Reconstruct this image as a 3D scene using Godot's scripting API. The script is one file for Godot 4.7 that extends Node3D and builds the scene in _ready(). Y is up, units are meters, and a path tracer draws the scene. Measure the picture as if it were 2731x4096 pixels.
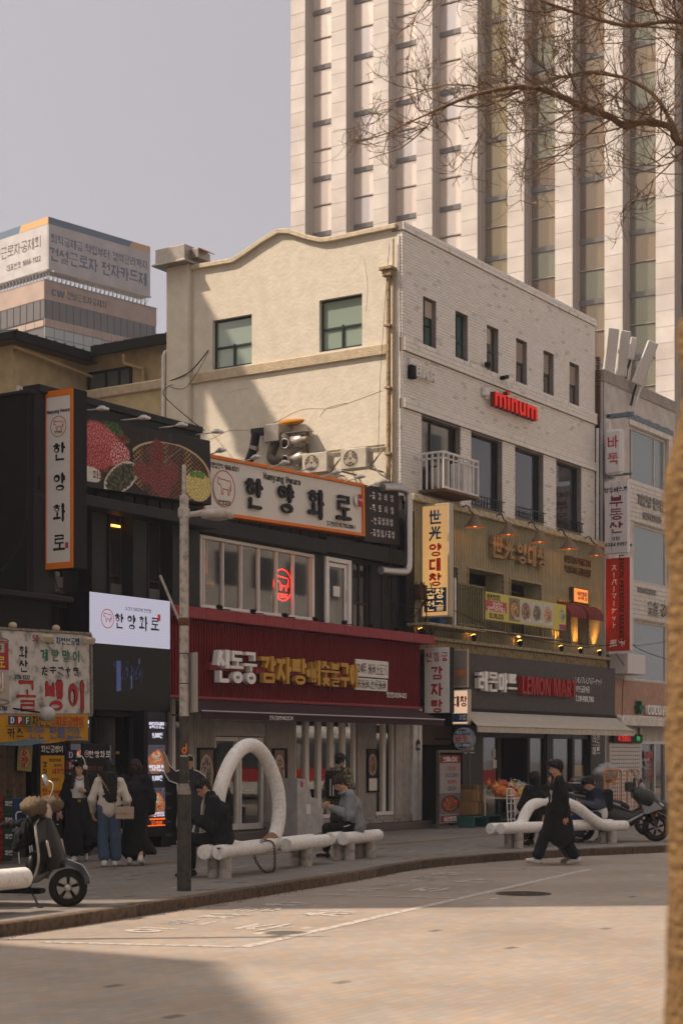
extends Node3D
const FN := Basis(Vector3(1,0,0),Vector3(0,1,0),Vector3(0,0,1))     # faces the street
const FU := Basis(Vector3(0,0,1),Vector3(0,1,0),Vector3(-1,0,0))    # faces along the street towards -x
var rng := RandomNumberGenerator.new()
var M := {}
var glyphs := {}
var font_bold: SystemFont
var taken := {}
class B:
	var v := PackedVector3Array()
	var n := PackedVector3Array()
	var t := PackedVector2Array()
	var c := PackedColorArray()
	var i := PackedInt32Array()
	var col := Color.WHITE
	var colored := false
	func vert(p: Vector3,nn: Vector3,uv := Vector2.INF) -> int:
		v.append(p); n.append(nn)
		if uv == Vector2.INF:
			var a := nn.abs()
			if a.y >= a.x and a.y >= a.z: uv = Vector2(p.x,p.z)
			elif a.x >= a.z: uv = Vector2(p.z,-p.y)
			else: uv = Vector2(p.x,-p.y)
		t.append(uv); c.append(col)
		return v.size() - 1
	func tri(a: Vector3,b: Vector3,d: Vector3) -> void:
		var nn := (b - a).cross(d - a).normalized()
		var k := vert(a,nn); vert(b,nn); vert(d,nn)
		i.append_array([k,k + 2,k + 1])
	func quad(a: Vector3,b: Vector3,d: Vector3,e: Vector3,full := false) -> void:
		var nn := (d - a).cross(e - b).normalized()
		var k: int
		if full:
			k = vert(a,nn,Vector2(0,1)); vert(b,nn,Vector2(1,1)); vert(d,nn,Vector2(1,0)); vert(e,nn,Vector2(0,0))
		else:
			k = vert(a,nn); vert(b,nn); vert(d,nn); vert(e,nn)
		i.append_array([k,k + 2,k + 1,k,k + 3,k + 2])
	func bx(x0: float,y0: float,z0: float,x1: float,y1: float,z1: float,bev := 0.0) -> B:
		return ob(Transform3D(Basis(),Vector3((x0 + x1) / 2,(y0 + y1) / 2,(z0 + z1) / 2)),Vector3(absf(x1 - x0),absf(y1 - y0),absf(z1 - z0)),bev)
	func ob(T: Transform3D,s: Vector3,bev := 0.0) -> B:
		var h := s / 2
		bev = minf(bev,minf(h.x,minf(h.y,h.z)) * 0.9)
		for ax in 3:
			for sg in [-1.0,1.0]:
				var u := (ax + 1) % 3
				var w := (ax + 2) % 3
				var q := []
				for k in [[-1,-1],[1,-1],[1,1],[-1,1]]:
					var p := Vector3()
					p[ax] = sg * h[ax]
					p[u] = k[0] * (h[u] - bev)
					p[w] = k[1] * (h[w] - bev)
					q.append(T * p)
				if sg > 0: quad(q[0],q[1],q[2],q[3])
				else: quad(q[3],q[2],q[1],q[0])
		if bev > 0.0:
			for ax in 3:
				var u := (ax + 1) % 3
				var w := (ax + 2) % 3
				for k in [[-1,-1],[1,-1],[1,1],[-1,1]]:
					var q := []
					for e in [[-1,0],[1,0],[1,1],[-1,1]]:
						var p := Vector3()
						p[ax] = e[0] * (h[ax] - bev)
						p[u] = k[0] * (h[u] - (0.0 if e[1] == 0 else bev))
						p[w] = k[1] * (h[w] - (bev if e[1] == 0 else 0.0))
						q.append(T * p)
					var nn: Vector3 = (q[2] - q[0]).cross(q[3] - q[1])
					var out := Vector3(); out[u] = k[0]; out[w] = k[1]
					if nn.dot(T.basis * out) > 0: quad(q[0],q[1],q[2],q[3])
					else: quad(q[3],q[2],q[1],q[0])
			for sx in [-1,1]:
				for sy in [-1,1]:
					for sz in [-1,1]:
						var a := T * Vector3(sx * h.x,sy * (h.y - bev),sz * (h.z - bev))
						var b := T * Vector3(sx * (h.x - bev),sy * h.y,sz * (h.z - bev))
						var d := T * Vector3(sx * (h.x - bev),sy * (h.y - bev),sz * h.z)
						if sx * sy * sz > 0: tri(a,b,d)
						else: tri(a,d,b)
		return self
	func bar(p: Vector3,q: Vector3,w: float,h := -1.0,bev := 0.0) -> B:   # a square bar from p to q
		if h < 0: h = w
		var d := q - p
		var y := d.normalized()
		var x := Vector3.UP.cross(y) if absf(y.y) < 0.95 else Vector3.RIGHT
		x = (x - y * x.dot(y)).normalized()
		return ob(Transform3D(Basis(x,y,x.cross(y)),(p + q) / 2),Vector3(w,d.length(),h),bev)
	func cy(p: Vector3,q: Vector3,r: float,r2 := -1.0,seg := 12,caps := true) -> B:
		return tb([p,q],[r,r if r2 < 0 else r2],seg,caps)
	func tb(pts: Array,radii,seg := 8,caps := true,closed := false) -> B:
		var m := pts.size()
		var rings := []
		var prev := Vector3.ZERO
		for k in m:
			var d: Vector3
			if closed: d = pts[(k + 1) % m] - pts[(k + m - 1) % m]
			else: d = pts[mini(k + 1,m - 1)] - pts[maxi(k - 1,0)]
			if d.length() < 1e-9: d = Vector3.UP
			d = d.normalized()
			var x: Vector3
			if prev == Vector3.ZERO: x = d.cross(Vector3.UP) if absf(d.y) < 0.9 else d.cross(Vector3.RIGHT)
			else: x = prev - d * prev.dot(d)
			x = x.normalized()
			prev = x
			var y := d.cross(x)
			var r: float = radii if not radii is Array else radii[k]
			var ring := []
			for s in seg:
				var a := TAU * s / seg
				var nn := x * cos(a) + y * sin(a)
				ring.append(vert(pts[k] + nn * r,nn,Vector2(float(s) / seg,k)))
			rings.append(ring)
		for k in (m if closed else m - 1):
			var A: Array = rings[k]
			var D: Array = rings[(k + 1) % m]
			for s in seg:
				var s2 := (s + 1) % seg
				i.append_array([A[s],D[s2],A[s2],A[s],D[s],D[s2]])
		if caps and not closed:
			for e in [0,m - 1]:
				var d: Vector3 = (pts[0] - pts[1]).normalized() if e == 0 else (pts[m - 1] - pts[m - 2]).normalized()
				var k0 := vert(pts[e],d)
				var ids := []
				for s in seg: ids.append(vert(v[rings[e][s]],d))
				for s in seg:
					if e == 0: i.append_array([k0,ids[s],ids[(s + 1) % seg]])
					else: i.append_array([k0,ids[(s + 1) % seg],ids[s]])
		return self
	func lathe(T: Transform3D,prof: Array,seg := 16) -> B:   # prof: Vector2(radius,height) from the bottom up
		var rows := []
		for k in prof.size():
			var d: Vector2 = prof[mini(k + 1,prof.size() - 1)] - prof[maxi(k - 1,0)]
			var nn2 := Vector2(d.y,-d.x).normalized()
			var row := []
			for s in seg:
				var a := TAU * s / seg
				var e := Vector3(cos(a),0,sin(a))
				row.append(vert(T * (e * prof[k].x + Vector3(0,prof[k].y,0)),(T.basis * (e * nn2.x + Vector3(0,nn2.y,0))).normalized()))
			rows.append(row)
		for k in prof.size() - 1:
			for s in seg:
				var s2 := (s + 1) % seg
				i.append_array([rows[k][s],rows[k][s2],rows[k + 1][s2],rows[k][s],rows[k + 1][s2],rows[k + 1][s]])
		return self
	func ball(T: Transform3D,seg := 14,rows := 9) -> B:   # unit sphere under T
		var prof := []
		for k in rows + 1:
			var a := -PI / 2 + PI * k / rows
			prof.append(Vector2(cos(a),sin(a)))
		var k0 := v.size()
		lathe(Transform3D(),prof,seg)
		var nb := T.basis.inverse().transposed()
		for k in range(k0,v.size()):
			var p := v[k]
			v[k] = T * p
			n[k] = (nb * p).normalized()
		return self
	func sp(p: Vector3,r: Vector3,seg := 14,rows := 9) -> B:
		return ball(Transform3D(Basis().scaled(r),p),seg,rows)
	func ex(poly: PackedVector2Array,T: Transform3D,d: float,bevel := 0.0) -> B:   # polygon in T's xy,front at z = 0,going back to z = -d
		var ids := Geometry2D.triangulate_polygon(poly)
		var m := poly.size()
		var area := 0.0
		for k in m: area += poly[k].cross(poly[(k + 1) % m])
		var front := poly
		if bevel > 0.0:
			var off := Geometry2D.offset_polygon(poly,-bevel)
			if off.size() == 1 and off[0].size() >= 3:
				pass
		var nz := T.basis.z.normalized()
		for side in ([0,1] if d > 0 else [0]):
			var k0 := v.size()
			for p in front: vert(T * Vector3(p.x,p.y,-d * side),nz if side == 0 else -nz)
			for q in range(0,ids.size(),3):
				i.append_array([k0 + ids[q],k0 + ids[q + 2],k0 + ids[q + 1]] if side == 0 else [k0 + ids[q],k0 + ids[q + 1],k0 + ids[q + 2]])
		if d > 0:
			for k in m:
				var a := poly[k]
				var b := poly[(k + 1) % m]
				if area < 0:
					var w := a; a = b; b = w
				quad(T * Vector3(a.x,a.y,-d),T * Vector3(b.x,b.y,-d),T * Vector3(b.x,b.y,0),T * Vector3(a.x,a.y,0))
		return self
	func grid(f: Callable,nu: int,nv: int,flip := false) -> B:   # f(u,v) -> Vector3,smooth
		var k0 := v.size()
		for b in nv + 1:
			for a in nu + 1:
				var u := float(a) / nu
				var w := float(b) / nv
				var p: Vector3 = f.call(u,w)
				var du: Vector3 = f.call(minf(u + 0.01,1.0),w) - f.call(maxf(u - 0.01,0.0),w)
				var dv: Vector3 = f.call(u,minf(w + 0.01,1.0)) - f.call(u,maxf(w - 0.01,0.0))
				var nn := du.cross(dv).normalized()
				vert(p,-nn if flip else nn,Vector2(u,1.0 - w))
		for b in nv:
			for a in nu:
				var k := k0 + b * (nu + 1) + a
				var q := [k,k + nu + 2,k + 1,k,k + nu + 1,k + nu + 2]
				if flip: q = [k,k + 1,k + nu + 2,k,k + nu + 2,k + nu + 1]
				i.append_array(q)
		return self
	func strip(pts: Array,th,T: Transform3D,dep: float,z0: float,closed := false) -> void:   # a flat or raised stroke along 2-D points
		var m := pts.size()
		if m < 2: return
		var L := []
		var R := []
		for k in m:
			var a: Vector2 = pts[k] - pts[(k + m - 1) % m] if closed or k > 0 else pts[1] - pts[0]
			var b: Vector2 = pts[(k + 1) % m] - pts[k] if closed or k < m - 1 else pts[m - 1] - pts[m - 2]
			a = a.normalized(); b = b.normalized()
			var w: float = (th[k] if th is Array else th) / 2
			var mid := (a + b)
			if mid.length() < 0.1: mid = a
			mid = mid.normalized()
			var nn := Vector2(-mid.y,mid.x)
			var g := w * minf(1.0 / maxf(nn.dot(Vector2(-a.y,a.x)),0.3),1.5)
			var p: Vector2 = pts[k]
			L.append(p + nn * g); R.append(p - nn * g)
		var zt := z0 + dep
		for k in (m if closed else m - 1):
			var k2 := (k + 1) % m
			quad(T * Vector3(R[k].x,R[k].y,zt),T * Vector3(R[k2].x,R[k2].y,zt),T * Vector3(L[k2].x,L[k2].y,zt),T * Vector3(L[k].x,L[k].y,zt))
			if dep > 0.004:
				quad(T * Vector3(R[k].x,R[k].y,z0),T * Vector3(R[k2].x,R[k2].y,z0),T * Vector3(R[k2].x,R[k2].y,zt),T * Vector3(R[k].x,R[k].y,zt))
				quad(T * Vector3(L[k2].x,L[k2].y,z0),T * Vector3(L[k].x,L[k].y,z0),T * Vector3(L[k].x,L[k].y,zt),T * Vector3(L[k2].x,L[k2].y,zt))
		if dep > 0.004 and not closed:
			for e in [0,m - 1]:
				var a := T * Vector3(L[e].x,L[e].y,z0)
				var b := T * Vector3(R[e].x,R[e].y,z0)
				var up := T.basis.z * dep
				if e == 0: quad(a,b,b + up,a + up)
				else: quad(b,a,a + up,b + up)
	func ring(T: Transform3D,r: float,th: float,dep: float,sx := 1.0,seg := 28) -> B:
		var pts := []
		for k in seg: pts.append(Vector2(cos(TAU * k / seg) * r * sx,sin(TAU * k / seg) * r))
		strip(pts,th,T,dep,0.0,true)
		return self
	func add(o: B,T := Transform3D()) -> B:
		var k0 := v.size()
		var nb := T.basis.inverse().transposed()
		for k in o.v.size():
			v.append(T * o.v[k]); n.append((nb * o.n[k]).normalized()); t.append(o.t[k]); c.append(o.c[k])
		for k in o.i: i.append(k0 + k)
		if o.colored: colored = true
		return self
	func mesh() -> ArrayMesh:
		var a := []
		a.resize(Mesh.ARRAY_MAX)
		a[Mesh.ARRAY_VERTEX] = v; a[Mesh.ARRAY_NORMAL] = n; a[Mesh.ARRAY_TEX_UV] = t
		if colored: a[Mesh.ARRAY_COLOR] = c
		a[Mesh.ARRAY_INDEX] = i
		var m := ArrayMesh.new()
		m.add_surface_from_arrays(Mesh.PRIMITIVE_TRIANGLES,a)
		return m
func V3(x: float, y: float, z: float) -> Vector3: return Vector3(x, y, z)
func numbered(called: String) -> String:
	if not taken.has(called):
		taken[called] = 0
		return called
	taken[called] += 1
	return "%s_%03d" % [called,taken[called]]
func thing(called: String,label: String,category: String,group := "",at:=Vector3.ZERO,turn:=0.0) -> Node3D:
	var o:=Node3D.new()
	o.name = numbered(called)
	add_child(o,true)
	o.position = at
	o.rotation.y = turn
	tag(o,label,category,group)
	return o
func tag(o: Node,label: String,category: String,group := "",kind := "") -> Node:
	o.set_meta("label",label)
	if category: o.set_meta("category",category)
	if group: o.set_meta("group",group)
	if kind: o.set_meta("kind",kind)
	return o
func part(parent: Node,called: String,b,m: Material,label := "") -> MeshInstance3D:
	var o:=MeshInstance3D.new()
	o.name = called
	o.mesh = b.mesh() if b is B else b
	o.material_override = m
	parent.add_child(o,true)
	if label: o.set_meta("label",label)
	return o
func solo(called: String,b: B,m: Material,label: String,category: String,group := "",kind := "") -> MeshInstance3D:
	var o:=part(self,numbered(called),b,m)
	tag(o,label,category,group,kind)
	return o
func copy(o: Node3D,label: String,at: Vector3,turn: float) -> Node3D:
	var r: Node3D = o.duplicate()
	r.name = numbered(str(o.name).rstrip("0123456789").trim_suffix("_"))
	add_child(r,true)
	r.position = at
	r.rotation.y = turn
	r.set_meta("label",label)
	return r
func at3(x: float,y: float,z: float,basis:=Basis()) -> Transform3D:
	return Transform3D(basis,V3(x,y,z))
func noise_tex(size: int,freq: float,lo: float,hi: float,sd: int,oct:=4,mid:=-1.0) -> NoiseTexture2D:
	var f:=FastNoiseLite.new()
	f.seed = sd; f.noise_type = FastNoiseLite.TYPE_SIMPLEX_SMOOTH; f.frequency = freq; f.fractal_octaves = oct
	var tx:=NoiseTexture2D.new()
	tx.width = size; tx.height = size; tx.seamless = true; tx.noise = f
	var g:=Gradient.new()
	g.set_color(0,Color(lo,lo,lo)); g.set_color(1,Color(hi,hi,hi))
	if mid>=0.0: g.add_point(0.45,Color(mid,mid,mid))
	tx.color_ramp = g
	return tx
func bump_tex(size: int,freq: float,sd: int,oct:=4) -> NoiseTexture2D:
	var tx:=noise_tex(size,freq,0.0,1.0,sd,oct)
	return tx
var T_grime: Texture2D
var T_fine: Texture2D
var T_blotch: Texture2D
var T_streak: Texture2D
var T_bump: Texture2D
func mat(key: String,c: Color,rough:=0.7,metal:=0.0,tex: Texture2D = null,sc:=0.5,bump:=0.0) -> StandardMaterial3D:
	if M.has(key): return M[key]
	var m:=StandardMaterial3D.new()
	m.resource_name = key
	m.albedo_color = c
	m.roughness = rough
	m.metallic = metal
	if rough>=0.4 and metal < 0.3: m.metallic_specular = 0.3
	if tex:
		m.albedo_texture = tex
		m.uv1_triplanar = true; m.uv1_world_triplanar = true
		m.uv1_scale = Vector3.ONE*sc
	if bump > 0.0:
		m.heightmap_enabled = true; m.heightmap_texture = T_bump; m.heightmap_scale = bump
		if not tex:
			m.uv1_triplanar = true; m.uv1_world_triplanar = true; m.uv1_scale = Vector3.ONE*sc
	M[key] = m
	return m
func hex(h: String) -> Color:
	return Color(h)
func emit(key: String,c: Color,e: float,base:=Color(0.02,0.02,0.02)) -> StandardMaterial3D:
	if M.has(key): return M[key]
	var m:=mat(key,base,0.5)
	m.emission_enabled = true; m.emission = c; m.emission_energy_multiplier = e
	return m
func glass(key: String,tint:=Color(0.6,0.68,0.66),alpha:=0.25) -> StandardMaterial3D:
	if M.has(key): return M[key]
	var m:=mat(key,Color(tint.r,tint.g,tint.b,alpha),0.03)
	m.transparency = BaseMaterial3D.TRANSPARENCY_ALPHA
	m.metallic_specular = 0.8
	return m
func pic(key: String,im: Image,rough:=0.5,glow:=0.0) -> StandardMaterial3D:
	var m:=mat(key,Color.WHITE,rough)
	var tx:=ImageTexture.create_from_image(im)
	m.albedo_texture = tx
	if glow > 0.0:
		m.albedo_color = Color(0.1,0.1,0.1)
		m.emission_enabled = true; m.emission_texture = tx; m.emission_operator = BaseMaterial3D.EMISSION_OP_MULTIPLY; m.emission = Color.WHITE; m.emission_energy_multiplier = glow
	return m
const HEAD:=["009068","004047 509097","000999","90000999","40000949 90505999","009094040999","0090990900","00099990 0494","00093930 0434 60699990 6494","5024 3009 4499","2009 2249 7059 7299","o","0090 5109 4599","0040 2009 2549 5090 7059 7599","3060 0292 5209 4599","009068 0484","90000999 0484","0090 0999 3039 6069","3060 0292 o1489"]
const TAIL:=[-1,0,1,9,2,12,18,3,5,5,6,7,9,16,17,18,6,7,9,9,10,11,12,14,15,16,17,18]
const VOW:=["3039 3494","2029 7079 2474","3039 3393 3696","2029 7079 2373 2676","7079 0474","4049 8089 0444","7079 0373 0676","4049 8089 0343 0646","0999 5059","0969","0969","0969","0999 3039 6069","0090 5059","0090","0090","0090","0090 3039 6069","0595","0595","5059"]
const HV:={9: ["0999 5059","3039 3494"],10: ["0999 5059","2029 7079 2474"],11: ["0999 5059","5059"],14: ["0090 5059","7079 0474"],15: ["0090 5059","4049 8089 0444"],16: ["0090 5059","5059"],19: ["0595","5059"]}
const HAN:={
	"世": "0393 101999 4046 7076 4676","光": "5044 2033 8063 0494 3509 656898","超": "1141 3035 0444 3538 2509 0898 5090 907463 6053 5494975754","市": "4051 0292 248487 24 5259",
	"ス": "1181 8109 5599","|": "4049","パ": "4009 6099 o7092","マ": "009046 3568","ケ": "2004 1292 6209","ッ": "1315 4345 7349","ト": "3039 3474",
	"た": "0272 4009 5585 4889","ま": "0191 0494 505746","ご": "1171 069989 7093","や": "038255 4043 2249","き": "0181 0383 4076 289989",
	"レ": "101996","モ": "1181 0494 414898","ン": "0121 0993","プ": "009049 o8092","ミ": "1132 1454 1799","ア": "009053 4409","ム": "500898 6499","ー": "0595",
	"土": "5059 1494 0999","豆": "0090 1363661613 2749 6759 0999","汤": "0010 0414 0929 4080 804488 4499","時": "0030380800 0434 5090 6063 4393 4696 7679","骨": "10717414 10 03930 1585 151985 8589 1787","脊": "4049 0494 2009 7099 2585 25 2985 8589",
	"炖": "2029 0514 3543 4191 5388 7079 4488","炭": "4042 103392 0494 0509 5559 2999","烤": "2029 0514 3543 5090 7044 4494 5599","柠": "2029 0343 4555 5191 7079","檬": "2029 0343 4191 4393 5585 5999","温": "0010 0414 0929 4080 8444 40 3989 5559 7579","市场": "","空": "4050 0191 2535 6575 3777 5759 1999","美": "2032 8062 0292 1585 0797 5259 4909 6999",
}
func path2(tok: String) -> Array:
	var pts:=[]
	for k in range(0,tok.length() - 1,2): pts.append(Vector2(float(tok[k])/9.0,1.0 - float(tok[k+1])/9.0))
	return pts
var stagger:=0
func strokes(b: B,code: String,box: Rect2,T: Transform3D,th: float,dep: float,brush: bool) -> void:
	th = minf(th,box.size.y*(0.2 if code.contains("o1489") or code == "009094040999" else 0.34))
	var h:=th/2
	var o:=box.position+Vector2(h,h)
	var s:=(box.size - Vector2(th,th)).max(Vector2(0.001,0.001))
	for tok in code.split(" ",false):
		stagger = (stagger+1) % 5
		var z0:=stagger*0.0006
		if tok[0] == "o":
			var r:=Rect2(0,0,1,1)
			if tok.length()==5:
				var a:=path2(tok.substr(1))
				r = Rect2(Vector2(a[0].x,a[1].y),Vector2(a[1].x - a[0].x,a[0].y - a[1].y))
			var pts:=[]
			var ths:=[]
			for k in 14:
				var an:=TAU*k/14+1.0
				pts.append(o+(r.position+r.size*(Vector2(cos(an),sin(an))*0.5+Vector2(0.5,0.5)))*s)
				ths.append(th*(0.8+0.35*sin(an+0.6)) if brush else th)
			b.strip(pts,ths,T,dep,z0,true)
			continue
		var raw:=path2(tok)
		if raw.size() < 2: continue
		var pts:=[]
		for p in raw: pts.append(o+p*s)
		if pts.size() > 2 and pts[0].distance_to(pts[-1]) < 1e-5:
			pts.pop_back()
			b.strip(pts,th,T,dep,z0,true)
		elif brush:
			var q:=[]
			var w:=[]
			var d0: Vector2 = (pts[1] - pts[0]).normalized()
			q.append(pts[0] - d0*th*0.5+Vector2(0,th*0.2)); w.append(th*0.5)
			for k in pts.size() - 1:
				q.append(pts[k]); w.append(th*(1.22 if k==0 else 1.0))
				q.append(pts[k].lerp(pts[k+1],0.5)+Vector2(0,th*0.08)); w.append(th*0.88)
			q.append(pts[-1]); w.append(th*0.95)
			var d1: Vector2 = (pts[-1] - pts[-2]).normalized()
			q.append(pts[-1]+d1*th*0.55+Vector2(-0.05,-0.1)*th); w.append(th*0.35)
			b.strip(q,w,T,dep,z0)
		else:
			var d0: Vector2 = (pts[1] - pts[0]).normalized()
			var d1: Vector2 = (pts[-1] - pts[-2]).normalized()
			pts[0] -= d0*h*0.9
			pts[-1] += d1*h*0.9
			b.strip(pts,th,T,dep,z0)
func jamo(k: int) -> String:
	return HEAD[k]
func hangul(b: B,ch: int,T: Transform3D,w: float,h: float,th: float,dep: float,brush: bool) -> void:
	var k:=ch - 0xAC00
	var L:=k/588
	var V:=(k % 588)/28
	var F:=k % 28
	var bx:=func(x0,y0,x1,y1): return Rect2(x0*w,(1 - y1)*h,(x1 - x0)*w,(y1 - y0)*h)
	var fin:=F > 0
	if HV.has(V):
		var e:=0.62 if fin else 1.0
		strokes(b,jamo(L),bx.call(0.03,0.02,0.58,0.44*e),T,th,dep,brush)
		strokes(b,HV[V][0],bx.call(0.0,0.46*e,0.64,0.86*e),T,th,dep,brush)
		strokes(b,HV[V][1],bx.call(0.66,0.0,1.0,e),T,th,dep,brush)
	elif V in [8,12,13,17,18]:
		var e:=0.62 if fin else 1.0
		var up:=V in [8,12]
		strokes(b,jamo(L).replace("009068","009098"),bx.call(0.12,0.02,0.88,(0.54 if up else 0.5)*e),T,th,dep,brush)
		strokes(b,VOW[V],bx.call(0.0,(0.5 if up else 0.6)*e,1.0,(0.9 if V != 13 and V != 17 else 1.0)*e),T,th,dep,brush)
	else:
		var e:=0.58 if fin else 1.0
		strokes(b,jamo(L),bx.call(0.02,(0.0 if L in [14,18] else 0.08)*e,0.58 if V in [0,2,20] else 0.52,(0.98 if L in [14,18] else 0.88)*e),T,th,dep,brush)
		strokes(b,VOW[V],bx.call(0.6 if not V in [1,3,5,7] else 0.52,0.0,1.0,e),T,th,dep,brush)
	if fin:
		strokes(b,jamo(TAIL[F]).replace("009068","009098"),bx.call(0.2,0.64,0.92,1.0),T,th,dep,brush)
func glyph(ch: String) -> Dictionary:
	if not glyphs.has(ch):
		var t:=TextMesh.new()
		t.font = font_bold; t.text = ch; t.font_size = 40; t.pixel_size = 1.0/28.6; t.depth = 1.0; t.curve_step = 3.0
		var bb:=t.get_aabb()
		t.horizontal_alignment = HORIZONTAL_ALIGNMENT_CENTER
		glyphs[ch] = {"a": t.get_mesh_arrays(),"bb": bb}
	return glyphs[ch]
func char_width(ch: String,size: float,sq: float) -> float:
	if ch == " ": return size*0.38*sq
	if ch.unicode_at(0)>=0x2000: return size*sq*1.06
	var g:=glyph(ch)
	return (g.bb.size.x+0.14)*size*0.82*sq
func one_char(b: B,ch: String,T: Transform3D,size: float,th: float,dep: float,brush:=false,sq:=1.0) -> void:
	var u:=ch.unicode_at(0)
	if ch == " ": return
	if u>=0xAC00 and u<=0xD7A3:
		hangul(b,u,T,size*sq,size,th,dep,brush)
	elif u>=0x2000 or ch == "|":
		strokes(b,HAN.get(ch,"0090 0595 0999 2029 7079"),Rect2(0,0,size*sq,size),T,th,dep,brush)
	else:
		var g:=glyph(ch)
		var a: Array = g.a
		var bb: AABB = g.bb
		if a.is_empty() or a[Mesh.ARRAY_VERTEX]==null: return
		var o:=B.new()
		o.v = a[Mesh.ARRAY_VERTEX]; o.n = a[Mesh.ARRAY_NORMAL]; o.i = a[Mesh.ARRAY_INDEX]
		o.t.resize(o.v.size()); o.c.resize(o.v.size())
		for k in o.v.size(): o.c[k] = b.col
		var s:=size*0.82
		var base:=-0.5 if false else 0.0
		var S:=Transform3D(Basis().scaled(V3(s*sq,s,maxf(dep,0.003))),V3(-bb.position.x*s*sq+0.07*s*sq,size*0.09 - glyph("H").bb.position.y*s+base,maxf(dep,0.003)/2))
		b.add(o,T*S)
func text(b: B,s: String,T: Transform3D,size: float,th: float,dep:=0.0,brush:=false,sq:=1.0,gap:=0.0) -> float:
	var w:=0.0
	for ch in s: w += char_width(ch,size,sq)+gap
	w -= gap
	var x:=-w/2
	for ch in s:
		one_char(b,ch,T*Transform3D(Basis(),V3(x,-size/2,0)),size,th,dep,brush,sq)
		x += char_width(ch,size,sq)+gap
	return w
func column(b: B,s: String,T: Transform3D,size: float,pitch: float,th: float,dep:=0.0,brush:=false,sq:=1.0) -> void:
	var k:=0
	for ch in s:
		one_char(b,ch,T*Transform3D(Basis(),V3(-size*sq/2,-size/2 - k*pitch,0)),size,th,dep,brush,sq)
		k += 1
func letters(parent: Node,s: String,T: Transform3D,size: float,th: float,dep: float,m: Material,brush:=false,sq:=1.0,gap:=0.0) -> void:
	var w:=0.0
	for ch in s: w += char_width(ch,size,sq)+gap
	var x:=-(w - gap)/2
	for ch in s:
		if ch != " ":
			var b:=B.new()
			one_char(b,ch,T*Transform3D(Basis(),V3(x,-size/2,0)),size,th,dep,brush,sq)
			part(parent,"letter",b,m)
		x += char_width(ch,size,sq)+gap
func sign_text(parent: Node,s: String,T: Transform3D,size: float,th: float,m: Material,brush:=false,sq:=1.0,gap:=0.0) -> void:
	var b:=B.new()
	text(b,s,T,size,th,0.0,brush,sq,gap)
	part(parent,"lettering",b,m)
func blob(im: Image,cx: float,cy: float,rx: float,ry: float,c: Color,c2: Color,f: FastNoiseLite,sc:=1.0,rot:=0.0,edge:=0.18,squarish:=2.0) -> void:
	var W:=im.get_width()
	var H:=im.get_height()
	var R:=maxf(rx*W,ry*H)*1.35
	var ca:=cos(rot)
	var sa:=sin(rot)
	for y in range(maxi(0,int(cy*H - R)),mini(H,int(cy*H+R)+1)):
		for x in range(maxi(0,int(cx*W - R)),mini(W,int(cx*W+R)+1)):
			var dx:=x - cx*W
			var dy:=y - cy*H
			var px:=(dx*ca+dy*sa)/(rx*W)
			var py:=(-dx*sa+dy*ca)/(ry*H)
			var d:=pow(pow(absf(px),squarish)+pow(absf(py),squarish),1.0/squarish)+edge*f.get_noise_2d(x*3.0/sc,y*3.0/sc)
			if d > 1.0: continue
			var k:=clampf(0.5+1.4*f.get_noise_2d(x*1.7/sc+99.0,y*1.7/sc),0.0,1.0)
			im.set_pixel(x,y,c.lerp(c2,k))
func print_noise(sd: int) -> FastNoiseLite:
	var f:=FastNoiseLite.new()
	f.seed = sd; f.frequency = 0.02; f.fractal_octaves = 3
	return f
func _ready():
	rng.seed = 7
	var cam:=Camera3D.new()
	cam.name = "camera"
	cam.projection = Camera3D.PROJECTION_FRUSTUM
	cam.near = 0.1; cam.far = 900.0
	cam.size = 0.1*1024.0/1690.0
	cam.frustum_offset = Vector2(0.0,0.1*244.7/1690.0)
	cam.position = V3(-34.912,1.70,21.107)
	cam.rotation.y = deg_to_rad(-56.774)
	var ca:=CameraAttributesPhysical.new()
	ca.auto_exposure_enabled = false
	ca.exposure_aperture = 2.2
	ca.frustum_focus_distance = 31.0
	ca.frustum_focal_length = 50.0
	ca.frustum_near = 0.1; ca.frustum_far = 900.0
	cam.attributes = ca
	add_child(cam)
	var towards:=V3(0.632,-1.185,0.782).normalized()
	var sky:=Sky.new()
	var pano:=PanoramaSkyMaterial.new()
	pano.panorama = ImageTexture.create_from_image(sky_image(-towards))
	sky.sky_material = pano
	var env:=Environment.new()
	env.background_mode = Environment.BG_SKY
	env.sky = sky
	env.background_energy_multiplier = 1.0
	env.tonemap_mode = Environment.TONE_MAPPER_LINEAR
	env.tonemap_exposure = 2.85
	env.fog_enabled = true
	env.fog_density = 0.0006
	env.fog_light_color = Color(0.76,0.77,0.82)
	env.ssao_enabled = true; env.ssil_enabled = true; env.sdfgi_enabled = true
	var we:=WorldEnvironment.new()
	we.name = "air"
	we.environment = env
	add_child(we)
	var sun:=DirectionalLight3D.new()
	sun.name = "sun"
	sun.light_energy = 0.69
	sun.light_color = Color(1.0,0.92,0.83)
	sun.light_angular_distance = 0.6
	sun.shadow_enabled = true
	add_child(sun)
	sun.look_at_from_position(Vector3.ZERO,towards,Vector3.UP)
	font_bold = SystemFont.new()
	font_bold.font_names = PackedStringArray(["Droid Sans"]); font_bold.font_weight = 700
	materials()
	for s in steps(): s.call()
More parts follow.
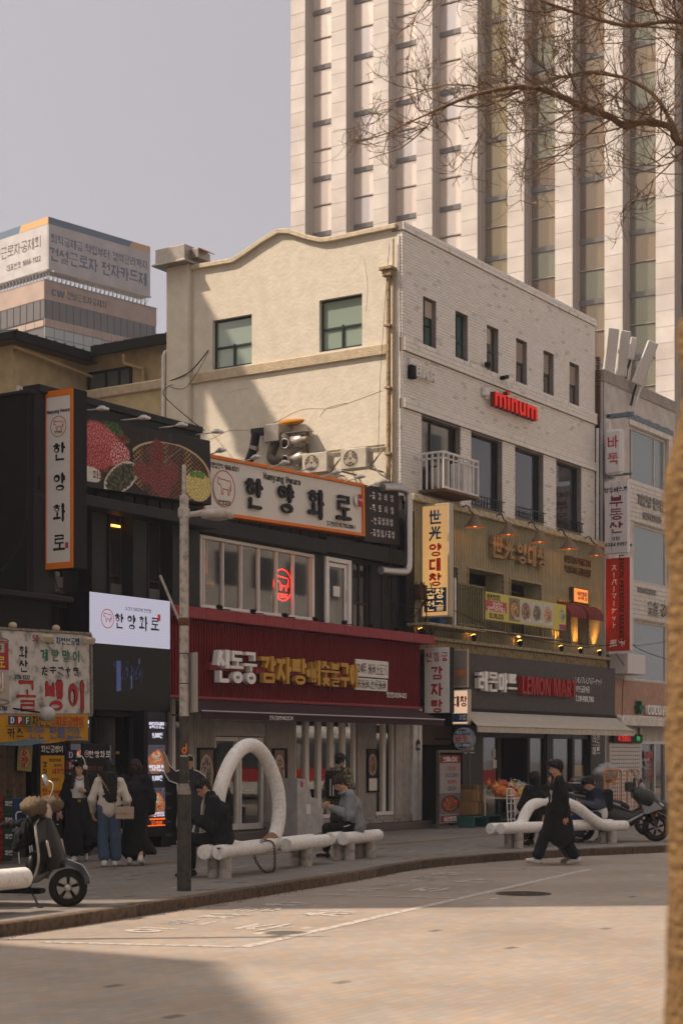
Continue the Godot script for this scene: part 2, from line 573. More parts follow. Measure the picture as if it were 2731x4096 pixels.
func sky_image(sunward: Vector3) -> Image:
	var W:=256
	var H:=128
	var im:=Image.create(W,H,false,Image.FORMAT_RGBF)
	for y in H:
		var th:=PI*(y+0.5)/H
		for x in W:
			var ph:=TAU*(x+0.5)/W
			var d:=V3(sin(ph)*sin(th),cos(th),-cos(ph)*sin(th))
			var e:=maxf(d.y,0.0)
			var k:=pow(1.0 - e,3.2)
			var c:=V3(0.098,0.100,0.124).lerp(V3(0.178,0.166,0.178),k)   # hazy spring sky,paler at the horizon
			var g:=0.72
			var cs:=d.dot(sunward)
			var hg:=(1 - g*g)/pow(1+g*g - 2*g*cs,1.5)
			c += V3(0.28,0.25,0.215)*hg*0.5                                    # forward scatter of the haze round the sun
			if d.y < 0.0: c = V3(0.16,0.14,0.125)
			im.set_pixel(x,y,Color(c.x,c.y,c.z))
	return im
func materials():
	T_grime = noise_tex(512,0.012,0.86,1.0,11,6)
	T_fine = noise_tex(512,0.09,0.86,1.0,12,4)
	T_blotch = noise_tex(512,0.02,0.5,1.0,13,5,0.9)
	T_bump = bump_tex(512,0.05,14,5)
	mat("asphalt_far",hex("6a635c"),0.95,0,T_grime,0.1)
	mat("cream",hex("d2c9b9"),0.9,0,noise_tex(512,0.014,0.93,1.0,16,6),0.3,0.5)
	mat("cream_band",hex("bfae94"),0.92,0,T_grime,0.5,0.8)
	mat("mortar",hex("8f847a"),0.95,0,T_grime,0.4)
	mat("white_brick",hex("f2ece6"),0.55,0,T_fine,0.9)
	mat("concrete",hex("b9b0a8"),0.92,0,T_grime,0.3,0.5)
	mat("dark_metal",hex("2b2a2a"),0.6,0.0,T_grime,0.4)
	mat("darker_metal",hex("171616"),0.65,0.0,T_grime,0.4)
	mat("black",hex("0d0c0c"),0.6)
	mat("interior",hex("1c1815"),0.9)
	mat("white_paint",hex("dfdad6"),0.55,0,T_grime,0.5)
	mat("white_frame",hex("dcd7d3"),0.45)
	mat("alu",hex("b4b0ac"),0.35,0.6)
	mat("steel",hex("b0aeb0"),0.28,0.9)
	mat("rust",hex("6a4630"),0.9,0,T_blotch,1.5)
	mat("black_rubber",hex("1b1a1a"),0.85)
	mat("wire",hex("23201e"),0.7)
	mat("red_text",hex("a32428"),0.6)
	mat("black_text",hex("1c1a1a"),0.6)
	mat("white_text",hex("ddd8d4"),0.6)
	mat("grey_text",hex("8c8684"),0.6)
	mat("blue_text",hex("2c4468"),0.6)
	mat("green_text",hex("2c6a55"),0.6)
	mat("yellow_text",hex("d8b04a"),0.6)
	mat("orange",hex("d9741c"),0.5)
	mat("sign_white",hex("e4ded6"),0.5,0,T_fine,0.6)
	mat("wood",hex("7a5a3c"),0.8,0,T_blotch,1.0)
	mat("card",hex("8a6844"),0.85,0,T_fine,1.2)
	glass("pane",Color(0.25,0.27,0.26),0.12)
	glass("pane_dark",Color(0.12,0.14,0.14),0.45)
func paver_image(size: int,px_per_m: float,bl: float,bw: float,base: Color,joint: Color,vary: float,sd: int,odd: float) -> Array:
	var r:=RandomNumberGenerator.new()
	r.seed = sd
	var im:=Image.create(size,size,false,Image.FORMAT_RGB8)
	var hm:=Image.create(size,size,false,Image.FORMAT_RGB8)
	im.fill(joint); hm.fill(Color(0.2,0.2,0.2))
	var rows:=int(round(size/px_per_m/bw))
	var cols:=int(round(size/px_per_m/bl))
	for y in rows:
		for x in cols:
			var tone:=1.0+vary*(r.randf() - 0.5)*2.0
			if r.randf() < odd: tone *= 0.72 if r.randf() < 0.6 else 1.2
			var warm:=r.randf_range(-0.02,0.02)
			var c:=Color(base.r*tone+warm,base.g*tone,base.b*tone - warm)
			var x0:=int((x+(0.5 if y % 2 else 0.0))*size/cols)
			var x1:=int((x+1+(0.5 if y % 2 else 0.0))*size/cols) - 1
			var y0:=int(y*size/float(rows))
			var y1:=int((y+1)*size/float(rows)) - 1
			var rect:=Rect2i(x0 % size,y0,x1 - x0,y1 - y0)
			var hv:=Color.WHITE*r.randf_range(0.72,1.0)
			im.fill_rect(rect,c); hm.fill_rect(rect,hv)
			if x1 > size:
				im.fill_rect(Rect2i(0,y0,x1 - size,y1 - y0),c); hm.fill_rect(Rect2i(0,y0,x1 - size,y1 - y0),hv)
	return [im,hm]
func paver_mat(key: String,size: int,ppm: float,bl: float,bw: float,base: Color,joint: Color,vary: float,sd: int,odd: float,bump: float) -> StandardMaterial3D:
	var ims:=paver_image(size,ppm,bl,bw,base,joint,vary,sd,odd)
	var m:=mat(key,Color.WHITE,0.92)
	m.albedo_texture = ImageTexture.create_from_image(ims[0])
	m.heightmap_enabled = true; m.heightmap_texture = ImageTexture.create_from_image(ims[1]); m.heightmap_scale = bump
	m.uv1_scale = Vector3.ONE*(ppm/size)
	m.vertex_color_use_as_albedo = true
	return m
const KERB:=[-70.0,8.9,-24.0,8.9,-22.5,8.84,-21.4,8.74,-20.3,8.6,-18.2,8.3,-16.0,7.96,-14.3,7.7,-13.0,7.45,-11.9,7.2,-10.6,7.07,-9.2,7.16,-7.2,7.55,-4.6,8.55,-2.0,9.6,2.0,10.4,10.0,10.8,140.0,10.8]
func kerb_pts(step:=0.5) -> Array:
	var cv:=Curve2D.new()
	for k in range(0,KERB.size(),2): cv.add_point(Vector2(KERB[k],KERB[k+1]))
	for k in range(2,cv.point_count - 2):
		var tg:=(cv.get_point_position(k+1) - cv.get_point_position(k - 1))/6.0
		cv.set_point_in(k,-tg); cv.set_point_out(k,tg)
	cv.bake_interval = 0.05
	var out:=[]
	var L:=cv.get_baked_length()
	var d:=0.0
	while d < L:
		out.append(cv.sample_baked(d))
		d += step
	return out
func mottled(b: B,x0: float,x1: float,z0: float,z1: float,y: float,cell: float,f: FastNoiseLite,lo: float,hi: float) -> void:
	var nx:=int(ceil((x1 - x0)/cell))
	var nz:=int(ceil((z1 - z0)/cell))
	var k0:=b.v.size()
	for j in nz+1:
		for k in nx+1:
			var p:=V3(x0+(x1 - x0)*k/nx,y,z0+(z1 - z0)*j/nz)
			var q:=clampf(0.5+0.9*f.get_noise_2d(p.x,p.z),0.0,1.0)
			var s:=lo+(hi - lo)*q
			b.col = Color(s,s*0.985,s*0.965)
			b.vert(p,Vector3.UP)
	for j in nz:
		for k in nx:
			var a:=k0+j*(nx+1)+k
			b.i.append_array([a,a+1,a+nx+2,a,a+nx+2,a+nx+1])
	b.colored = true
	b.col = Color.WHITE
func setting():
	var g:=B.new()
	g.quad(V3(-600,-0.16,600),V3(600,-0.16,600),V3(600,-0.16,-600),V3(-600,-0.16,-600))
	solo("ground",g,M.asphalt_far,"grey city ground reaching out behind the buildings","ground","","structure")
	var f:=FastNoiseLite.new()
	f.seed = 21; f.frequency = 0.35; f.fractal_octaves = 4
	var rm:=paver_mat("road_pavers",1024,200.0,0.2,0.1,Color(0.585,0.543,0.505),Color(0.50,0.462,0.43),0.03,5,0.006,0.5)
	var rd:=B.new()
	mottled(rd,-70.0,60.0,6.0,18.2,-0.13,0.35,f,0.80,1.06)
	var road:=solo("road",rd,rm,"road of small worn beige pavers in front of the pavement","road","","structure")
	var pm:=paver_mat("pavement_pavers",1024,200.0,0.2,0.1,Color(0.49,0.465,0.445),Color(0.39,0.37,0.35),0.04,6,0.03,0.4)
	var pv:=B.new()
	var kp:=kerb_pts(0.35)
	var zs:=[-30.0,-8.0,0.0]
	for q in 18: zs.append(0.45*(q+1))
	for k in kp.size() - 1:
		var a: Vector2 = kp[k]
		var c: Vector2 = kp[k+1]
		var ea:=a.y - 0.16
		var ec:=c.y - 0.16
		for q in 20:
			var t0:=q/20.0
			var t1:=(q+1)/20.0
			var za0:=lerpf(-12.0,ea,1.0 - pow(1.0 - t0,1.6)); var za1:=lerpf(-12.0,ea,1.0 - pow(1.0 - t1,1.6))
			var zc0:=lerpf(-12.0,ec,1.0 - pow(1.0 - t0,1.6)); var zc1:=lerpf(-12.0,ec,1.0 - pow(1.0 - t1,1.6))
			var k0:=pv.v.size()
			for p in [V3(a.x,0,za0),V3(c.x,0,zc0),V3(c.x,0,zc1),V3(a.x,0,za1)]:
				var s:=0.80+0.26*clampf(0.5+0.9*f.get_noise_2d(p.x+50.0,p.z),0,1)
				pv.col = Color(s,s*0.99,s*0.97)
				pv.vert(p,Vector3.UP)
			pv.i.append_array([k0,k0+1,k0+2,k0,k0+2,k0+3])
	pv.colored = true
	var pave:=thing("pavement","grey block pavement with a curving stone kerb along the shops","pavement","",Vector3.ZERO)
	pave.set_meta("kind","structure")
	part(pave,"paving",pv,pm)
	var km:=[mat("kerb_a",hex("6a594b"),0.9,0,T_blotch,0.8,0.8),mat("kerb_b",hex("716052"),0.9,0,T_blotch,0.7,0.8),mat("kerb_c",hex("625346"),0.9,0,T_blotch,0.9,0.8)]
	var st:=kerb_pts(1.0)
	var far:=B.new()
	for k in st.size() - 1:
		var a: Vector2 = st[k]
		var c: Vector2 = st[k+1]
		var d:=(c - a).normalized()
		var nn:=Vector2(-d.y,d.x)
		if nn.y < 0: nn = -nn
		var near:=a.x > -26.0 and a.x < 4.0
		var b:=B.new() if near else far
		var gap:=0.004 if near else 0.0
		var mid:=(a+c)/2 - nn*0.075
		b.ob(Transform3D(Basis(V3(d.x,0,d.y),Vector3.UP,V3(nn.x,0,nn.y)),V3(mid.x,-0.075+rng.randf_range(-0.003,0.003),mid.y)),V3(a.distance_to(c) - gap,0.165,0.155),0.012 if near else 0.0)
		if near: part(pave,"kerb_stone",b,km[rng.randi() % 3])
	part(pave,"far_kerb",far,km[0])
	var yl:=B.new()
	for k in 130:
		var x:=-30.0+k*0.3
		yl.bx(x,-0.01,3.83+0.004*sin(k*1.7),x+0.292,0.004,3.95,0.0)
	part(pave,"yellow_strip",yl,mat("ochre_strip",hex("8a6a3c"),0.9,0,T_blotch,0.8))
	var gr:=B.new()
	for k in 900:
		var q: Vector2 = kp[rng.randi_range(int(kp.size()*0.2),int(kp.size()*0.36))]
		gr.sp(V3(q.x+rng.randf_range(-0.2,0.2),-0.127,q.y+0.02+absf(rng.randfn(0,0.07))),Vector3.ONE*rng.randf_range(0.004,0.012),5,3)
	solo("kerb_grit",gr,mat("grit",hex("7d6a56"),0.95),"brown grit gathered along the foot of the kerb","grit","","stuff")
	var mk:=B.new()
	var y:=-0.126
	var line:=func(ax,az,bx_,bz,w,y):
		var d: Vector2 = Vector2(bx_ - ax,bz - az).normalized()*w/2
		mk.quad(V3(ax - d.y,y,az+d.x),V3(bx_ - d.y,y,bz+d.x),V3(bx_+d.y,y,bz - d.x),V3(ax+d.y,y,az - d.x))
	line.call(-21.86,11.44,-9.73,9.42,0.13,y)
	y = -0.1255
	line.call(-16.30,8.5,-15.85,10.36,0.10,y)
	line.call(-22.6,9.5,-21.88,11.36,0.10,y)
	line.call(-11.1,7.5,-9.80,9.36,0.10,y)
	var GB:=Basis(V3(0.985,0,-0.17),V3(-0.17,0,-0.985),Vector3.UP)
	text(mk,"이륜자동차",at3(-13.6,-0.1265,8.35,GB),0.52,0.10,0.0,false,1.15,0.22)
	text(mk,"주차",at3(-13.9,-0.1265,9.28,GB),0.55,0.10,0.0,false,1.5,0.9)
	text(mk,"이륜자동차",at3(-19.4,-0.1265,9.35,GB),0.52,0.10,0.0,false,1.15,0.22)
	text(mk,"주차",at3(-19.3,-0.1265,10.35,GB),0.55,0.10,0.0,false,1.5,0.9)
	var pm2:=mat("road_paint",hex("bdb4ac"),0.8,0,T_blotch,0.9)
	solo("road_marking",mk,pm2,"worn white painted bay lines and letters on the road","road marking","","structure")
	var mh:=thing("manhole_cover","round iron manhole cover set in the road","manhole cover","",V3(-14.72,-0.13,10.78))
	var ir:=mat("iron",hex("4a3c32"),0.7,0.3,T_blotch,2.0)
	part(mh,"rim",B.new().lathe(at3(0,0,0),[Vector2(0.37,0.003),Vector2(0.37,0.008),Vector2(0.33,0.009),Vector2(0.33,0.003)],32),ir)
	var lid:=B.new().lathe(at3(0,0,0),[Vector2(0.325,0.0),Vector2(0.32,0.006),Vector2(0.0,0.007)],32)
	for a in 7:
		for c in 7:
			var p:=Vector2(a - 3,c - 3)*0.085
			if p.length() < 0.28: lid.bx(p.x - 0.025,0.006,p.y - 0.025,p.x+0.025,0.011,p.y+0.025)
	part(mh,"lid",lid,ir)
	var op:=B.new()
	op.bx(-90,-0.15,17.9,90,0.0,60)
	solo("opposite_pavement",op,M.asphalt_far,"pavement on the camera's side of the street","pavement","","structure")
func plain_block(called: String,label: String,x0: float,z0: float,x1: float,z1: float,h: float,wall: Material,face: int,storeys: int,bays: int) -> Node3D:
	var o:=thing(called,label,"building","",V3((x0+x1)/2,0,(z0+z1)/2))
	var w:=(x1 - x0)/2
	var d:=(z1 - z0)/2
	part(o,"wall",B.new().bx(-w,-0.15,-d,w,h,d),wall)
	part(o,"parapet",B.new().bx(-w - 0.15,h+0.002,-d - 0.15,w+0.15,h+0.6,d+0.15,0.03),wall)
	var gl:=mat("far_glass",hex("3a4044"),0.12)
	gl.metallic_specular = 0.8
	for s in storeys:
		for k in bays:
			var cx:=-w+(k+0.5)*2*w/bays
			var y0:=4.2+s*(h - 5.0)/storeys
			var hw:=w/bays*0.62
			var z:=d*face
			var b:=B.new()
			b.bx(cx - hw,y0,z+0.04*face,cx+hw,y0+1.7,z - 0.1*face)
			part(o,"window",b,gl)
	part(o,"shopfront",B.new().bx(-w*0.94,0.3,d*face+0.05*face,w*0.94,3.2,d*face - 0.1*face),gl)
	return o
func blocks():
	var tan:=mat("tan_wall",hex("d0bfa6"),0.9,0,T_grime,0.15)
	var pale:=mat("pale_wall",hex("ddd3c4"),0.9,0,T_grime,0.15)
	var grey:=mat("grey_wall",hex("c4bdb6"),0.9,0,T_grime,0.15)
	plain_block("pavement_shade_block","unseen tall tan block added to shade the pavement",-27.7,-14,-12.9,-2.2,33,tan,1,8,5)  # unseen block, placed and sized to throw shade over the pavement
	plain_block("gable_shade_block","unseen slender pale block added to shade the cream gable",-6.5,-17,-3.0,-14,24.0,pale,1,6,1)  # unseen block, its side edge set to shade the left of the gable
	var bb:=thing("gable_shade_panel","unseen long panel on posts added to shade the cream gable","hoarding","",V3(-9,23.6,-14))  # unseen panel, added for the diagonal band of shade on the gable
	part(bb,"panel",B.new().bx(-7,0,-0.12,6,2.0,0.12),grey)
	for k in 4: part(bb,"post",B.new().bx(-6.6+k*4.0,-24.1 if k < 2 else 0.0,-0.3,-6.45+k*4.0,1.9,-0.13),M.dark_metal)
	var cb:=thing("road_shade_block","unseen pale block with a cut corner added to shade the road","building","",V3(-48,0,-10))  # unseen block, its cut corner shaped for the foreground road shade
	var poly:=PackedVector2Array([Vector2(13.3,-7.3),Vector2(10.8,-9.8),Vector2(-12,-9.8),Vector2(-12,10),Vector2(13.3,10)])
	part(cb,"wall",B.new().ex(poly,Transform3D(Basis(V3(1,0,0),V3(0,0,-1),V3(0,1,0)),V3(0,22,0)),22.15),pale)
	for s in 5:
		for k in 6: part(cb,"window",B.new().bx(-11+k*3.6,4.5+s*3.5,9.7,-8.8+k*3.6,6.3+s*3.5,9.85),M.far_glass)
	plain_block("opposite_shops","long low tan row of shops across the street",-75,30,-18,42,12,tan,-1,2,18)
	plain_block("opposite_offices","pale six storey offices across the street",-16,31,22,44,21,pale,-1,5,12)
	plain_block("opposite_tower","grey office tower across the street",24,32,62,46,34,grey,-1,9,12)
	street_bus()
func street_bus():
	var o:=thing("city_bus","white and red city bus waiting across the street outside the view","bus","",V3(24,-0.13,19.0))
	var w:=mat("bus_white",hex("dcd8d2"),0.3)
	var r:=mat("bus_red",hex("b02018"),0.3)
	part(o,"roof",B.new().bx(-6,2.3,-1.2,6,3.1,1.2,0.3),w)
	part(o,"window_band",B.new().bx(-5.95,1.35,-1.18,5.95,2.4,1.18,0.05),M.far_glass)
	part(o,"red_band",B.new().bx(-6,0.85,-1.21,6,1.35,1.21,0.04),r)
	part(o,"skirt",B.new().bx(-6,0.35,-1.2,6,0.848,1.2,0.04),w)
	for x in [-5.9,-3.5,-1.0,1.5,4.0]: part(o,"pillar",B.new().bx(x,1.36,-1.19,x+0.12,2.35,1.19),w)
	for x in [-3.8,3.6]:
		for z in [-1.1,1.1]: part(o,"wheel",B.new().cy(V3(x,0.48,z - 0.14),V3(x,0.48,z+0.14),0.48,-1,20),mat("bus_tyre",hex("1b1a1a"),0.85))
func window(parent: Node,called: String,T: Transform3D,w: float,h: float,fr: Material,gl: Material,cols: Array,rows: Array,fw:=0.045,deep:=0.06) -> Node3D:
	var f:=B.new()
	var o:=Node3D.new()
	o.name = called
	parent.add_child(o,true)
	f.ob(T*at3(-w/2+fw/2,0,0),V3(fw,h,deep),0.006)
	f.ob(T*at3(w/2 - fw/2,0,0),V3(fw,h,deep),0.006)
	f.ob(T*at3(0,h/2 - fw/2,0),V3(w - 2*fw - 0.002,fw,deep),0.006)
	f.ob(T*at3(0,-h/2+fw/2,0),V3(w - 2*fw - 0.002,fw,deep),0.006)
	for c in cols: f.ob(T*at3(-w/2+w*c,0,0),V3(fw*0.9,h - 2*fw - 0.002,deep*0.9),0.005)
	for r in rows: f.ob(T*at3(0,h/2 - h*r,0.002),V3(w - 2*fw - 0.004,fw*1.1,deep),0.005)
	part(o,"frame",f,fr)
	var xs:=[0.0]+cols+[1.0]
	var ys:=[0.0]+rows+[1.0]
	for a in xs.size() - 1:
		for c in ys.size() - 1:
			var b:=B.new()
			var x0: float = -w/2+w*xs[a]+fw*0.5
			var x1: float = -w/2+w*xs[a+1] - fw*0.5
			var y0: float = h/2 - h*ys[c+1]+fw*0.5
			var y1: float = h/2 - h*ys[c] - fw*0.5
			b.ob(T*at3((x0+x1)/2,(y0+y1)/2,-0.008 - 0.004*((a+c) % 2)),V3(x1 - x0,y1 - y0,0.006))
			part(o,"pane",b,gl)
	return o
func wall_with_holes(b: B,T: Transform3D,w: float,h: float,holes: Array,thick: float) -> void:
	var xs:=[0.0,w]
	var ys:=[0.0,h]
	for r in holes:
		for q in [r.position.x,r.end.x]: if q > 0.0 and q < w and not xs.has(q): xs.append(q)
		for q in [r.position.y,r.end.y]: if q > 0.0 and q < h and not ys.has(q): ys.append(q)
	xs.sort(); ys.sort()
	for a in xs.size() - 1:
		for c in ys.size() - 1:
			var mid:=Vector2((xs[a]+xs[a+1])/2,(ys[c]+ys[c+1])/2)
			var open:=false
			for r in holes: if r.has_point(mid): open = true
			if open: continue
			b.quad(T*V3(xs[a],ys[c],0),T*V3(xs[a+1],ys[c],0),T*V3(xs[a+1],ys[c+1],0),T*V3(xs[a],ys[c+1],0))
	for r in holes:
		var p:=[Vector2(r.position.x,r.position.y),Vector2(r.end.x,r.position.y),Vector2(r.end.x,r.end.y),Vector2(r.position.x,r.end.y)]
		for k in 4:
			var a: Vector2 = p[k]
			var c: Vector2 = p[(k+1) % 4]
			b.quad(T*V3(a.x,a.y,0),T*V3(a.x,a.y,-thick),T*V3(c.x,c.y,-thick),T*V3(c.x,c.y,0))
	b.quad(T*V3(w,0,-thick),T*V3(0,0,-thick),T*V3(0,h,-thick),T*V3(w,h,-thick))
func bricks(parent: Node,rects: Array,T: Transform3D,bl: float,bh: float,m: Material,sd: int) -> void:
	var r:=RandomNumberGenerator.new()
	r.seed = sd
	var xf:=[]
	var cols:=[]
	for q in rects:
		var rows:=int(round(q.size.y/bh))
		var hh: float = q.size.y/rows
		for k in rows:
			var x: float = q.position.x+(bl*0.5 if int(round(q.position.y/bh)+k) % 2 else 0.0) - bl
			while x < q.end.x:
				var x0:=maxf(x,q.position.x)+0.004
				var x1: float = minf(x+bl,q.end.x) - 0.004
				if x1 - x0 > 0.025:
					var z:=r.randf_range(-0.002,0.003)
					xf.append(Transform3D(Basis().scaled(V3(x1 - x0,hh - 0.009,0.03)),V3((x0+x1)/2,q.position.y+(k+0.5)*hh,-0.009+z)))
					var s:=r.randf_range(0.91,1.0)
					if r.randf() < 0.03: s *= 0.75
					cols.append(Color(s,s*r.randf_range(0.97,1.0),s*r.randf_range(0.94,0.99)))
				x += bl
	var mm:=MultiMesh.new()
	mm.transform_format = MultiMesh.TRANSFORM_3D
	mm.use_colors = true
	mm.mesh = B.new().ob(Transform3D(),Vector3.ONE).mesh()
	mm.instance_count = xf.size()
	for k in xf.size():
		mm.set_instance_transform(k,T*xf[k])
		mm.set_instance_color(k,cols[k])
	var o:=MultiMeshInstance3D.new()
	o.name = "brickwork"
	o.multimesh = mm
	o.material_override = m
	o.set_meta("kind","stuff")
	parent.add_child(o,true)
func white_building():
	var o:=thing("white_brick_building","four storey corner building with white brick front and cream rendered gable","building")
	var wb: StandardMaterial3D = M.white_brick
	wb.vertex_color_use_as_albedo = true
	var small:=[]
	for x in [0.96,2.58,4.25,5.91,7.56,9.22]: small.append(Rect2(x,11.85 - 8.0,0.65,1.19))
	var big:=[Rect2(0.89,0.2,1.95,1.88),Rect2(3.40,0.2,1.72,1.88),Rect2(5.86,0.2,1.7,1.88),Rect2(8.36,0.2,1.66,1.88)]
	var holes: Array = small+big
	var w:=B.new()
	wall_with_holes(w,at3(0,8.0,-0.012),10.95,6.4,holes,0.24)
	part(o,"front_wall",w,M.mortar)
	var rects:=[]
	var xs:=[0.0,10.95]
	for r in small: xs.append(r.position.x); xs.append(r.end.x)
	xs.sort()
	var bx0:=0.0
	for r in big:
		rects.append(Rect2(bx0,0.0,r.position.x - bx0,2.12)); bx0 = r.end.x
	rects.append(Rect2(bx0,0.0,10.95 - bx0,2.12))
	rects.append(Rect2(0,2.36,10.95,1.14))
	bx0 = 0.0
	for r in small:
		rects.append(Rect2(bx0,3.85,r.position.x - bx0,1.19)); bx0 = r.end.x
	rects.append(Rect2(bx0,3.85,10.95 - bx0,1.19))
	rects.append(Rect2(0,5.04,10.95,1.36))
	bricks(o,rects,at3(0,8.0,0),0.205,0.073,wb,31)
	for y in [[10.12,10.36],[11.50,11.83]]:
		var q:=[]
		q.append(Rect2(0.0,y[0] - 8.0,11.0,y[1] - y[0]))
		var bd:=B.new()
		bd.bx(-0.03,y[0],-0.1,10.98,y[1] - 0.004,0.055)
		part(o,"band_core",bd,M.mortar)
		bricks(o,q,at3(-0.03,8.0,0.07),0.075,0.118,wb,32)
	var cap:=B.new()
	cap.bx(-0.05,14.40,-0.28,10.99,14.60,0.03,0.01)
	part(o,"parapet_core",cap,M.mortar)
	bricks(o,[Rect2(-0.05,6.405,11.04,0.2)],at3(0,8.0,0.045),0.11,0.1,wb,33)
	bricks(o,[Rect2(-0.15,0.0,0.15,6.4)],Transform3D(FU,V3(-0.012,8.0,0)),0.15,0.073,wb,34)
	var dk:=mat("dark_green_frame",hex("2f3a3a"),0.5)
	var blind:=mat("louvre",hex("a79a90"),0.7)
	var teal:=mat("teal_glass",hex("4a605e"),0.08)
	teal.metallic_specular = 0.8
	var grey:=mat("dusty_glass",hex("6f6a66"),0.25)
	var kk:=0
	for r in small:
		var T:=at3(r.position.x+0.325,8.0+r.position.y+0.595,-0.16)
		window(o,"window",T,0.65,1.19,dk,teal if kk < 2 else grey,[0.5],[0.52] if kk != 1 else [0.6])
		if kk>=3:
			var lv:=B.new()
			for q in 7: lv.ob(T*Transform3D(Basis(V3(1,0,0),0.6),V3(-0.02 if kk==4 else 0.05,0.5 - q*0.075,0.05)),V3(0.46,0.07,0.006))
			part(o,"louvre",lv,blind)
		if kk==0 or kk==2:
			part(o,"vent_panel",B.new().ob(T*at3(0.12 if kk==0 else -0.1,0.36,0.045),V3(0.34,0.4,0.03),0.01),blind)
		kk += 1
	var bl:=mat("window_black",hex("1c2020"),0.4)
	kk = 0
	for r in big:
		var T:=at3(r.position.x+r.size.x/2,8.0+r.position.y+r.size.y/2,-0.17)
		window(o,"large_window",T,r.size.x,r.size.y,bl,M.pane_dark,[0.35] if kk==0 else [0.9],[],0.05)
		var back:=B.new()
		back.bx(r.position.x - 0.1,8.0,-2.2,r.end.x+0.1,10.3,-2.15)
		part(o,"room_wall",back,mat("room_wall",hex("4a4038"),0.9))
		kk += 1
	for r in big:
		if r.position.x < 3.0: continue
		var gd:=B.new()
		gd.bar(V3(r.position.x - 0.05,8.47,0.05),V3(r.end.x+0.05,8.47,0.05),0.025)
		gd.bar(V3(r.position.x - 0.05,8.22,0.05),V3(r.end.x+0.05,8.22,0.05),0.02)
		var x: float = r.position.x
		while x<=r.end.x+0.01:
			gd.bar(V3(x,8.2,0.05),V3(x,8.47,0.05),0.018)
			x += 0.16
		part(o,"window_guard",gd,bl)
	var gholes:=[Rect2(7.2 - 2.42,11.77 - 2.0,1.26,1.29),Rect2(7.2 - 5.76,11.75 - 2.0,1.26,1.28)]
	var gw:=B.new()
	var GT:=Transform3D(FU,V3(0.0,2.0,-7.2))
	wall_with_holes(gw,GT,7.05,12.1,gholes,0.2)
	part(o,"gable_wall",gw,M.cream)
	var prof:=[[-7.2,14.44],[-6.43,14.45],[-5.06,14.42],[-4.78,14.52],[-4.17,14.76],[-3.65,14.93],[-3.3,14.87],[-2.76,14.63],[-2.32,14.48],[-2.03,14.46],[-0.15,14.47]]
	var pp:=PackedVector2Array([Vector2(-0.15,14.1),Vector2(-7.2,14.1)])
	for q in prof: pp.append(Vector2(q[0],q[1]))
	part(o,"gable_top",B.new().ex(pp,Transform3D(FU,V3(0.001,0,0)),0.2),M.cream)
	var cp:=B.new()
	for k in prof.size() - 1:
		if k==0: continue
		var a:=V3(0.08,prof[k][1]+0.05,prof[k][0])
		var c:=V3(0.08,prof[k+1][1]+0.05,prof[k+1][0])
		var d:=(c - a)
		cp.ob(Transform3D(Basis(V3(1,0,0),d.normalized().cross(V3(1,0,0)).normalized()*1.0,d.normalized()),(a+c)/2),V3(0.36,0.12,d.length()+0.02),0.015)
	part(o,"coping",cp,mat("cream_coping",hex("cbbca2"),0.9,0,T_grime,0.6,0.8))
	var bd:=B.new()
	bd.bx(-0.07,11.46,-7.2,0.05,11.71,-0.42,0.012)
	part(o,"gable_band",bd,M.cream_band)
	var gg:=mat("green_frosted",hex("86968a"),0.18)
	gg.metallic_specular = 0.8
	for r in gholes:
		var T:=Transform3D(FU,V3(0.13,2.0+r.position.y+r.size.y/2,-7.2+r.position.x+r.size.x/2))
		window(o,"gable_window",T,r.size.x,r.size.y,dk,gg,[],[0.56],0.05)
		part(o,"sash",B.new().ob(T*at3(0,-0.31,0.02),V3(0.05,0.58,0.05),0.008).ob(T*at3(0.0,-0.6,0.02),V3(1.16,0.04,0.05)),dk)
	var ch:=B.new()
	ch.bx(-0.12,2.0,-7.22,0.5,14.62,-6.45,0.03)
	var chn:=part(o,"chimney",ch,M.cream)
	var cowl:=B.new()
	cowl.bx(-0.35,14.66,-7.4,0.75,15.06,-6.40,0.02)
	cowl.bx(-0.42,14.60,-7.46,0.82,14.655,-6.34,0.01)
	part(chn,"metal_cowl",cowl,mat("galvanised",hex("a89f96"),0.4,0.6,T_grime,0.9))
	var spout:=B.new()
	spout.bx(-0.1,14.72,-6.39,0.35,14.98,-6.15,0.02)
	part(chn,"spout",spout,M.galvanised)
	part(chn,"flap",B.new().ob(Transform3D(Basis(V3(1,0,0),0.5),V3(0.12,14.92,-6.05)),V3(0.4,0.02,0.24)),mat("copper_red",hex("7c4630"),0.6))
	var body:=B.new()
	body.bx(0.25,4.4,-7.15,10.95,7.9,-0.35)
	body.bx(0.25,10.45,-7.15,10.95,14.3,-0.35)
	body.bx(0.25,7.9,-7.15,10.95,10.45,-2.3)
	part(o,"roof",body,M.concrete)
	var pipe:=mat("old_pipe",hex("a9926f"),0.7,0,T_blotch,0.8)
	var dp:=B.new()
	dp.cy(V3(-0.1,6.0,-0.34),V3(-0.1,13.3,-0.34),0.055,-1,10)
	dp.cy(V3(-0.1,6.0,-0.24),V3(-0.1,14.2,-0.2),0.022,-1,6)
	for y in [7.2,9.0,10.6,12.1]: dp.bx(-0.17,y,-0.42,0.0,y+0.05,-0.26)
	part(o,"drain_pipe",dp,pipe)
	part(o,"hopper",B.new().bx(-0.22,13.3,-0.46,0.0,13.45,-0.2,0.02).bx(-0.27,13.45,-0.52,0.0,13.53,-0.16,0.01),pipe)
	var wp:=B.new()
	wp.tb([V3(-0.1,5.4,-7.32),V3(-0.1,12.3,-7.32),V3(-0.08,12.4,-7.28),V3(0.1,12.42,-7.2)],0.05,10)
	part(o,"soil_pipe",wp,M.white_paint)
	var ep:=B.new()
	ep.tb([V3(-0.04,14.3,-0.08),V3(-0.05,11.0,-0.07),V3(-0.05,8.0,-0.06)],0.014,6)
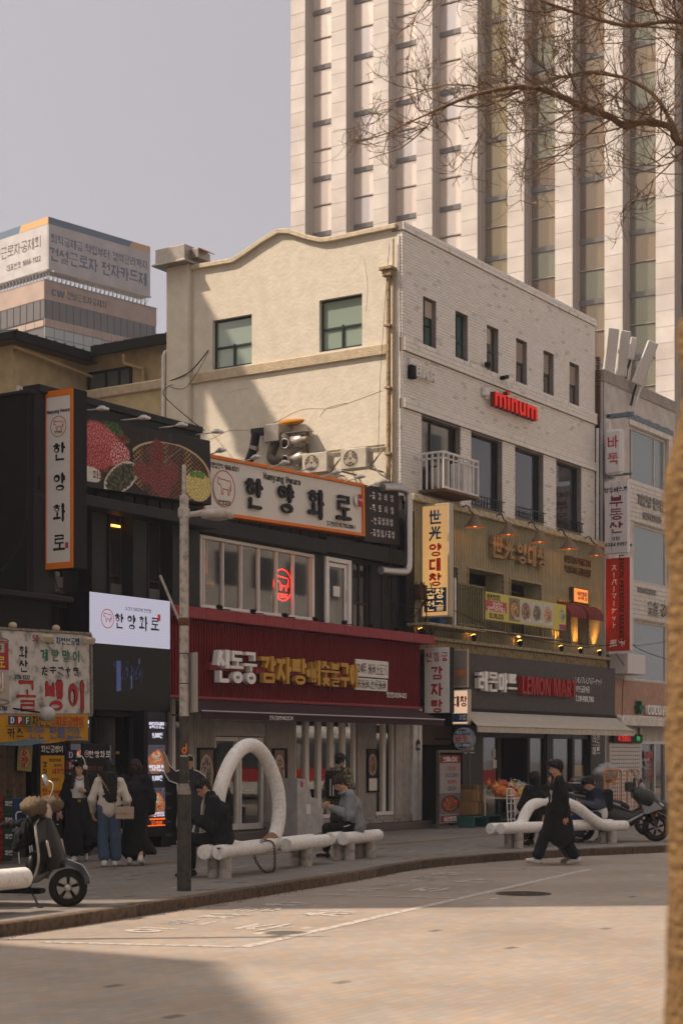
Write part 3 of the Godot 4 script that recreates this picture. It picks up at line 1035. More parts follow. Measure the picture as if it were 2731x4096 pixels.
	ep.cy(V3(11.0,8.1,0.06),V3(11.0,11.4,0.06),0.05,-1,8)
	part(o,"conduit",ep,M.white_paint)
	for q in [[0.2,11.2],[4.4,11.55],[5.2,11.55],[6.05,11.55],[4.05,11.05]]:
		part(o,"junction_box",B.new().bx(q[0],q[1],0.0,q[0]+0.17,q[1]+0.17,0.1,0.015),M.white_paint)
	part(o,"floodlight",B.new().ob(Transform3D(Basis(V3(0,1,0),0.4),V3(4.05,11.92,0.14)),V3(0.2,0.12,0.16),0.02).ob(Transform3D(Basis(V3(0,0,1),0.3),V3(4.95,11.76,0.16)),V3(0.26,0.1,0.16),0.02),M.black)
	var cr:=mat("crack_line",hex("a8977a"),0.9)
	for q in [[[-6.9,9.9],[-5.9,9.95],[-5.2,10.12],[-4.2,10.05],[-3.0,10.4],[-2.0,10.35],[-0.6,10.6]],[[-5.2,11.1],[-4.9,11.14],[-4.6,11.13]],[[-2.4,10.15],[-2.2,10.35],[-1.6,10.42]],[[-1.1,13.9],[-1.0,13.2],[-1.05,12.6]]]:
		var cp2:=[]
		for z in q: cp2.append(V3(-0.001,z[1],z[0]))
		part(o,"crack",B.new().tb(smooth(cp2,0.1),0.006,4),cr)
	olive_storey(o)
func olive_storey(o: Node3D):
	var ol:=mat("olive_sheet",hex("aca384"),0.6,0,T_grime,0.35)
	var olt:=mat("olive_trim",hex("a89a7c"),0.65,0,T_blotch,0.8)
	var openings:=[Rect2(1.0,5.0,1.28,1.45),Rect2(2.85,5.0,1.9,1.5),Rect2(5.15,5.0,1.8,1.42),Rect2(8.05,4.9,0.75,1.2),Rect2(9.25,4.9,0.75,1.2)]
	var b:=B.new()
	wall_with_holes(b,at3(0,4.6,0.2),11.05,3.3,openings.map(func(r): return Rect2(r.position.x,r.position.y - 4.6,r.size.x,r.size.y)),0.5)
	part(o,"cladding_sheet",b,ol)
	var rb:=B.new()
	var x:=0.04
	while x < 11.0:
		var cuts:=[]
		for r in openings: if x > r.position.x - 0.03 and x < r.end.x+0.03: cuts.append(r)
		if cuts.is_empty(): rb.bx(x - 0.014,4.62,0.2,x+0.014,7.84,0.222)
		else:
			rb.bx(x - 0.014,4.62,0.2,x+0.014,cuts[0].position.y - 0.05,0.222)
			rb.bx(x - 0.014,cuts[0].end.y+0.05,0.2,x+0.014,7.84,0.222)
		x += 0.085
	var ribs:=part(o,"cladding_ribs",rb,ol)
	ribs.set_meta("kind","stuff")
	for r in openings:
		var f:=B.new()
		f.bx(r.position.x - 0.05,r.position.y - 0.05,0.18,r.position.x,r.end.y+0.05,0.25,0.006)
		f.bx(r.end.x,r.position.y - 0.05,0.18,r.end.x+0.05,r.end.y+0.05,0.25,0.006)
		f.bx(r.position.x+0.001,r.end.y,0.18,r.end.x - 0.001,r.end.y+0.05,0.25,0.006)
		f.bx(r.position.x+0.001,r.position.y - 0.05,0.18,r.end.x - 0.001,r.position.y,0.25,0.006)
		part(o,"opening_frame",f,olt)
		part(o,"room_back",B.new().bx(r.position.x - 0.02,r.position.y - 0.1,-0.34,r.end.x+0.02,r.end.y+0.1,-0.3),M.interior)
	for r in openings.slice(1,3):
		var s:=B.new()
		for k in 3: s.bx(r.position.x+0.1,5.75+k*0.2,-0.29,r.end.x - 0.5,5.8+k*0.2,-0.2)
		part(o,"shelf",s,mat("dim_shelf",hex("4c443c"),0.8))
	part(o,"cornice",B.new().bx(-0.05,7.86,0.05,11.05,8.02,0.36,0.02),mat("cornice_stone",hex("c2b294"),0.9,0,T_blotch,0.6))
	part(o,"beam",B.new().bx(0.0,4.53,0.2,11.0,4.62,0.5,0.012),olt)
	part(o,"soffit_board",B.new().bx(0.0,4.28,0.2,11.0,4.528,0.38,0.01),mat("ochre_board",hex("a08a66"),0.8,0,T_blotch,0.5))
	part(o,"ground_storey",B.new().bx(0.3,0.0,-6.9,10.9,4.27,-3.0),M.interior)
const COW:=[0.10,0.62,0.16,0.74,0.12,0.84,0.18,0.78,0.26,0.80,0.30,0.74,0.45,0.76,0.70,0.72,0.84,0.74,0.90,0.66,0.90,0.36,0.87,0.36,0.86,0.55,0.80,0.42,0.80,0.20,0.72,0.20,0.72,0.40,0.58,0.38,0.44,0.42,0.42,0.20,0.34,0.20,0.32,0.48,0.24,0.58,0.16,0.56]
func emblem(b: B,T: Transform3D,r: float,th: float) -> void:
	b.ring(T,r,th,0.0)
	var pts:=[]
	for k in range(0,COW.size(),2): pts.append(Vector2((COW[k] - 0.5)*1.55*r,(COW[k+1] - 0.42)*1.5*r))
	b.strip(pts,th*0.8,T,0.0,0.0008,true)
func grill_print() -> Image:
	var im:=Image.create(640,200,false,Image.FORMAT_RGB8)
	im.fill(hex("1d1a19"))
	var f:=print_noise(3)
	blob(im,0.03,0.10,0.05,0.12,hex("8e9098"),hex("30343c"),f,0.5)
	blob(im,0.04,0.30,0.10,0.10,hex("8a5a34"),hex("6a4226"),f,1,-0.2,0.05,6.0)
	blob(im,0.30,0.12,0.07,0.14,hex("3f6a2e"),hex("1d3018"),f,0.4,0.3)
	blob(im,0.36,0.22,0.05,0.07,hex("8a5230"),hex("4a2a18"),f)
	blob(im,0.20,0.72,0.22,0.05,hex("7a4226"),hex("4a2415"),f,1,-0.12,0.1)
	blob(im,0.12,0.44,0.15,0.27,hex("961c22"),hex("bc807c"),f,0.28,0.1)
	blob(im,0.25,0.34,0.15,0.24,hex("a02028"),hex("c08884"),f,0.26,0.5)
	blob(im,0.19,0.55,0.13,0.18,hex("8e181e"),hex("b87874"),f,0.26,-0.2)
	blob(im,0.34,0.46,0.07,0.18,hex("8e1e22"),hex("d8b0ac"),f,0.3)
	blob(im,0.07,0.80,0.14,0.11,hex("d4cfca"),hex("c4beb8"),f,1,0.06,0.03,4.0)
	blob(im,0.345,0.80,0.13,0.20,hex("d0ccc4"),hex("b8b2a8"),f,1,-0.5,0.03)
	blob(im,0.345,0.80,0.115,0.175,hex("20221a"),hex("5a5a3c"),f,0.6,-0.5)
	for y in range(30,200):
		for x in range(275,640):
			var p:=Vector2((x - 440.0)/190.0,(y - 120.0)/88.0)
			if p.length() < 1.0:
				var a:=sin(x*0.30+y*0.42)+0.25*sin(x*0.11)
				var c:=sin(x*0.30 - y*0.50)
				if a > 0.78 or c > 0.80: im.set_pixel(x,y,hex("704428").lerp(hex("a88858"),0.5+0.5*sin(x*0.05)))
				elif f.get_noise_2d(x*2.0,y*2.0) > 0.25: im.set_pixel(x,y,hex("582416"))
			elif p.length() < 1.06 and y < 130: im.set_pixel(x,y,hex("b8a480"))
	im.fill_rect(Rect2i(275,0,3,30),hex("100f0f"))
	blob(im,0.60,0.42,0.055,0.30,hex("40100f"),hex("8e4440"),f,0.22,0.1)
	for q in [[0.48,0.62,0.05,0.12],[0.54,0.68,0.06,0.13],[0.60,0.78,0.06,0.12],[0.65,0.88,0.06,0.12],[0.69,0.62,0.075,0.17]]:
		blob(im,q[0],q[1],q[2],q[3],hex("4a1616"),hex("96544c"),f,0.22,-0.5)
	blob(im,0.90,0.74,0.10,0.24,hex("b09a54"),hex("d8c88c"),f,0.3,0.0,0.06)
	for q in [0.86,0.90,0.93]: blob(im,q,0.56,0.022,0.055,hex("2e5e24"),hex("7a9a4c"),f,0.4)
	for k in 70:
		var t:=k/70.0
		im.fill_rect(Rect2i(int(410+100*t),int(92 - 60*t),2,2),hex("8c8684"))
	for y in range(0,110):
		for x in range(300,460):
			var s:=f.get_noise_2d(x*1.2,y*0.7)*0.5
			if s > 0.05:
				var c0:=im.get_pixel(x,y)
				im.set_pixel(x,y,c0.lerp(hex("7c7c90"),s*0.7))
	return im
func bowl_print(sd: int) -> Image:
	var im:=Image.create(96,128,false,Image.FORMAT_RGB8)
	im.fill(hex("4c4850"))
	var f:=print_noise(sd)
	blob(im,0.8,0.12,0.18,0.12,hex("3a3038"),hex("6a5a70"),f,0.5)
	blob(im,0.46,0.6,0.5,0.36,hex("b07458"),hex("8a5440"),f,0.8,-0.6,0.05,6.0)
	blob(im,0.5,0.46,0.36,0.27,hex("8a4a24"),hex("c07c44"),f,1,0,0.02)
	blob(im,0.5,0.42,0.31,0.20,hex("b8502c"),hex("e0a070"),f,0.5,0,0.05)
	blob(im,0.5,0.42,0.17,0.12,hex("d8d0c0"),hex("6a5a4c"),f,0.3,0,0.2)
	return im
func dish_print(sd: int,bg: Color,dish: Color,a: Color,c: Color,w:=80,h:=100) -> Image:
	var im:=Image.create(w,h,false,Image.FORMAT_RGB8)
	im.fill(bg)
	var f:=print_noise(sd)
	blob(im,0.5,0.5,0.44,0.40,dish,dish.darkened(0.15),f,1,0,0.02)
	blob(im,0.5,0.5,0.36,0.33,a,c,f,0.35,0,0.12)
	blob(im,0.42,0.42,0.2,0.16,c.lightened(0.2),a.darkened(0.2),f,0.3,0.5,0.3)
	blob(im,0.6,0.6,0.14,0.12,hex("5a6a30"),a,f,0.3,0.2,0.3)
	return im
func picture(parent: Node,called: String,T: Transform3D,w: float,h: float,m: Material) -> void:
	var b:=B.new()
	b.quad(T*V3(-w/2,-h/2,0),T*V3(w/2,-h/2,0),T*V3(w/2,h/2,0),T*V3(-w/2,h/2,0),true)
	part(parent,called,b,m)
func roll(a: float) -> Basis:
	return Basis(V3(0,0,1),a)
func dark_building():
	var o:=thing("grill_restaurant_building","dark panelled two storey restaurant building with narrow windows over red shopfront","building")
	var dm: StandardMaterial3D = M.dark_metal
	var dd: StandardMaterial3D = M.darker_metal
	part(o,"side_wall",B.new().bx(-13.26,4.45,-7.0,-13.1,8.03,0.38),dd)
	for z in [-5.4,-3.6,-1.9,-0.6]: part(o,"wall_seam",B.new().bx(-13.285,4.5,z,-13.262,8.0,z+0.03),dd)
	part(o,"upper_wall",B.new().bx(-13.1,6.3,0.1,-8.4,8.1,0.4),dm)
	part(o,"wall_cap",B.new().bx(-13.3,8.03,-7.0,-13.05,8.1,0.45,0.01).bx(-13.04,8.102,0.05,-8.38,8.24,0.46,0.015),dm)
	part(o,"recess_wall",B.new().bx(-13.1,4.45,-0.1,-8.4,6.3,0.08),dd)
	for p in [[-13.1,-12.55],[-11.6,-11.2],[-10.45,-10.04],[-9.27,-8.42]]:
		part(o,"pier",B.new().bx(p[0],4.5,0.08,p[1],6.295,0.4,0.01),dm)
		part(o,"pier_edge",B.new().bx(p[1]+0.003,4.5,0.08,p[1]+0.05,6.29,0.34),dd)
	for x in [-12.42,-10.8,-9.67]:
		var wd:=window(o,"narrow_window",at3(x+0.17,5.45,0.11),0.36,1.6,mat("brown_frame",hex("3a2f2a"),0.5),mat("dark_pane",hex("2a2624"),0.06),[],[0.72],0.03)
		part(wd,"sash",B.new().bx(x+0.02,4.75,0.13,x+0.32,4.95,0.15,0.01),mat("grey_film",hex("5c5a5a"),0.4))
	part(o,"lit_ceiling_strip",B.new().bx(-10.78,6.02,0.145,-10.52,6.06,0.15),emit("warm_strip",Color(1.0,0.62,0.25),2.5))
	part(o,"ledge",B.new().bx(-12.42,6.18,0.41,-8.4,6.38,0.82,0.012),dm)
	for k in 13: part(o,"panel_joint",B.new().bx(-13.0+k*0.37,6.382,0.402,-12.98+k*0.37,6.62,0.43),dd)
	part(o,"window_wall",B.new().bx(-8.4,6.18,-0.3,0.05,7.5,0.1),dm)
	for p in [[-4.0,-3.55],[-2.5,-2.35],[-1.6,0.05]]: part(o,"window_wall",B.new().bx(p[0],4.6,-0.3,p[1],6.178,0.1),dm)
	part(o,"header_panel",B.new().bx(-8.27,6.2,0.102,-3.72,6.5,0.32,0.01).bx(-3.715,6.25,0.102,-0.2,6.6,0.28,0.01),dm)
	for k in 22: part(o,"panel_joint",B.new().bx(-8.2+k*0.37,6.505,0.10,-8.18+k*0.37,7.0,0.125),dd)
	for x in [-1.15,-0.7,-0.3]: part(o,"panel_joint",B.new().bx(x,4.6,0.1,x+0.02,6.2,0.125),dd)
	part(o,"roof",B.new().bx(-13.2,7.4,-7.0,0.04,7.5,-0.31),M.asphalt_far)
	part(o,"corner_post",B.new().bx(-0.35,4.5,0.101,0.05,7.6,0.3),M.black)
	var fr: StandardMaterial3D = M.white_frame
	var win:=Node3D.new(); win.name = "folding_window"; o.add_child(win,true)
	part(win,"frame",B.new().bx(-8.06,6.10,0.0,-3.98,6.17,0.14,0.01).bx(-8.06,4.70,0.0,-3.98,4.77,0.14,0.01).bx(-8.06,4.772,0.0,-8.0,6.098,0.14,0.01).bx(-4.05,4.772,0.0,-3.98,6.098,0.14,0.01),fr)
	var ms:=[-8.0,-7.91,-7.27,-6.64,-6.02,-5.37,-4.75,-4.06]
	for k in range(1,7): part(win,"mullion",B.new().bx(ms[k] - 0.018,4.772,0.03,ms[k]+0.018,6.098,0.12,0.008),fr)
	for k in 7: part(win,"pane",B.new().bx(ms[k]+0.03,4.78,0.06,ms[k+1] - 0.03,6.09,0.068),M.pane)
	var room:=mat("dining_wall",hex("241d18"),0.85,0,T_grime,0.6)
	part(o,"dining_room",B.new().bx(-8.3,4.5,-3.6,-4.0,6.4,-3.5).bx(-8.3,6.4,-3.6,-4.0,6.45,-0.05).bx(-8.3,4.55,-3.6,-4.0,4.6,-0.05).bx(-8.35,4.5,-3.6,-8.3,6.4,-0.05).bx(-4.0,4.5,-3.6,-3.95,6.4,-0.31),room)
	part(o,"ceiling_strip",B.new().bx(-7.9,6.3,-1.6,-6.3,6.33,-1.54).bx(-6.9,6.3,-2.5,-5.2,6.33,-2.44),emit("strip",Color(1.0,0.66,0.32),3.0))
	var sl:=OmniLight3D.new(); sl.name = "ceiling_strip_light"; sl.position = V3(-6.8,6.2,-1.6); sl.light_color = Color(1.0,0.66,0.35); sl.light_energy = 0.35; sl.light_size = 0.3; sl.omni_range = 6; sl.shadow_enabled = true
	add_child(sl)
	var cop:=mat("copper",hex("b0683c"),0.25,0.85)
	for p in [[-7.85,-0.6],[-6.55,-0.9]]:
		var hd:=B.new()
		hd.cy(V3(p[0],5.55,p[1]),V3(p[0],6.4,p[1]),0.05,-1,10)
		hd.lathe(at3(p[0],5.2,p[1]),[Vector2(0.05,0.36),Vector2(0.07,0.34),Vector2(0.2,0.2),Vector2(0.2,0.06),Vector2(0.0,0.0)],16)
		part(o,"copper_hood",hd,cop)
	part(o,"picture",B.new().bx(-4.75,4.9,-0.5,-4.2,5.45,-0.45),pic("dim_poster",dish_print(8,hex("2c2a30"),hex("5a5658"),hex("2e2a2c"),hex("a89a94"))))
	part(o,"green_board",B.new().bx(-5.9,4.8,-2.6,-5.1,5.7,-2.5),mat("green_board",hex("2f5a48"),0.6))
	var dr:=Node3D.new(); dr.name = "balcony_door"; o.add_child(dr,true)
	part(dr,"frame",B.new().bx(-3.55,4.6,0.0,-3.44,6.18,0.16,0.01).bx(-2.62,4.6,0.0,-2.5,6.18,0.16,0.01).bx(-3.438,6.08,0.0,-2.622,6.178,0.16,0.01),fr)
	part(dr,"leaf",B.new().bx(-3.42,4.62,0.05,-3.34,6.06,0.11,0.006).bx(-2.72,4.62,0.05,-2.64,6.06,0.11,0.006).bx(-3.338,5.98,0.05,-2.722,6.06,0.11),fr)
	part(dr,"pane",B.new().bx(-3.335,4.65,0.07,-2.725,5.975,0.08),M.pane_dark)
	part(dr,"notice",B.new().bx(-3.17,5.32,0.09,-2.9,5.55,0.094),M.sign_white)
	part(dr,"handle",B.new().cy(V3(-2.68,5.2,0.13),V3(-2.68,5.5,0.13),0.012,-1,6),M.steel)
	part(o,"stair_room",B.new().bx(-3.6,4.5,-1.6,-1.5,6.3,-1.5),room)
	window(o,"dark_window",at3(-1.97,5.4,0.0),0.72,1.56,mat("brown_frame",hex("3a2f2a"),0.5),M.dark_pane,[0.5],[0.6],0.04)
	part(o,"shell",B.new().bx(-13.2,0.0,-7.0,-11.2,4.4,0.1).bx(-9.85,0.0,-0.3,-9.65,4.4,0.39).bx(-11.2,2.6,-7.0,-9.85,4.4,0.1).bx(-13.2,4.4,-7.0,0.04,4.5,0.2).bx(-9.65,2.9,-0.3,0.05,4.39,0.39),dd)
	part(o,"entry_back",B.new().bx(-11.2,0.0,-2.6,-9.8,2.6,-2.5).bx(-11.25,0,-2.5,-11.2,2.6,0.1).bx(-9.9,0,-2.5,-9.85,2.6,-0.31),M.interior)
	part(o,"entry_beam",B.new().bx(-11.15,2.46,0.1,-9.87,2.6,0.32,0.01),mat("grey_beam",hex("5a5450"),0.7))
	var dl:=Node3D.new(); dl.name = "entry_door"; o.add_child(dl,true)
	part(dl,"leaf",B.new().bx(-11.1,0.15,0.0,-10.55,2.44,0.06,0.01),mat("door_black",hex("1e1c1c"),0.3))
	part(dl,"frame",B.new().bx(-10.05,0.1,-0.05,-9.9,2.45,0.12,0.01),mat("door_grey",hex("77787a"),0.5))
	part(dl,"hinge",B.new().bx(-10.56,1.75,0.062,-10.48,1.8,0.09).bx(-10.56,0.95,0.062,-10.48,1.0,0.09),mat("brass",hex("a8823c"),0.3,0.8))
	var ws:=mat("shop_sheet",hex("b8b0aa"),0.6,0,T_grime,0.5)
	part(o,"step",B.new().bx(-9.7,0.0,0.39,0.12,0.17,0.76,0.012),mat("step_granite",hex("6c625c"),0.85,0,T_fine,1.2))
	part(o,"plinth",B.new().bx(-6.15,0.17,0.2,0.1,0.33,0.44,0.008).bx(-9.65,0.17,0.2,-7.87,0.33,0.44,0.008),mat("plinth_white",hex("a8a09a"),0.8,0,T_blotch,0.8))
	for p in [[-8.75,-7.87],[-6.13,-5.05],[-2.57,-1.8]]:
		part(o,"ribbed_panel",B.new().bx(p[0],0.332,0.2,p[1],2.88,0.38),ws)
		var r:=B.new()
		var x: float = p[0]+0.03
		while x < p[1] - 0.03:
			r.bx(x,0.335,0.38,x+0.028,2.87,0.402)
			x += 0.075
		part(o,"ribs",r,ws)
	part(o,"plain_panel",B.new().bx(-0.95,0.332,0.2,-0.62,2.88,0.385).bx(-0.61,0.332,0.2,-0.29,2.88,0.385),ws)
	part(o,"corner_pilaster",B.new().bx(-0.28,0.172,0.2,-0.06,2.88,0.47,0.012).bx(-0.05,0.172,0.2,0.1,2.88,0.49,0.012),M.white_paint)
	part(o,"door_header",B.new().bx(-7.86,2.12,0.2,-6.14,2.42,0.36,0.01).bx(-7.86,2.425,0.2,-6.14,2.88,0.34),ws)
	for k in 2:
		var d:=Node3D.new(); d.name = "glass_door"; o.add_child(d,true)
		var x0:=-7.84+k*0.86
		part(d,"frame",B.new().bx(x0,0.2,0.22,x0+0.07,2.1,0.32,0.008).bx(x0+0.76,0.2,0.22,x0+0.83,2.1,0.32,0.008).bx(x0+0.072,0.2,0.22,x0+0.758,0.32,0.32).bx(x0+0.072,2.02,0.22,x0+0.758,2.1,0.32),fr)
		part(d,"pane",B.new().bx(x0+0.072,0.322,0.26,x0+0.758,2.018,0.268),M.pane)
	var wx:=[-5.03,-4.545,-4.06,-3.575,-3.09,-2.6]
	for k in 5:
		var d:=Node3D.new(); d.name = "folding_pane"; o.add_child(d,true)
		var a: float = wx[k]+0.008
		var c: float = wx[k+1] - 0.008
		part(d,"frame",B.new().bx(a,0.34,0.22,a+0.06,2.86,0.33,0.006).bx(c - 0.06,0.34,0.22,c,2.86,0.33,0.006).bx(a+0.062,0.34,0.22,c - 0.062,0.42,0.33).bx(a+0.062,2.5,0.22,c - 0.062,2.56,0.33),fr)
		part(d,"pane",B.new().bx(a+0.062,0.422,0.27,c - 0.062,2.86,0.278),M.pane)
	for k in 2:
		var d:=Node3D.new(); d.name = "narrow_pane"; o.add_child(d,true)
		var a:=-1.78+k*0.42
		part(d,"frame",B.new().bx(a,0.34,0.22,a+0.06,2.86,0.33,0.006).bx(a+0.35,0.34,0.22,a+0.41,2.86,0.33,0.006).bx(a+0.062,0.34,0.22,a+0.348,0.42,0.33),fr)
		part(d,"pane",B.new().bx(a+0.062,0.422,0.27,a+0.348,2.86,0.278),M.pane)
	var d2:=Node3D.new(); d2.name = "side_glazing"; o.add_child(d2,true)
	part(d2,"frame",B.new().bx(-9.63,0.2,0.22,-9.57,2.86,0.34,0.006).bx(-9.2,0.2,0.22,-9.1,2.86,0.34,0.006).bx(-8.82,0.2,0.22,-8.76,2.86,0.34,0.006),fr)
	part(d2,"pane",B.new().bx(-9.568,0.2,0.26,-9.202,2.86,0.268).bx(-9.098,0.2,0.26,-8.822,2.86,0.268),M.pane)
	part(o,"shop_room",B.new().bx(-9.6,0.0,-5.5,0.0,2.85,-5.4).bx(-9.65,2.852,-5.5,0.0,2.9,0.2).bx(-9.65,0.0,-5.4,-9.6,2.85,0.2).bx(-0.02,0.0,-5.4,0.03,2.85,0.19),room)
	part(o,"shop_floor",B.new().bx(-9.6,0.1,-5.4,-0.02,0.17,0.388),mat("dim_floor",hex("4c423a"),0.5))
	for q in [[-7.0,-3.4,"7a1d1a"],[-4.4,-2.2,"8c1c16"],[-5.6,-4.2,"a08048"],[-2.2,-3.6,"7a2a1c"]]:
		part(o,"table",B.new().bx(q[0] - 0.6,0.85,q[1] - 0.35,q[0]+0.6,0.9,q[1]+0.35,0.01).cy(V3(q[0],0.17,q[1]),V3(q[0],0.85,q[1]),0.05),M.wood)
		part(o,"wall_poster",B.new().bx(q[0] - 0.4,1.3,-5.38,q[0]+0.3,2.1,-5.36),mat("poster_" + q[2],hex(q[2]),0.7))
	part(o,"ceiling_lamp",B.new().bx(-5.0,2.8,-2.4,-3.9,2.84,-2.3).bx(-7.6,2.8,-2.9,-6.5,2.84,-2.8),emit("strip_white",Color(1.0,0.85,0.65),2.0))
	var s2:=OmniLight3D.new(); s2.name = "shop_ceiling_light"; s2.position = V3(-4.45,2.7,-2.35); s2.light_color = Color(1.0,0.85,0.65); s2.light_energy = 0.25; s2.light_size = 0.3; s2.omni_range = 8; s2.shadow_enabled = true
	add_child(s2)
func arm_lamp(label: String,p: Vector3,q: Vector3) -> void:
	var o:=thing("arm_lamp",label,"lamp","arm lamps over the restaurant signs",p)
	var e:=q - p
	part(o,"arm",B.new().cy(Vector3.ZERO,e - e.normalized()*0.1,0.013,-1,6),M.white_paint)
	var d:=e.normalized()
	var x:=Vector3.UP.cross(d).normalized()
	part(o,"head",B.new().ob(Transform3D(Basis(x,d.cross(x),d),e),V3(0.13,0.05,0.26),0.015).ob(Transform3D(Basis(x,d.cross(x),d),e+V3(0,0.035,0) - d*0.02),V3(0.08,0.04,0.14),0.012),M.white_paint)
func dark_signs():
	var bt: StandardMaterial3D = M.black_text
	var ink:=mat("brush_ink",hex("171516"),0.5)
	var em:=mat("emblem_orange",hex("c05030"),0.6)
	var g:=thing("grill_billboard","wide billboard of raw and grilled beef above the narrow windows","billboard","",V3(-10.42,7.22,0.72),0.0)
	g.rotation.z = 0.036
	part(g,"box",B.new().bx(-2.2,-0.63,-0.3,1.95,0.63,0.0,0.01),M.black)
	picture(g,"print",at3(-0.125,0,0.004),4.12,1.24,pic("grill_print",grill_print(),0.45))
	sign_text(g,"한양",at3(-1.9,-0.37,0.008),0.15,0.026,mat("meat_red_text",hex("6a2a24"),0.6),true)
	sign_text(g,"화로",at3(-1.38,-0.39,0.008),0.15,0.026,M.meat_red_text,true)
	var s:=thing("white_signboard","long cream signboard with orange border and black brush letters","sign","",V3(-5.28,7.24,0.34))
	s.rotation.z = 0.031
	part(s,"box",B.new().bx(-2.95,-0.6,-0.22,2.95,0.6,0.0,0.008),M.orange)
	part(s,"border",B.new().bx(-2.95,0.53,0.002,2.95,0.6,0.07,0.008).bx(-2.95,-0.6,0.002,2.95,-0.53,0.07,0.008).bx(2.88,-0.528,0.002,2.95,0.528,0.07,0.008),M.orange)
	part(s,"face",B.new().bx(-2.94,-0.528,0.002,2.878,0.528,0.02),M.sign_white)
	var tx:=["한","양","화","로"]
	for k in 4: letters(s,tx[k],at3([-1.33,-0.2,0.95,2.06][k],-0.06,0.055),0.62,0.115,0.05,ink,true,0.95)
	sign_text(s,"Hanyang Hwaro",at3(-0.25,0.37,0.03),0.17,0.02,bt,false,0.92)
	sign_text(s,"가맹점문의 1666.8521",at3(-2.3,0.40,0.03),0.115,0.014,bt,false,0.8)
	sign_text(s,"중구명동점 02.779.2280-1",at3(2.0,-0.42,0.03),0.11,0.014,bt,false,0.8)
	var eb:=B.new()
	emblem(eb,at3(-2.32,-0.04,0.045),0.36,0.022)
	part(s,"emblem",eb,em)
	part(s,"emblem_disc",B.new().lathe(Transform3D(Basis(V3(1,0,0),PI/2),V3(-2.32,-0.04,0.02)),[Vector2(0.38,0.0),Vector2(0.38,0.02),Vector2(0.0,0.0205)],28),M.sign_white)
	sign_text(s,"한양화로",at3(-2.32,-0.33,0.046),0.10,0.018,bt,true)
	var sl:=thing("seal_plate","small red and white seal plate at the cream signboard's end","plate","",V3(-2.62,7.52,0.44))
	part(sl,"disc",B.new().lathe(Transform3D(Basis(V3(1,0,0),PI/2),V3(-0.06,-0.02,-0.03)),[Vector2(0.11,0),Vector2(0.11,0.02),Vector2(0,0.021)],16),M.sign_white)
	part(sl,"seal",B.new().bx(-0.06,-0.15,-0.005,0.10,0.13,0.02,0.02),mat("seal_red",hex("a82a30"),0.5))
	sign_text(sl,"트러다",at3(0.02,0.0,0.024),0.06,0.01,M.white_text)
	var mb:=thing("dark_menu_board","dark board with four rows of white letters beside the cream signboard","sign","",V3(-1.49,7.33,0.3))
	mb.rotation.z = 0.05
	part(mb,"board",B.new().bx(-0.79,-0.66,-0.2,0.79,0.64,0.03,0.008),mat("menu_brown",hex("2e2624"),0.6))
	var rows:=["-꽃 갈 비 살","-특 토 시 살","-눈꽃살치살","-꽃등심/꽃살"]
	for k in 4: sign_text(mb,rows[k],at3(0.02,0.42 - k*0.285,0.034),0.165,0.018,M.white_text,false,0.8,0.04)
	var v:=thing("vertical_brush_sign","tall white hanging sign with orange rim and brush letters on the dark corner","sign","",V3(-12.8,6.57,0.70))
	part(v,"box",B.new().bx(0.0,-1.57,-0.34,0.36,1.57,0.34,0.01),M.black)
	part(v,"rim",B.new().bx(-0.02,-1.57,-0.34,-0.002,1.57,-0.28).bx(-0.02,-1.57,0.28,-0.002,1.57,0.34).bx(-0.02,1.46,-0.278,-0.002,1.57,0.278).bx(-0.02,-1.57,-0.278,-0.002,-1.46,0.278),M.orange)
	part(v,"face",B.new().bx(-0.012,-1.458,-0.278,-0.003,1.458,0.278),M.sign_white)
	var vb:=B.new()
	column(vb,"한양화로",Transform3D(FU,V3(-0.016,0.48,0.02)),0.31,0.535,0.058,0.0,true,0.92)
	part(v,"lettering",vb,ink)
	sign_text(v,"Hanyang Hwaro",Transform3D(FU,V3(-0.016,1.2,0)),0.075,0.01,ink,false,0.82)
	sign_text(v,"한양화로",Transform3D(FU,V3(-0.016,0.83,0)),0.045,0.008,ink)
	var ve:=B.new()
	emblem(ve,Transform3D(FU,V3(-0.016,0.93,0)),0.18,0.014)
	part(v,"emblem",ve,em)
	part(v,"seal",B.new().bx(-0.017,-1.22,0.16,-0.013,-1.12,0.23),mat("seal_red",hex("a82a30"),0.5))
	part(v,"bracket",B.new().bx(0.1,0.9,-0.75,0.16,0.96,-0.34).bx(0.1,-0.9,-0.75,0.16,-0.84,-0.34).bx(0.05,-0.6,-0.5,0.3,0.9,-0.345),M.black)
	var names:=["first","second","third","fourth","fifth"]
	var P:=[V3(-12.0,7.94,0.45),V3(-10.85,7.96,0.45),V3(-9.73,8.0,0.45),V3(-8.6,8.05,0.45)]
	var Q:=[V3(-12.22,7.85,1.2),V3(-11.08,7.88,1.2),V3(-9.99,7.93,1.2),V3(-8.88,7.98,1.2)]
	for k in 4: arm_lamp("%s white arm lamp from the left over the grilled beef billboard" % names[k],P[k],Q[k])
	var R:=[-8.58,-7.43,-6.43,-5.46,-4.49,-3.53,-2.54]
	var nm:=["half hidden first","second","third","fourth","fifth","sixth","last"]
	for k in 7: arm_lamp("%s white arm lamp along the cream signboard's top edge" % nm[k],V3(R[k]+0.35,7.68+k*0.035,0.36),V3(R[k],7.68+k*0.037,1.05))
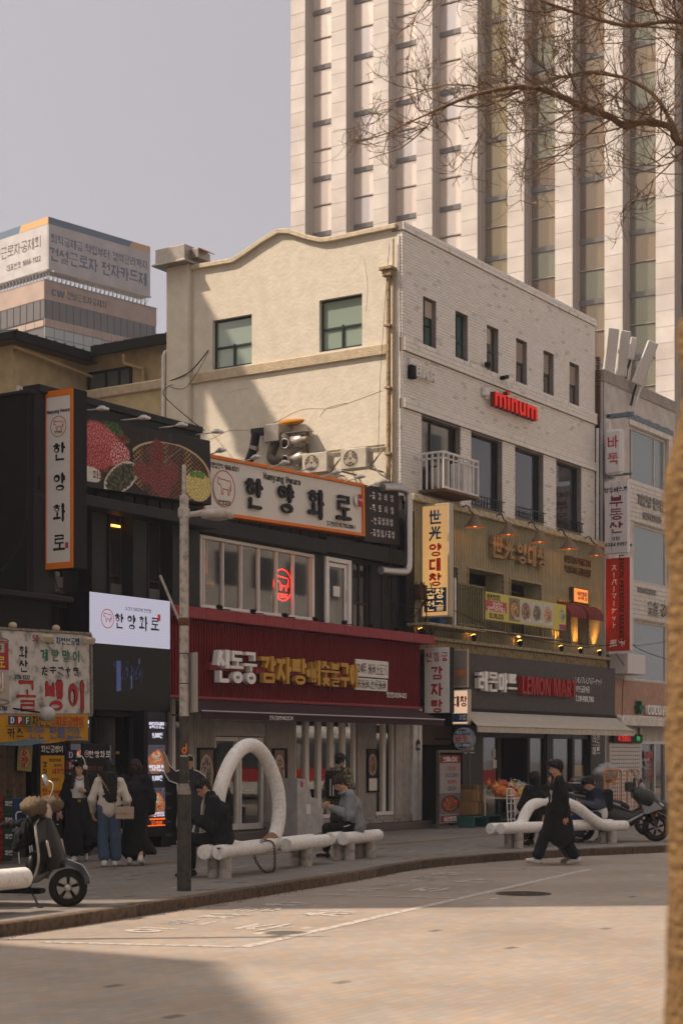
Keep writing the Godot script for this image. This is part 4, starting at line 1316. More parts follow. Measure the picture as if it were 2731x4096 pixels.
func red_shop():
	var red:=mat("fascia_red",hex("780a12"),0.6,0,T_grime,0.6)
	var cap:=mat("cap_red",hex("933338"),0.5,0,T_grime,0.8)
	var o:=thing("red_fascia","long ribbed red fascia with raised white and yellow letters","shop sign","",V3(0,0,0))
	part(o,"backing",B.new().bx(-9.66,2.88,0.4,-0.2,4.37,0.585),red)
	var rb:=B.new()
	for k in 113: rb.bx(-9.62+k*0.0835,2.9,0.585,-9.585+k*0.0835,4.36,0.612)
	part(o,"ribs",rb,red)
	for k in 10:
		var x0:=-9.72+k*0.985
		part(o,"cap_panel",B.new().bx(x0,4.38,0.3,x0+0.98,4.60,0.82,0.01),cap)
	part(o,"bottom_rail",B.new().bx(-9.68,2.83,0.4,-0.18,2.89,0.66,0.008),cap)
	part(o,"letter_rail",B.new().bx(-8.5,3.42,0.613,-7.0,3.56,0.7).bx(-6.95,3.4,0.613,-3.3,3.54,0.69),cap)
	var wl:=mat("letter_white",hex("dedad6"),0.45)
	var yl:=mat("letter_yellow",hex("b98a34"),0.45)
	letters(o,"신동궁",at3(-7.74,3.5,0.70),0.66,0.125,0.13,wl,false,0.66,-0.01)
	letters(o,"감자탕",at3(-6.08,3.5,0.70),0.56,0.1,0.11,yl,false,0.95,0.0)
	part(o,"dot",B.new().cy(V3(-5.16,3.48,0.62),V3(-5.16,3.48,0.79),0.09,-1,14),yl)
	letters(o,"뼈숯불구이",at3(-4.15,3.5,0.70),0.54,0.085,0.11,yl,false,0.66,0.0)
	part(o,"white_plate",B.new().bx(-3.1,3.5,0.613,-1.72,3.89,0.66,0.006),M.sign_white)
	part(o,"white_plate",B.new().bx(-3.13,3.08+0.12,0.613,-1.76,3.47,0.66,0.006),M.sign_white)
	sign_text(o,"24時 脊骨土豆汤",at3(-2.41,3.69,0.664),0.23,0.018,mat("grey_ink",hex("4c4644"),0.6),false,0.68)
	sign_text(o,"炖脊骨.炭烤脊骨",at3(-2.44,3.34,0.664),0.20,0.017,M.grey_ink,false,0.8)
	sign_text(o,"명동본점 02)318-4222",at3(-1.33,3.13,0.64),0.13,0.018,wl,false,0.6)
	var cb:=B.new()
	var pts:=[]
	for k in 60: pts.append(V3(-8.6+k*0.148,4.615+0.01*sin(k*1.9),0.62+0.03*sin(k*0.7)))
	cb.tb(pts,0.014,5)
	solo("ledge_cable",cb,M.wire,"black cable lying along the red fascia's top ledge","cable")
	for k in 8:
		var t:=thing("ledge_spotlight","%s small black spotlight from the left on the red ledge" % ["first","second","third","fourth","fifth","sixth","seventh","last"][k],"spotlight","spotlights along the red ledge",V3(-8.2+k*1.13,4.6,0.66))
		part(t,"head",B.new().ob(Transform3D(Basis(V3(0,1,0),0.5+0.2*sin(k*2.0)),V3(0,0.07,0.06)),V3(0.2,0.07,0.12),0.02),M.black)
		part(t,"arm",B.new().bar(V3(0,0,0),V3(0.02,0.06,0.02),0.03).bar(V3(0.05,0.03,0.02),V3(0.28,0.03,0.12),0.018),M.black)
	var aw:=mat("awning_maroon",hex("40282c"),0.85,0,T_grime,0.7)
	var a:=thing("maroon_awning","low maroon fabric awning over the white ribbed shopfront","awning")
	part(a,"canopy",B.new().grid(func(u,v): return V3(lerpf(-9.45,-0.35,u) - 0.45*v,lerpf(2.82,2.56,v) - 0.03*sin(v*PI),lerpf(0.66,1.6,v)),12,8,true),aw)
	part(a,"valance",B.new().grid(func(u,v): return V3(lerpf(-9.9,-0.8,u),2.545 - 0.13*v,1.6+0.012*sin(u*60.0)*v),60,2,true),aw)
	part(a,"front_rail",B.new().cy(V3(-9.92,2.56,1.605),V3(-0.78,2.56,1.605),0.016,-1,8),M.steel)
	part(a,"side_arm",B.new().bar(V3(-9.4,2.5,0.5),V3(-9.85,2.54,1.58),0.03).bar(V3(-0.3,2.5,0.5),V3(-0.82,2.54,1.58),0.03),M.steel)
	sign_text(a,"신동궁감자탕 뼈숯불구이",at3(-7.35,2.47,1.625),0.085,0.013,M.white_text,true,0.8)
	var i:=0
	for q in [[-8.23,0.56,"tall mirrored menu frame left of the glass door"],[-5.72,0.5,"dark framed menu between the glass door and the folding panes"],[-2.03,0.48,"black framed menu with a round dish right of the folding panes"]]:
		var f:=thing("framed_menu",q[2],"framed menu","",V3(q[0],1.38,0.415))
		part(f,"frame",B.new().bx(-q[1]/2,-0.5,-0.01,-q[1]/2+0.04,0.5,0.04).bx(q[1]/2 - 0.04,-0.5,-0.01,q[1]/2,0.5,0.04).bx(-q[1]/2+0.041,0.46,-0.01,q[1]/2 - 0.041,0.5,0.04).bx(-q[1]/2+0.041,-0.5,-0.01,q[1]/2 - 0.041,-0.46,0.04),M.black)
		if i==2:
			picture(f,"print",at3(0,0.14,0.006),q[1] - 0.08,0.62,pic("round_dish",dish_print(12,hex("2a2422"),hex("b0aca8"),hex("6a3a2c"),hex("a8806c"))))
			part(f,"notes",B.new().bx(-q[1]/2+0.041,-0.459,0.0,q[1]/2 - 0.041,-0.18,0.006),M.sign_white)
		else:
			picture(f,"print",at3(0,0,0.006),q[1] - 0.08,0.92,pic("menu_photo_%d" % i,dish_print(14+i,hex("6a5a4c"),hex("c0b0a0"),hex("4a3a30"),hex("b09a84")),0.12))
		i += 1
	var num:=mat("plate_navy",hex("2a3040"),0.5)
	var np:=thing("house_number_plate","small navy house number plate on the white corner pilaster","plate","",V3(-0.1,1.98,0.492))
	part(np,"plate",B.new().ex(PackedVector2Array([Vector2(-0.08,-0.13),Vector2(0.08,-0.13),Vector2(0.08,0.08),Vector2(0,0.14),Vector2(-0.08,0.08)]),at3(0,0,0.01),0.012),num)
	sign_text(np,"43",at3(0,-0.03,0.013),0.1,0.014,M.white_text)
	var w:=thing("white_red_letter_sign","white hanging sign with red letters at the red fascia's right end","sign","",V3(0.3,3.535,0.785))
	part(w,"box",B.new().bx(0.0,-0.79,-0.35,0.22,0.79,0.35,0.012),M.black)
	part(w,"face",B.new().bx(-0.02,-0.785,-0.345,-0.002,0.785,0.345,0.006),M.sign_white)
	var tb:=B.new()
	text(tb,"신동궁",Transform3D(FU,V3(-0.024,0.56,0.0)),0.22,0.03,0,false,0.8,0.03)
	column(tb,"감자탕",Transform3D(FU,V3(-0.024,0.18,0.0)),0.32,0.40,0.055,0,false,1.0)
	part(w,"lettering",tb,M.red_text)
	part(w,"bracket",B.new().bx(0.06,0.6,-0.6,0.1,0.64,-0.351).bx(0.06,-0.5,-0.6,0.1,-0.46,-0.351),M.black)
	var nn:=thing("neon_cow_sign","round red neon cow sign hanging inside the upper folding window","neon sign","",V3(-4.98,5.42,-0.02))
	var ne:=B.new()
	emblem(ne,at3(0,0,0),0.34,0.022)
	text(ne,"한양화로",at3(0,-0.23,0.002),0.09,0.012)
	part(nn,"tube",ne,emit("neon_red",Color(1.0,0.10,0.05),2.2))
	part(nn,"hanger",B.new().cy(V3(-0.2,0.28,-0.01),V3(-0.2,0.95,-0.01),0.004,-1,4).cy(V3(0.2,0.28,-0.01),V3(0.2,0.95,-0.01),0.004,-1,4),M.black)
	var nl:=OmniLight3D.new(); nl.name = "neon_light"; nl.position = V3(-4.98,5.42,0.0); nl.light_color = Color(1,0.12,0.06); nl.light_energy = 0.02; nl.light_size = 0.2; nl.omni_range = 3; nl.shadow_enabled = true
	add_child(nl)
	var cbx:=thing("white_service_cabinet","pale grey street cabinet with a sloped top before the folding panes","cabinet","",V3(-6.2,0,1.3))
	var cm:=mat("cabinet_grey",hex("b4afac"),0.55,0,T_grime,0.6)
	part(cbx,"body",B.new().ex(PackedVector2Array([Vector2(-0.42,0.1),Vector2(0.38,0.1),Vector2(0.3,0.84),Vector2(0.1,0.86),Vector2(-0.08,1.24),Vector2(-0.42,1.26)]),at3(0,0,0.2),0.42),cm)
	part(cbx,"base",B.new().bx(-0.46,0,-0.26,0.44,0.099,0.24,0.01),mat("base_grey",hex("76706c"),0.8))
	part(cbx,"side_box",B.new().bx(0.385,0.12,-0.2,0.62,0.62,0.15,0.01),cm)
	part(cbx,"notice",B.new().bx(-0.1,0.52,0.202,0.06,0.72,0.205),M.sign_white)
	part(cbx,"sticker",B.new().bx(-0.3,1.08,0.202,-0.22,1.2,0.205),M.red_text)
func snack_shop():
	var o:=thing("snack_shop","low dark snack shop at the left edge under a painted signboard","shop")
	var wl:=mat("shop_grey",hex("5a5450"),0.85,0,T_grime,0.6)
	part(o,"wall",B.new().bx(-19.5,0.0,-3.0,-13.27,3.7,1.0),wl)
	part(o,"roof",B.new().bx(-19.6,4.36,-3.0,-13.0,4.46,1.25,0.02),mat("tar_roof",hex("2c2826"),0.9))
	part(o,"upper_wall",B.new().bx(-19.5,3.702,-3.0,-13.28,4.355,0.95),M.darker_metal)
	part(o,"curtain",B.new().grid(func(u,v): return V3(lerpf(-15.6,-14.05,u),lerpf(0.6,2.2,v),1.08+0.04*sin(u*40.0)),60,2),mat("plastic_curtain",hex("6e5a48"),0.4,0,T_blotch,0.7))
	part(o,"shutter_box",B.new().bx(-13.95,0.0,1.0,-13.2,2.0,1.16,0.01),M.black)
	var s:=thing("painted_signboard","large white painted signboard with a tin can and red letters","sign","",V3(-14.6,3.08,1.6))
	s.rotation.z = 0.02
	part(s,"board",B.new().bx(-2.4,-0.68,-0.16,1.6,0.68,0.0,0.01),mat("painted_white",hex("cdc7c0"),0.6,0,T_blotch,0.35))
	part(s,"rim",B.new().bx(-2.42,0.682,-0.16,1.62,0.72,0.03).bx(-2.42,-0.72,-0.16,1.62,-0.682,0.03).bx(1.602,-0.68,-0.16,1.64,0.68,0.03),mat("rusty_white",hex("8f867c"),0.7,0,T_blotch,1.2))
	var b:=B.new()
	column(b,"화산",at3(-0.02,0.33,0.004),0.20,0.225,0.034)
	text(b,"778-1322",at3(-0.05,-0.08,0.004),0.085,0.01,0,false,0.85)
	text(b,"たまごやき",at3(0.87,0.04,0.004),0.16,0.024,0,false,0.95,0.03)
	text(b,"교수산 428-4780",at3(-0.72,-0.59,0.004),0.09,0.012,0,false,0.8)
	part(s,"lettering",b,M.black_text)
	sign_text(s,"계란말이",at3(0.87,0.3,0.004),0.2,0.034,M.green_text,false,0.95,0.06)
	sign_text(s,"전통 자연산골뱅",at3(0.92,0.55,0.004),0.125,0.02,M.blue_text,false,0.88)
	sign_text(s,"50",at3(0.27,0.57,0.004),0.13,0.02,M.red_text,false,0.9)
	var k:=0
	for ch in ["골","뱅","이"]:
		var x:=[0.05,0.72,1.26]
		sign_text(s,ch,at3(x[k],-0.38,0.003),0.52,0.105,M.black_text,true,0.9)
		sign_text(s,ch,at3(x[k],-0.38,0.0075),0.50,0.075,M.red_text,true,0.9)
		k += 1
	var cn:=B.new()
	cn.quad(V3(-1.15,0.03,0.004),V3(-0.36,0.03,0.004),V3(-0.36,0.5,0.004),V3(-1.15,0.5,0.004))
	part(s,"can_red",cn,mat("can_red",hex("983034"),0.6))
	picture(s,"can_photo",at3(-0.755,-0.23,0.004),0.79,0.52,pic("can_photo",dish_print(22,hex("a89c94"),hex("b8a898"),hex("8a6a5c"),hex("c8b8aa"),96,64),0.6))
	var ce:=B.new()
	for y in [0.5,-0.49]: ce.ring(at3(-0.755,y,0.006),0.05,0.03,0.0,7.9,24)
	part(s,"can_rim",ce,mat("can_rim",hex("7a706a"),0.5))
	sign_text(s,"DPF",at3(-0.66,0.38,0.012),0.1,0.012,M.black_text,false,1.0,0.05)
	part(s,"letter_patch",B.new().bx(-0.86,0.31,0.005,-0.46,0.45,0.009),mat("patch",hex("a8a098"),0.6))
	sign_text(s,"을지로",at3(-0.74,0.15,0.007),0.2,0.026,M.yellow_text,false,0.9,0.02)
	sign_text(s,"골뱅이",at3(-0.80,-0.13,0.0075),0.23,0.024,M.white_text,false,0.9,0.02)
	for x in [-1.5,0.42,1.45]:
		part(s,"spot_head",B.new().ob(Transform3D(Basis(V3(1,0,0),0.4),V3(x,0.57,0.12)),V3(0.25,0.12,0.1),0.02),mat("spot_beige",hex("b0a48c"),0.6))
	for x in [-0.2,0.82]: part(s,"roof_knob",B.new().sp(V3(x,0.76,-0.05),V3(0.07,0.06,0.07)),M.spot_beige)
	var g:=thing("globe_lamp","round white globe lamp hanging before the painted signboard","lamp","",V3(-14.85,2.385,2.35))
	part(g,"globe",B.new().sp(Vector3.ZERO,V3(0.125,0.125,0.125),24,16),mat("globe",hex("aaa6a2"),0.35))
	part(g,"arm",B.new().tb([V3(0,0.02,-0.1),V3(0,0.05,-0.4),V3(0.0,0.1,-0.75)],0.015,6),M.black)
	var yb:=mat("banner_yellow",hex("c08a1c"),0.75,0,T_grime,0.8)
	var ba:=thing("yellow_banner","yellow cloth banner with blue and black letters under the signboard","banner","",V3(-14.52,2.18,2.0))
	part(ba,"cloth",B.new().grid(func(u,v): return V3(lerpf(-1.1,1.0,u)+0.12*(v - 0.5)*(1.0 - u),lerpf(-0.22,0.23,v) - 0.05*(1 - u)+0.02*sin(u*9.0)*(1.0 - v),0.02*sin(u*14.0)),50,6),yb)
	var bb:=[["D",hex("2a4068"),"patch_navy"],["P",hex("98282c"),"patch_red"],["F",hex("2a6048"),"patch_green"]]
	for q in 3:
		part(ba,"letter_patch",B.new().bx(-0.88+q*0.17,0.03,0.024,-0.72+q*0.17,0.17,0.03),mat(bb[q][2],bb[q][1],0.7))
		sign_text(ba,bb[q][0],at3(-0.80+q*0.17,0.1,0.034),0.12,0.02,M.white_text,false,1.0)
	sign_text(ba,"자연산",at3(-0.13,0.1,0.034),0.17,0.024,M.black_text,true,0.8)
	sign_text(ba,"을지로골뱅이",at3(0.48,0.1,0.034),0.17,0.024,M.red_text,true,0.75)
	sign_text(ba,"카스",at3(-0.72,-0.11,0.036),0.17,0.024,M.black_text,true,1.0,0.02)
	sign_text(ba,"전문 판매업소",at3(0.2,-0.09,0.036),0.2,0.026,mat("banner_blue",hex("3c5a86"),0.7),true,0.85,0.02)
	part(ba,"line",B.new().bx(-0.95,0.0,0.028,0.85,0.008,0.032),M.black_text)
	solo("blue_tarpaulin",B.new().grid(func(u,v): return V3(lerpf(-16.6,-14.95,u),1.93 - 0.10*(1 - u)+0.09*v+0.02*sin(u*7.0),2.5 - 1.3*v),20,4),mat("tarp_blue",hex("4a6c80"),0.5,0,T_grime,0.8),"pale blue tarpaulin stretched below the yellow banner","tarpaulin")
	var fp:=thing("food_poster","tilted printed food poster left of the yellow menu panel","poster","",V3(-14.17,1.7,1.2))
	fp.rotation.z = -0.08
	part(fp,"board",B.new().bx(-0.18,-0.25,-0.02,0.18,0.25,0.0),M.black)
	picture(fp,"print",at3(0,0,0.003),0.34,0.48,pic("food_poster",dish_print(31,hex("8f7c4c"),hex("7c8a5c"),hex("a85a34"),hex("c8b070"),80,112),0.5))
	var ft:=B.new()
	column(ft,"김치찌개",at3(-0.03,0.15,0.006),0.09,0.1,0.02)
	part(fp,"lettering",ft,M.red_text)
	var ym:=thing("yellow_menu_panel","tall yellow menu panel with black header and handwritten dishes","sign","",V3(-13.56,1.42,1.25))
	part(ym,"frame",B.new().bx(-0.36,-1.2,-0.06,0.36,0.55,0.0,0.01),M.black)
	part(ym,"face",B.new().bx(-0.29,-0.43,0.001,0.29,0.3,0.012,0.005),mat("panel_yellow",hex("c8901c"),0.55))
	sign_text(ym,"화산골뱅이",at3(0,0.41,0.004),0.115,0.013,M.white_text,false,0.9)
	var yt:=B.new()
	column(yt,"강화도",at3(-0.2,0.15,0.016),0.1,0.12,0.02)
	text(yt,"명종지료에",at3(0.05,0.22,0.016),0.055,0.008)
	text(yt,"효과적인",at3(0.13,0.13,0.016),0.05,0.008)
	text(yt,"부드럽고",at3(0.06,-0.11,0.016),0.05,0.008)
	part(ym,"lettering",yt,M.black_text)
	var yr:=B.new()
	column(yr,"추젓",at3(-0.2,-0.17,0.016),0.12,0.14,0.024)
	text(yr,"새우젓",at3(0.14,0.03,0.016),0.1,0.018)
	text(yr,"계란말이",at3(0.1,-0.34,0.016),0.1,0.018)
	part(ym,"lettering",yr,M.red_text)
	var box:=[["D","patch_navy",1.73,"navy"],["P","patch_red",1.545,"red"],["F","patch_green",1.365,"green"]]
	for q in box:
		var t:=thing("letter_box","%s letter box marked %s in the column beside the yellow panel" % [q[3],q[0]],"sign","letter boxes",V3(-13.05,q[2],1.2))
		part(t,"box",B.new().bx(-0.17,-0.088,-0.14,0.17,0.088,0.0,0.008),M.black)
		part(t,"face",B.new().bx(-0.155,-0.075,0.001,0.155,0.075,0.006),M[q[1]])
		sign_text(t,q[0],at3(0,0,0.009),0.13,0.02,M.white_text,false,1.2)
	var rs:=thing("red_letter_strip","narrow red lettered strip standing behind the capped woman","sign","",V3(-13.12,0.62,1.3))
	part(rs,"board",B.new().bx(-0.16,-0.6,-0.06,0.16,0.6,0.0),M.black)
	part(rs,"face",B.new().bx(-0.12,-0.5,0.001,0.12,0.42,0.01),mat("patch_red",hex("98282c"),0.7))
	var bl:=mat("table_blue",hex("22406a"),0.5,0,T_grime,1.0)
	for q in 3:
		var t:=thing("folded_table","%s blue folded table leaning at the snack shop front" % ["left","middle","right"][q],"table","folded blue tables",V3(-15.12+q*0.20,0.0,2.0+q*0.06))
		part(t,"top",B.new().bx(-0.17,0.34,-0.03,0.2,1.04,0.0,0.02),bl)
		part(t,"leg",B.new().tb([V3(-0.13,0.0,0.12),V3(-0.12,0.55,0.05),V3(-0.12,0.78,0.03),V3(-0.08,0.82,0.03),V3(0.12,0.82,0.03),V3(0.16,0.78,0.03),V3(0.16,0.55,0.05),V3(0.2,0.0,0.12)],0.012,6),M.white_paint)
	for q in 2:
		var t:=thing("crate_stack","%s stack of plastic crates with printed sides at the left edge" % ["red","green"][q],"crate stack","",V3(-15.62+q*0.2,0,2.05))
		for j in 4: part(t,"crate",B.new().bx(-0.11,0.05+j*0.26,-0.2,0.085,0.05+j*0.26+0.25,0.0,0.01),mat(["crate_red","crate_green"][q],[hex("80201e"),hex("24382c")][q],0.5))
		for j in 4: sign_text(t,"화산",at3(0,0.18+j*0.26,0.004),0.08,0.013,[M.black_text,M.white_text][q])
	var ms:=thing("dark_menu_stand","black standing menu with brush title and round dishes by the entry","menu stand","",V3(-12.72,0,1.5))
	part(ms,"panel",B.new().bx(-0.36,0.3,-0.05,0.36,1.93,0.0,0.01),M.black)
	part(ms,"edge_strip",B.new().bx(0.345,0.5,0.002,0.36,1.9,0.012),mat("pale_edge",hex("8c94a0"),0.3))
	part(ms,"foot",B.new().bx(-0.34,0.0,-0.2,-0.28,0.32,0.12,0.01).bx(0.28,0.0,-0.2,0.34,0.32,0.12,0.01),M.black)
	sign_text(ms,"한양화로",at3(0.08,1.74,0.004),0.12,0.02,M.white_text,true,1.0,0.02)
	var se:=B.new(); emblem(se,at3(-0.25,1.75,0.004),0.055,0.008)
	part(ms,"emblem",se,M.white_text)
	sign_text(ms,"한양화로 점심메뉴",at3(0.0,1.5,0.004),0.07,0.01,mat("dim_red_text",hex("7a3a2c"),0.6))
	for q in 4: picture(ms,"dish",at3(-0.16+(q % 2)*0.33,1.27 - (q/2)*0.3,0.004),0.24,0.24,pic("stand_dish_%d" % q,dish_print(40+q,hex("171516"),hex("3a2a26"),hex("8a3a24"),hex("c08a6c"),48,48),0.4))
	var bs:=thing("stone_pot","dark pot of pale folded cloths at the dark entry","pot","",V3(-12.1,0,1.4))
	part(bs,"pot",B.new().lathe(at3(0,0,0),[Vector2(0.14,0.0),Vector2(0.2,0.12),Vector2(0.2,0.26),Vector2(0.17,0.28),Vector2(0.16,0.2),Vector2(0,0.2)],16),M.black)
	part(bs,"cloth",B.new().bx(-0.2,0.28,-0.1,0.02,0.36,0.1,0.03).bx(-0.02,0.33,-0.12,0.22,0.42,0.1,0.03),mat("dull_cloth",hex("77706a"),0.9))
func led_screens():
	var o:=thing("led_screen","bright white screen with brush letters and red cow emblem over the entry","screen","",V3(-10.98,4.20,0.8))
	part(o,"cabinet",B.new().bx(-1.15,-1.66,-0.52,1.14,0.46,0.0,0.01),M.black)
	var im:=Image.create(8,64,false,Image.FORMAT_RGB8)
	for y in 64: im.fill_rect(Rect2i(0,y,8,1),hex("c9c4d6").darkened(0.10*(y % 2)))
	var b:=B.new()
	b.quad(V3(-1.14,-0.46,0.004),V3(1.13,-0.46,0.004),V3(1.13,0.45,0.004),V3(-1.14,0.45,0.004),true)
	var m:=pic("led_white",im,0.4,0.30)
	part(o,"lit_face",b,m)
	var tx:=B.new()
	for k in 4: one_char(tx,["한","양","화","로"][k],at3(-0.46+k*0.34,-0.16,0.008),0.27,0.045,0.0,true,0.9)
	text(tx,"소고기 화로구이 전문점",at3(0.2,0.22,0.008),0.065,0.01)
	part(o,"lettering",tx,emit("led_ink",Color(0.2,0.18,0.22),0.08))
	var eb:=B.new()
	emblem(eb,at3(-0.66,0.0,0.008),0.17,0.016)
	part(o,"seal",B.new().bx(0.76,0.05,0.006,0.84,0.18,0.009),emit("led_red",Color(0.75,0.2,0.18),0.22))
	part(o,"emblem",eb,emit("led_red",Color(0.75,0.2,0.18),0.22))
	part(o,"dark_panel",B.new().bx(-1.14,-1.65,0.002,1.13,-0.465,0.012),mat("led_dark",hex("131314"),0.4))
	var nt:=B.new()
	var r:=RandomNumberGenerator.new(); r.seed = 4
	for k in 46:
		var p:=Vector2(r.randfn(-0.1,0.3),r.randfn(-1.02,0.18))
		nt.quad(V3(p.x - 0.012,p.y - 0.02,0.014),V3(p.x+0.014,p.y - 0.02,0.014),V3(p.x+0.014,p.y+0.02,0.014),V3(p.x - 0.012,p.y+0.02,0.014))
	part(o,"night_view",nt,emit("led_blue",Color(0.4,0.5,0.85),0.05)).set_meta("kind","stuff")
	for q in [[-0.42,-1.3,-0.3,-0.75],[-0.02,-1.25,0.02,-1.0],[0.2,-0.78,0.24,-0.68]]: part(o,"night_tower",B.new().bx(q[0],q[1],0.013,q[2],q[3],0.016),emit("led_pale",Color(0.6,0.65,0.95),0.05))
	var bp:=[pic("bowl_a",bowl_print(51),0.4,0.28),pic("bowl_b",bowl_print(52),0.4,0.28)]
	var ew:=emit("lit_white",Color(0.9,0.88,0.95),0.38)
	for k in 2:
		var t:=thing("lit_menu_column",["tall lit menu column with two noodle bowls right of the entry door","lit menu column half hidden behind the yellow banner"][k],"menu screen","",V3(-10.37 - k*2.1,0,0.9))
		part(t,"case",B.new().bx(-0.36 if k==0 else -0.3,0.2,-0.25,0.27,2.56,-0.003,0.008),M.black)
		part(t,"lit_face",B.new().bx(-0.26,0.4,0.0,0.26,2.53,0.004),emit("screen_dark",Color(0.3,0.28,0.32),0.05))
		for j in 2:
			picture(t,"photo",at3(0,1.73 - j*0.8 - 0.08,0.007),0.5,0.54,bp[j])
			sign_text(t,["양지물냉면","양지비빔면"][j],at3(0,2.29 - j*0.8,0.007),0.125,0.018,ew,false,0.68)
			sign_text(t,"9,000원",at3(0.02,2.1 - j*0.8,0.007),0.105,0.014,ew,false,0.72)
		part(t,"orange_bar",B.new().bx(-0.2,0.52,0.006,0.25,0.55,0.009).bx(-0.26,0.405,0.006,0.25,0.425,0.009),emit("lit_orange",Color(1.0,0.4,0.08),0.4))
		sign_text(t,"중구 명동점",at3(0.0,0.66 - 0.2,0.0105),0.07,0.012,M.lit_orange,false,0.8)
		sign_text(t,"한양화로",at3(0.07,0.62,0.0105),0.09,0.014,ew,true,0.85)
	var fr:=thing("dark_bottle_fridge","dark bottle fridge with faint chalk lettering beside the lit menu column","fridge","",V3(-9.85,0,0.55))
	part(fr,"case",B.new().bx(-0.3,0.0,-0.3,0.26,1.28,0.3,0.02),M.black)
	for k in 4: sign_text(fr,["TERRA","cass","cass","TERRA"][k],at3(-0.1,1.0 - k*0.26,0.303),0.07,0.01,mat("chalk",hex("4c4c50"),0.8),false,0.9)
func standee():
	var o:=thing("cook_standee","life size cardboard cutout of a cook raising one arm","cardboard cutout","",V3(-9.62,0.02,1.05),0.0)
	o.rotation.y = -0.25
	var out:=PackedVector2Array()
	for p in [[-0.22,0.0],[0.05,0.0],[0.08,0.2],[0.3,0.2],[0.34,0.75],[0.42,0.95],[0.52,1.12],[0.42,1.32],[0.27,1.41],[0.16,1.44],[0.15,1.66],[0.05,1.73],[-0.07,1.66],[-0.08,1.46],[-0.28,1.42],[-0.42,1.52],[-0.50,1.70],[-0.58,1.80],[-0.63,1.76],[-0.58,1.60],[-0.55,1.36],[-0.44,1.22],[-0.25,1.16],[-0.22,0.8],[-0.26,0.4],[-0.2,0.18],[-0.26,0.06]]: out.append(Vector2(p[0],p[1]))
	part(o,"card",B.new().ex(out,at3(0,0,0),0.02),M.sign_white)
	var ins:=Geometry2D.offset_polygon(out,-0.022)[0]
	part(o,"print",B.new().ex(ins,at3(0,0,0.004),0.0),mat("print_navy",hex("2c2c34"),0.6))
	var sk:=mat("print_skin",hex("a07a64"),0.6)
	part(o,"face_print",B.new().ex(PackedVector2Array([Vector2(-0.05,1.47),Vector2(0.0,1.44),Vector2(0.08,1.44),Vector2(0.125,1.5),Vector2(0.125,1.62),Vector2(-0.05,1.62)]),at3(0,0,0.007),0.0),sk)
	part(o,"hair_print",B.new().ex(PackedVector2Array([Vector2(-0.055,1.6),Vector2(0.13,1.6),Vector2(0.12,1.67),Vector2(0.04,1.7),Vector2(-0.04,1.67)]),at3(0,0,0.009),0.0),M.black)
	part(o,"arm_print",B.new().ex(PackedVector2Array([Vector2(-0.52,1.36),Vector2(-0.42,1.40),Vector2(-0.46,1.56),Vector2(-0.52,1.70),Vector2(-0.585,1.77),Vector2(-0.60,1.74),Vector2(-0.56,1.58)]),at3(0,0,0.007),0.0),sk)
	part(o,"hand_print",B.new().ex(PackedVector2Array([Vector2(0.4,1.0),Vector2(0.49,1.1),Vector2(0.46,1.14),Vector2(0.37,1.04)]),at3(0,0,0.007),0.0),sk)
	part(o,"button_print",B.new().bx(0.02,0.9,0.006,0.03,0.93,0.008).bx(0.02,1.05,0.006,0.03,1.08,0.008).bx(0.02,1.2,0.006,0.03,1.23,0.008),M.white_text)
	part(o,"stand",B.new().bx(-0.3,-0.015,-0.2,0.1,0.0,0.12),M.sign_white)
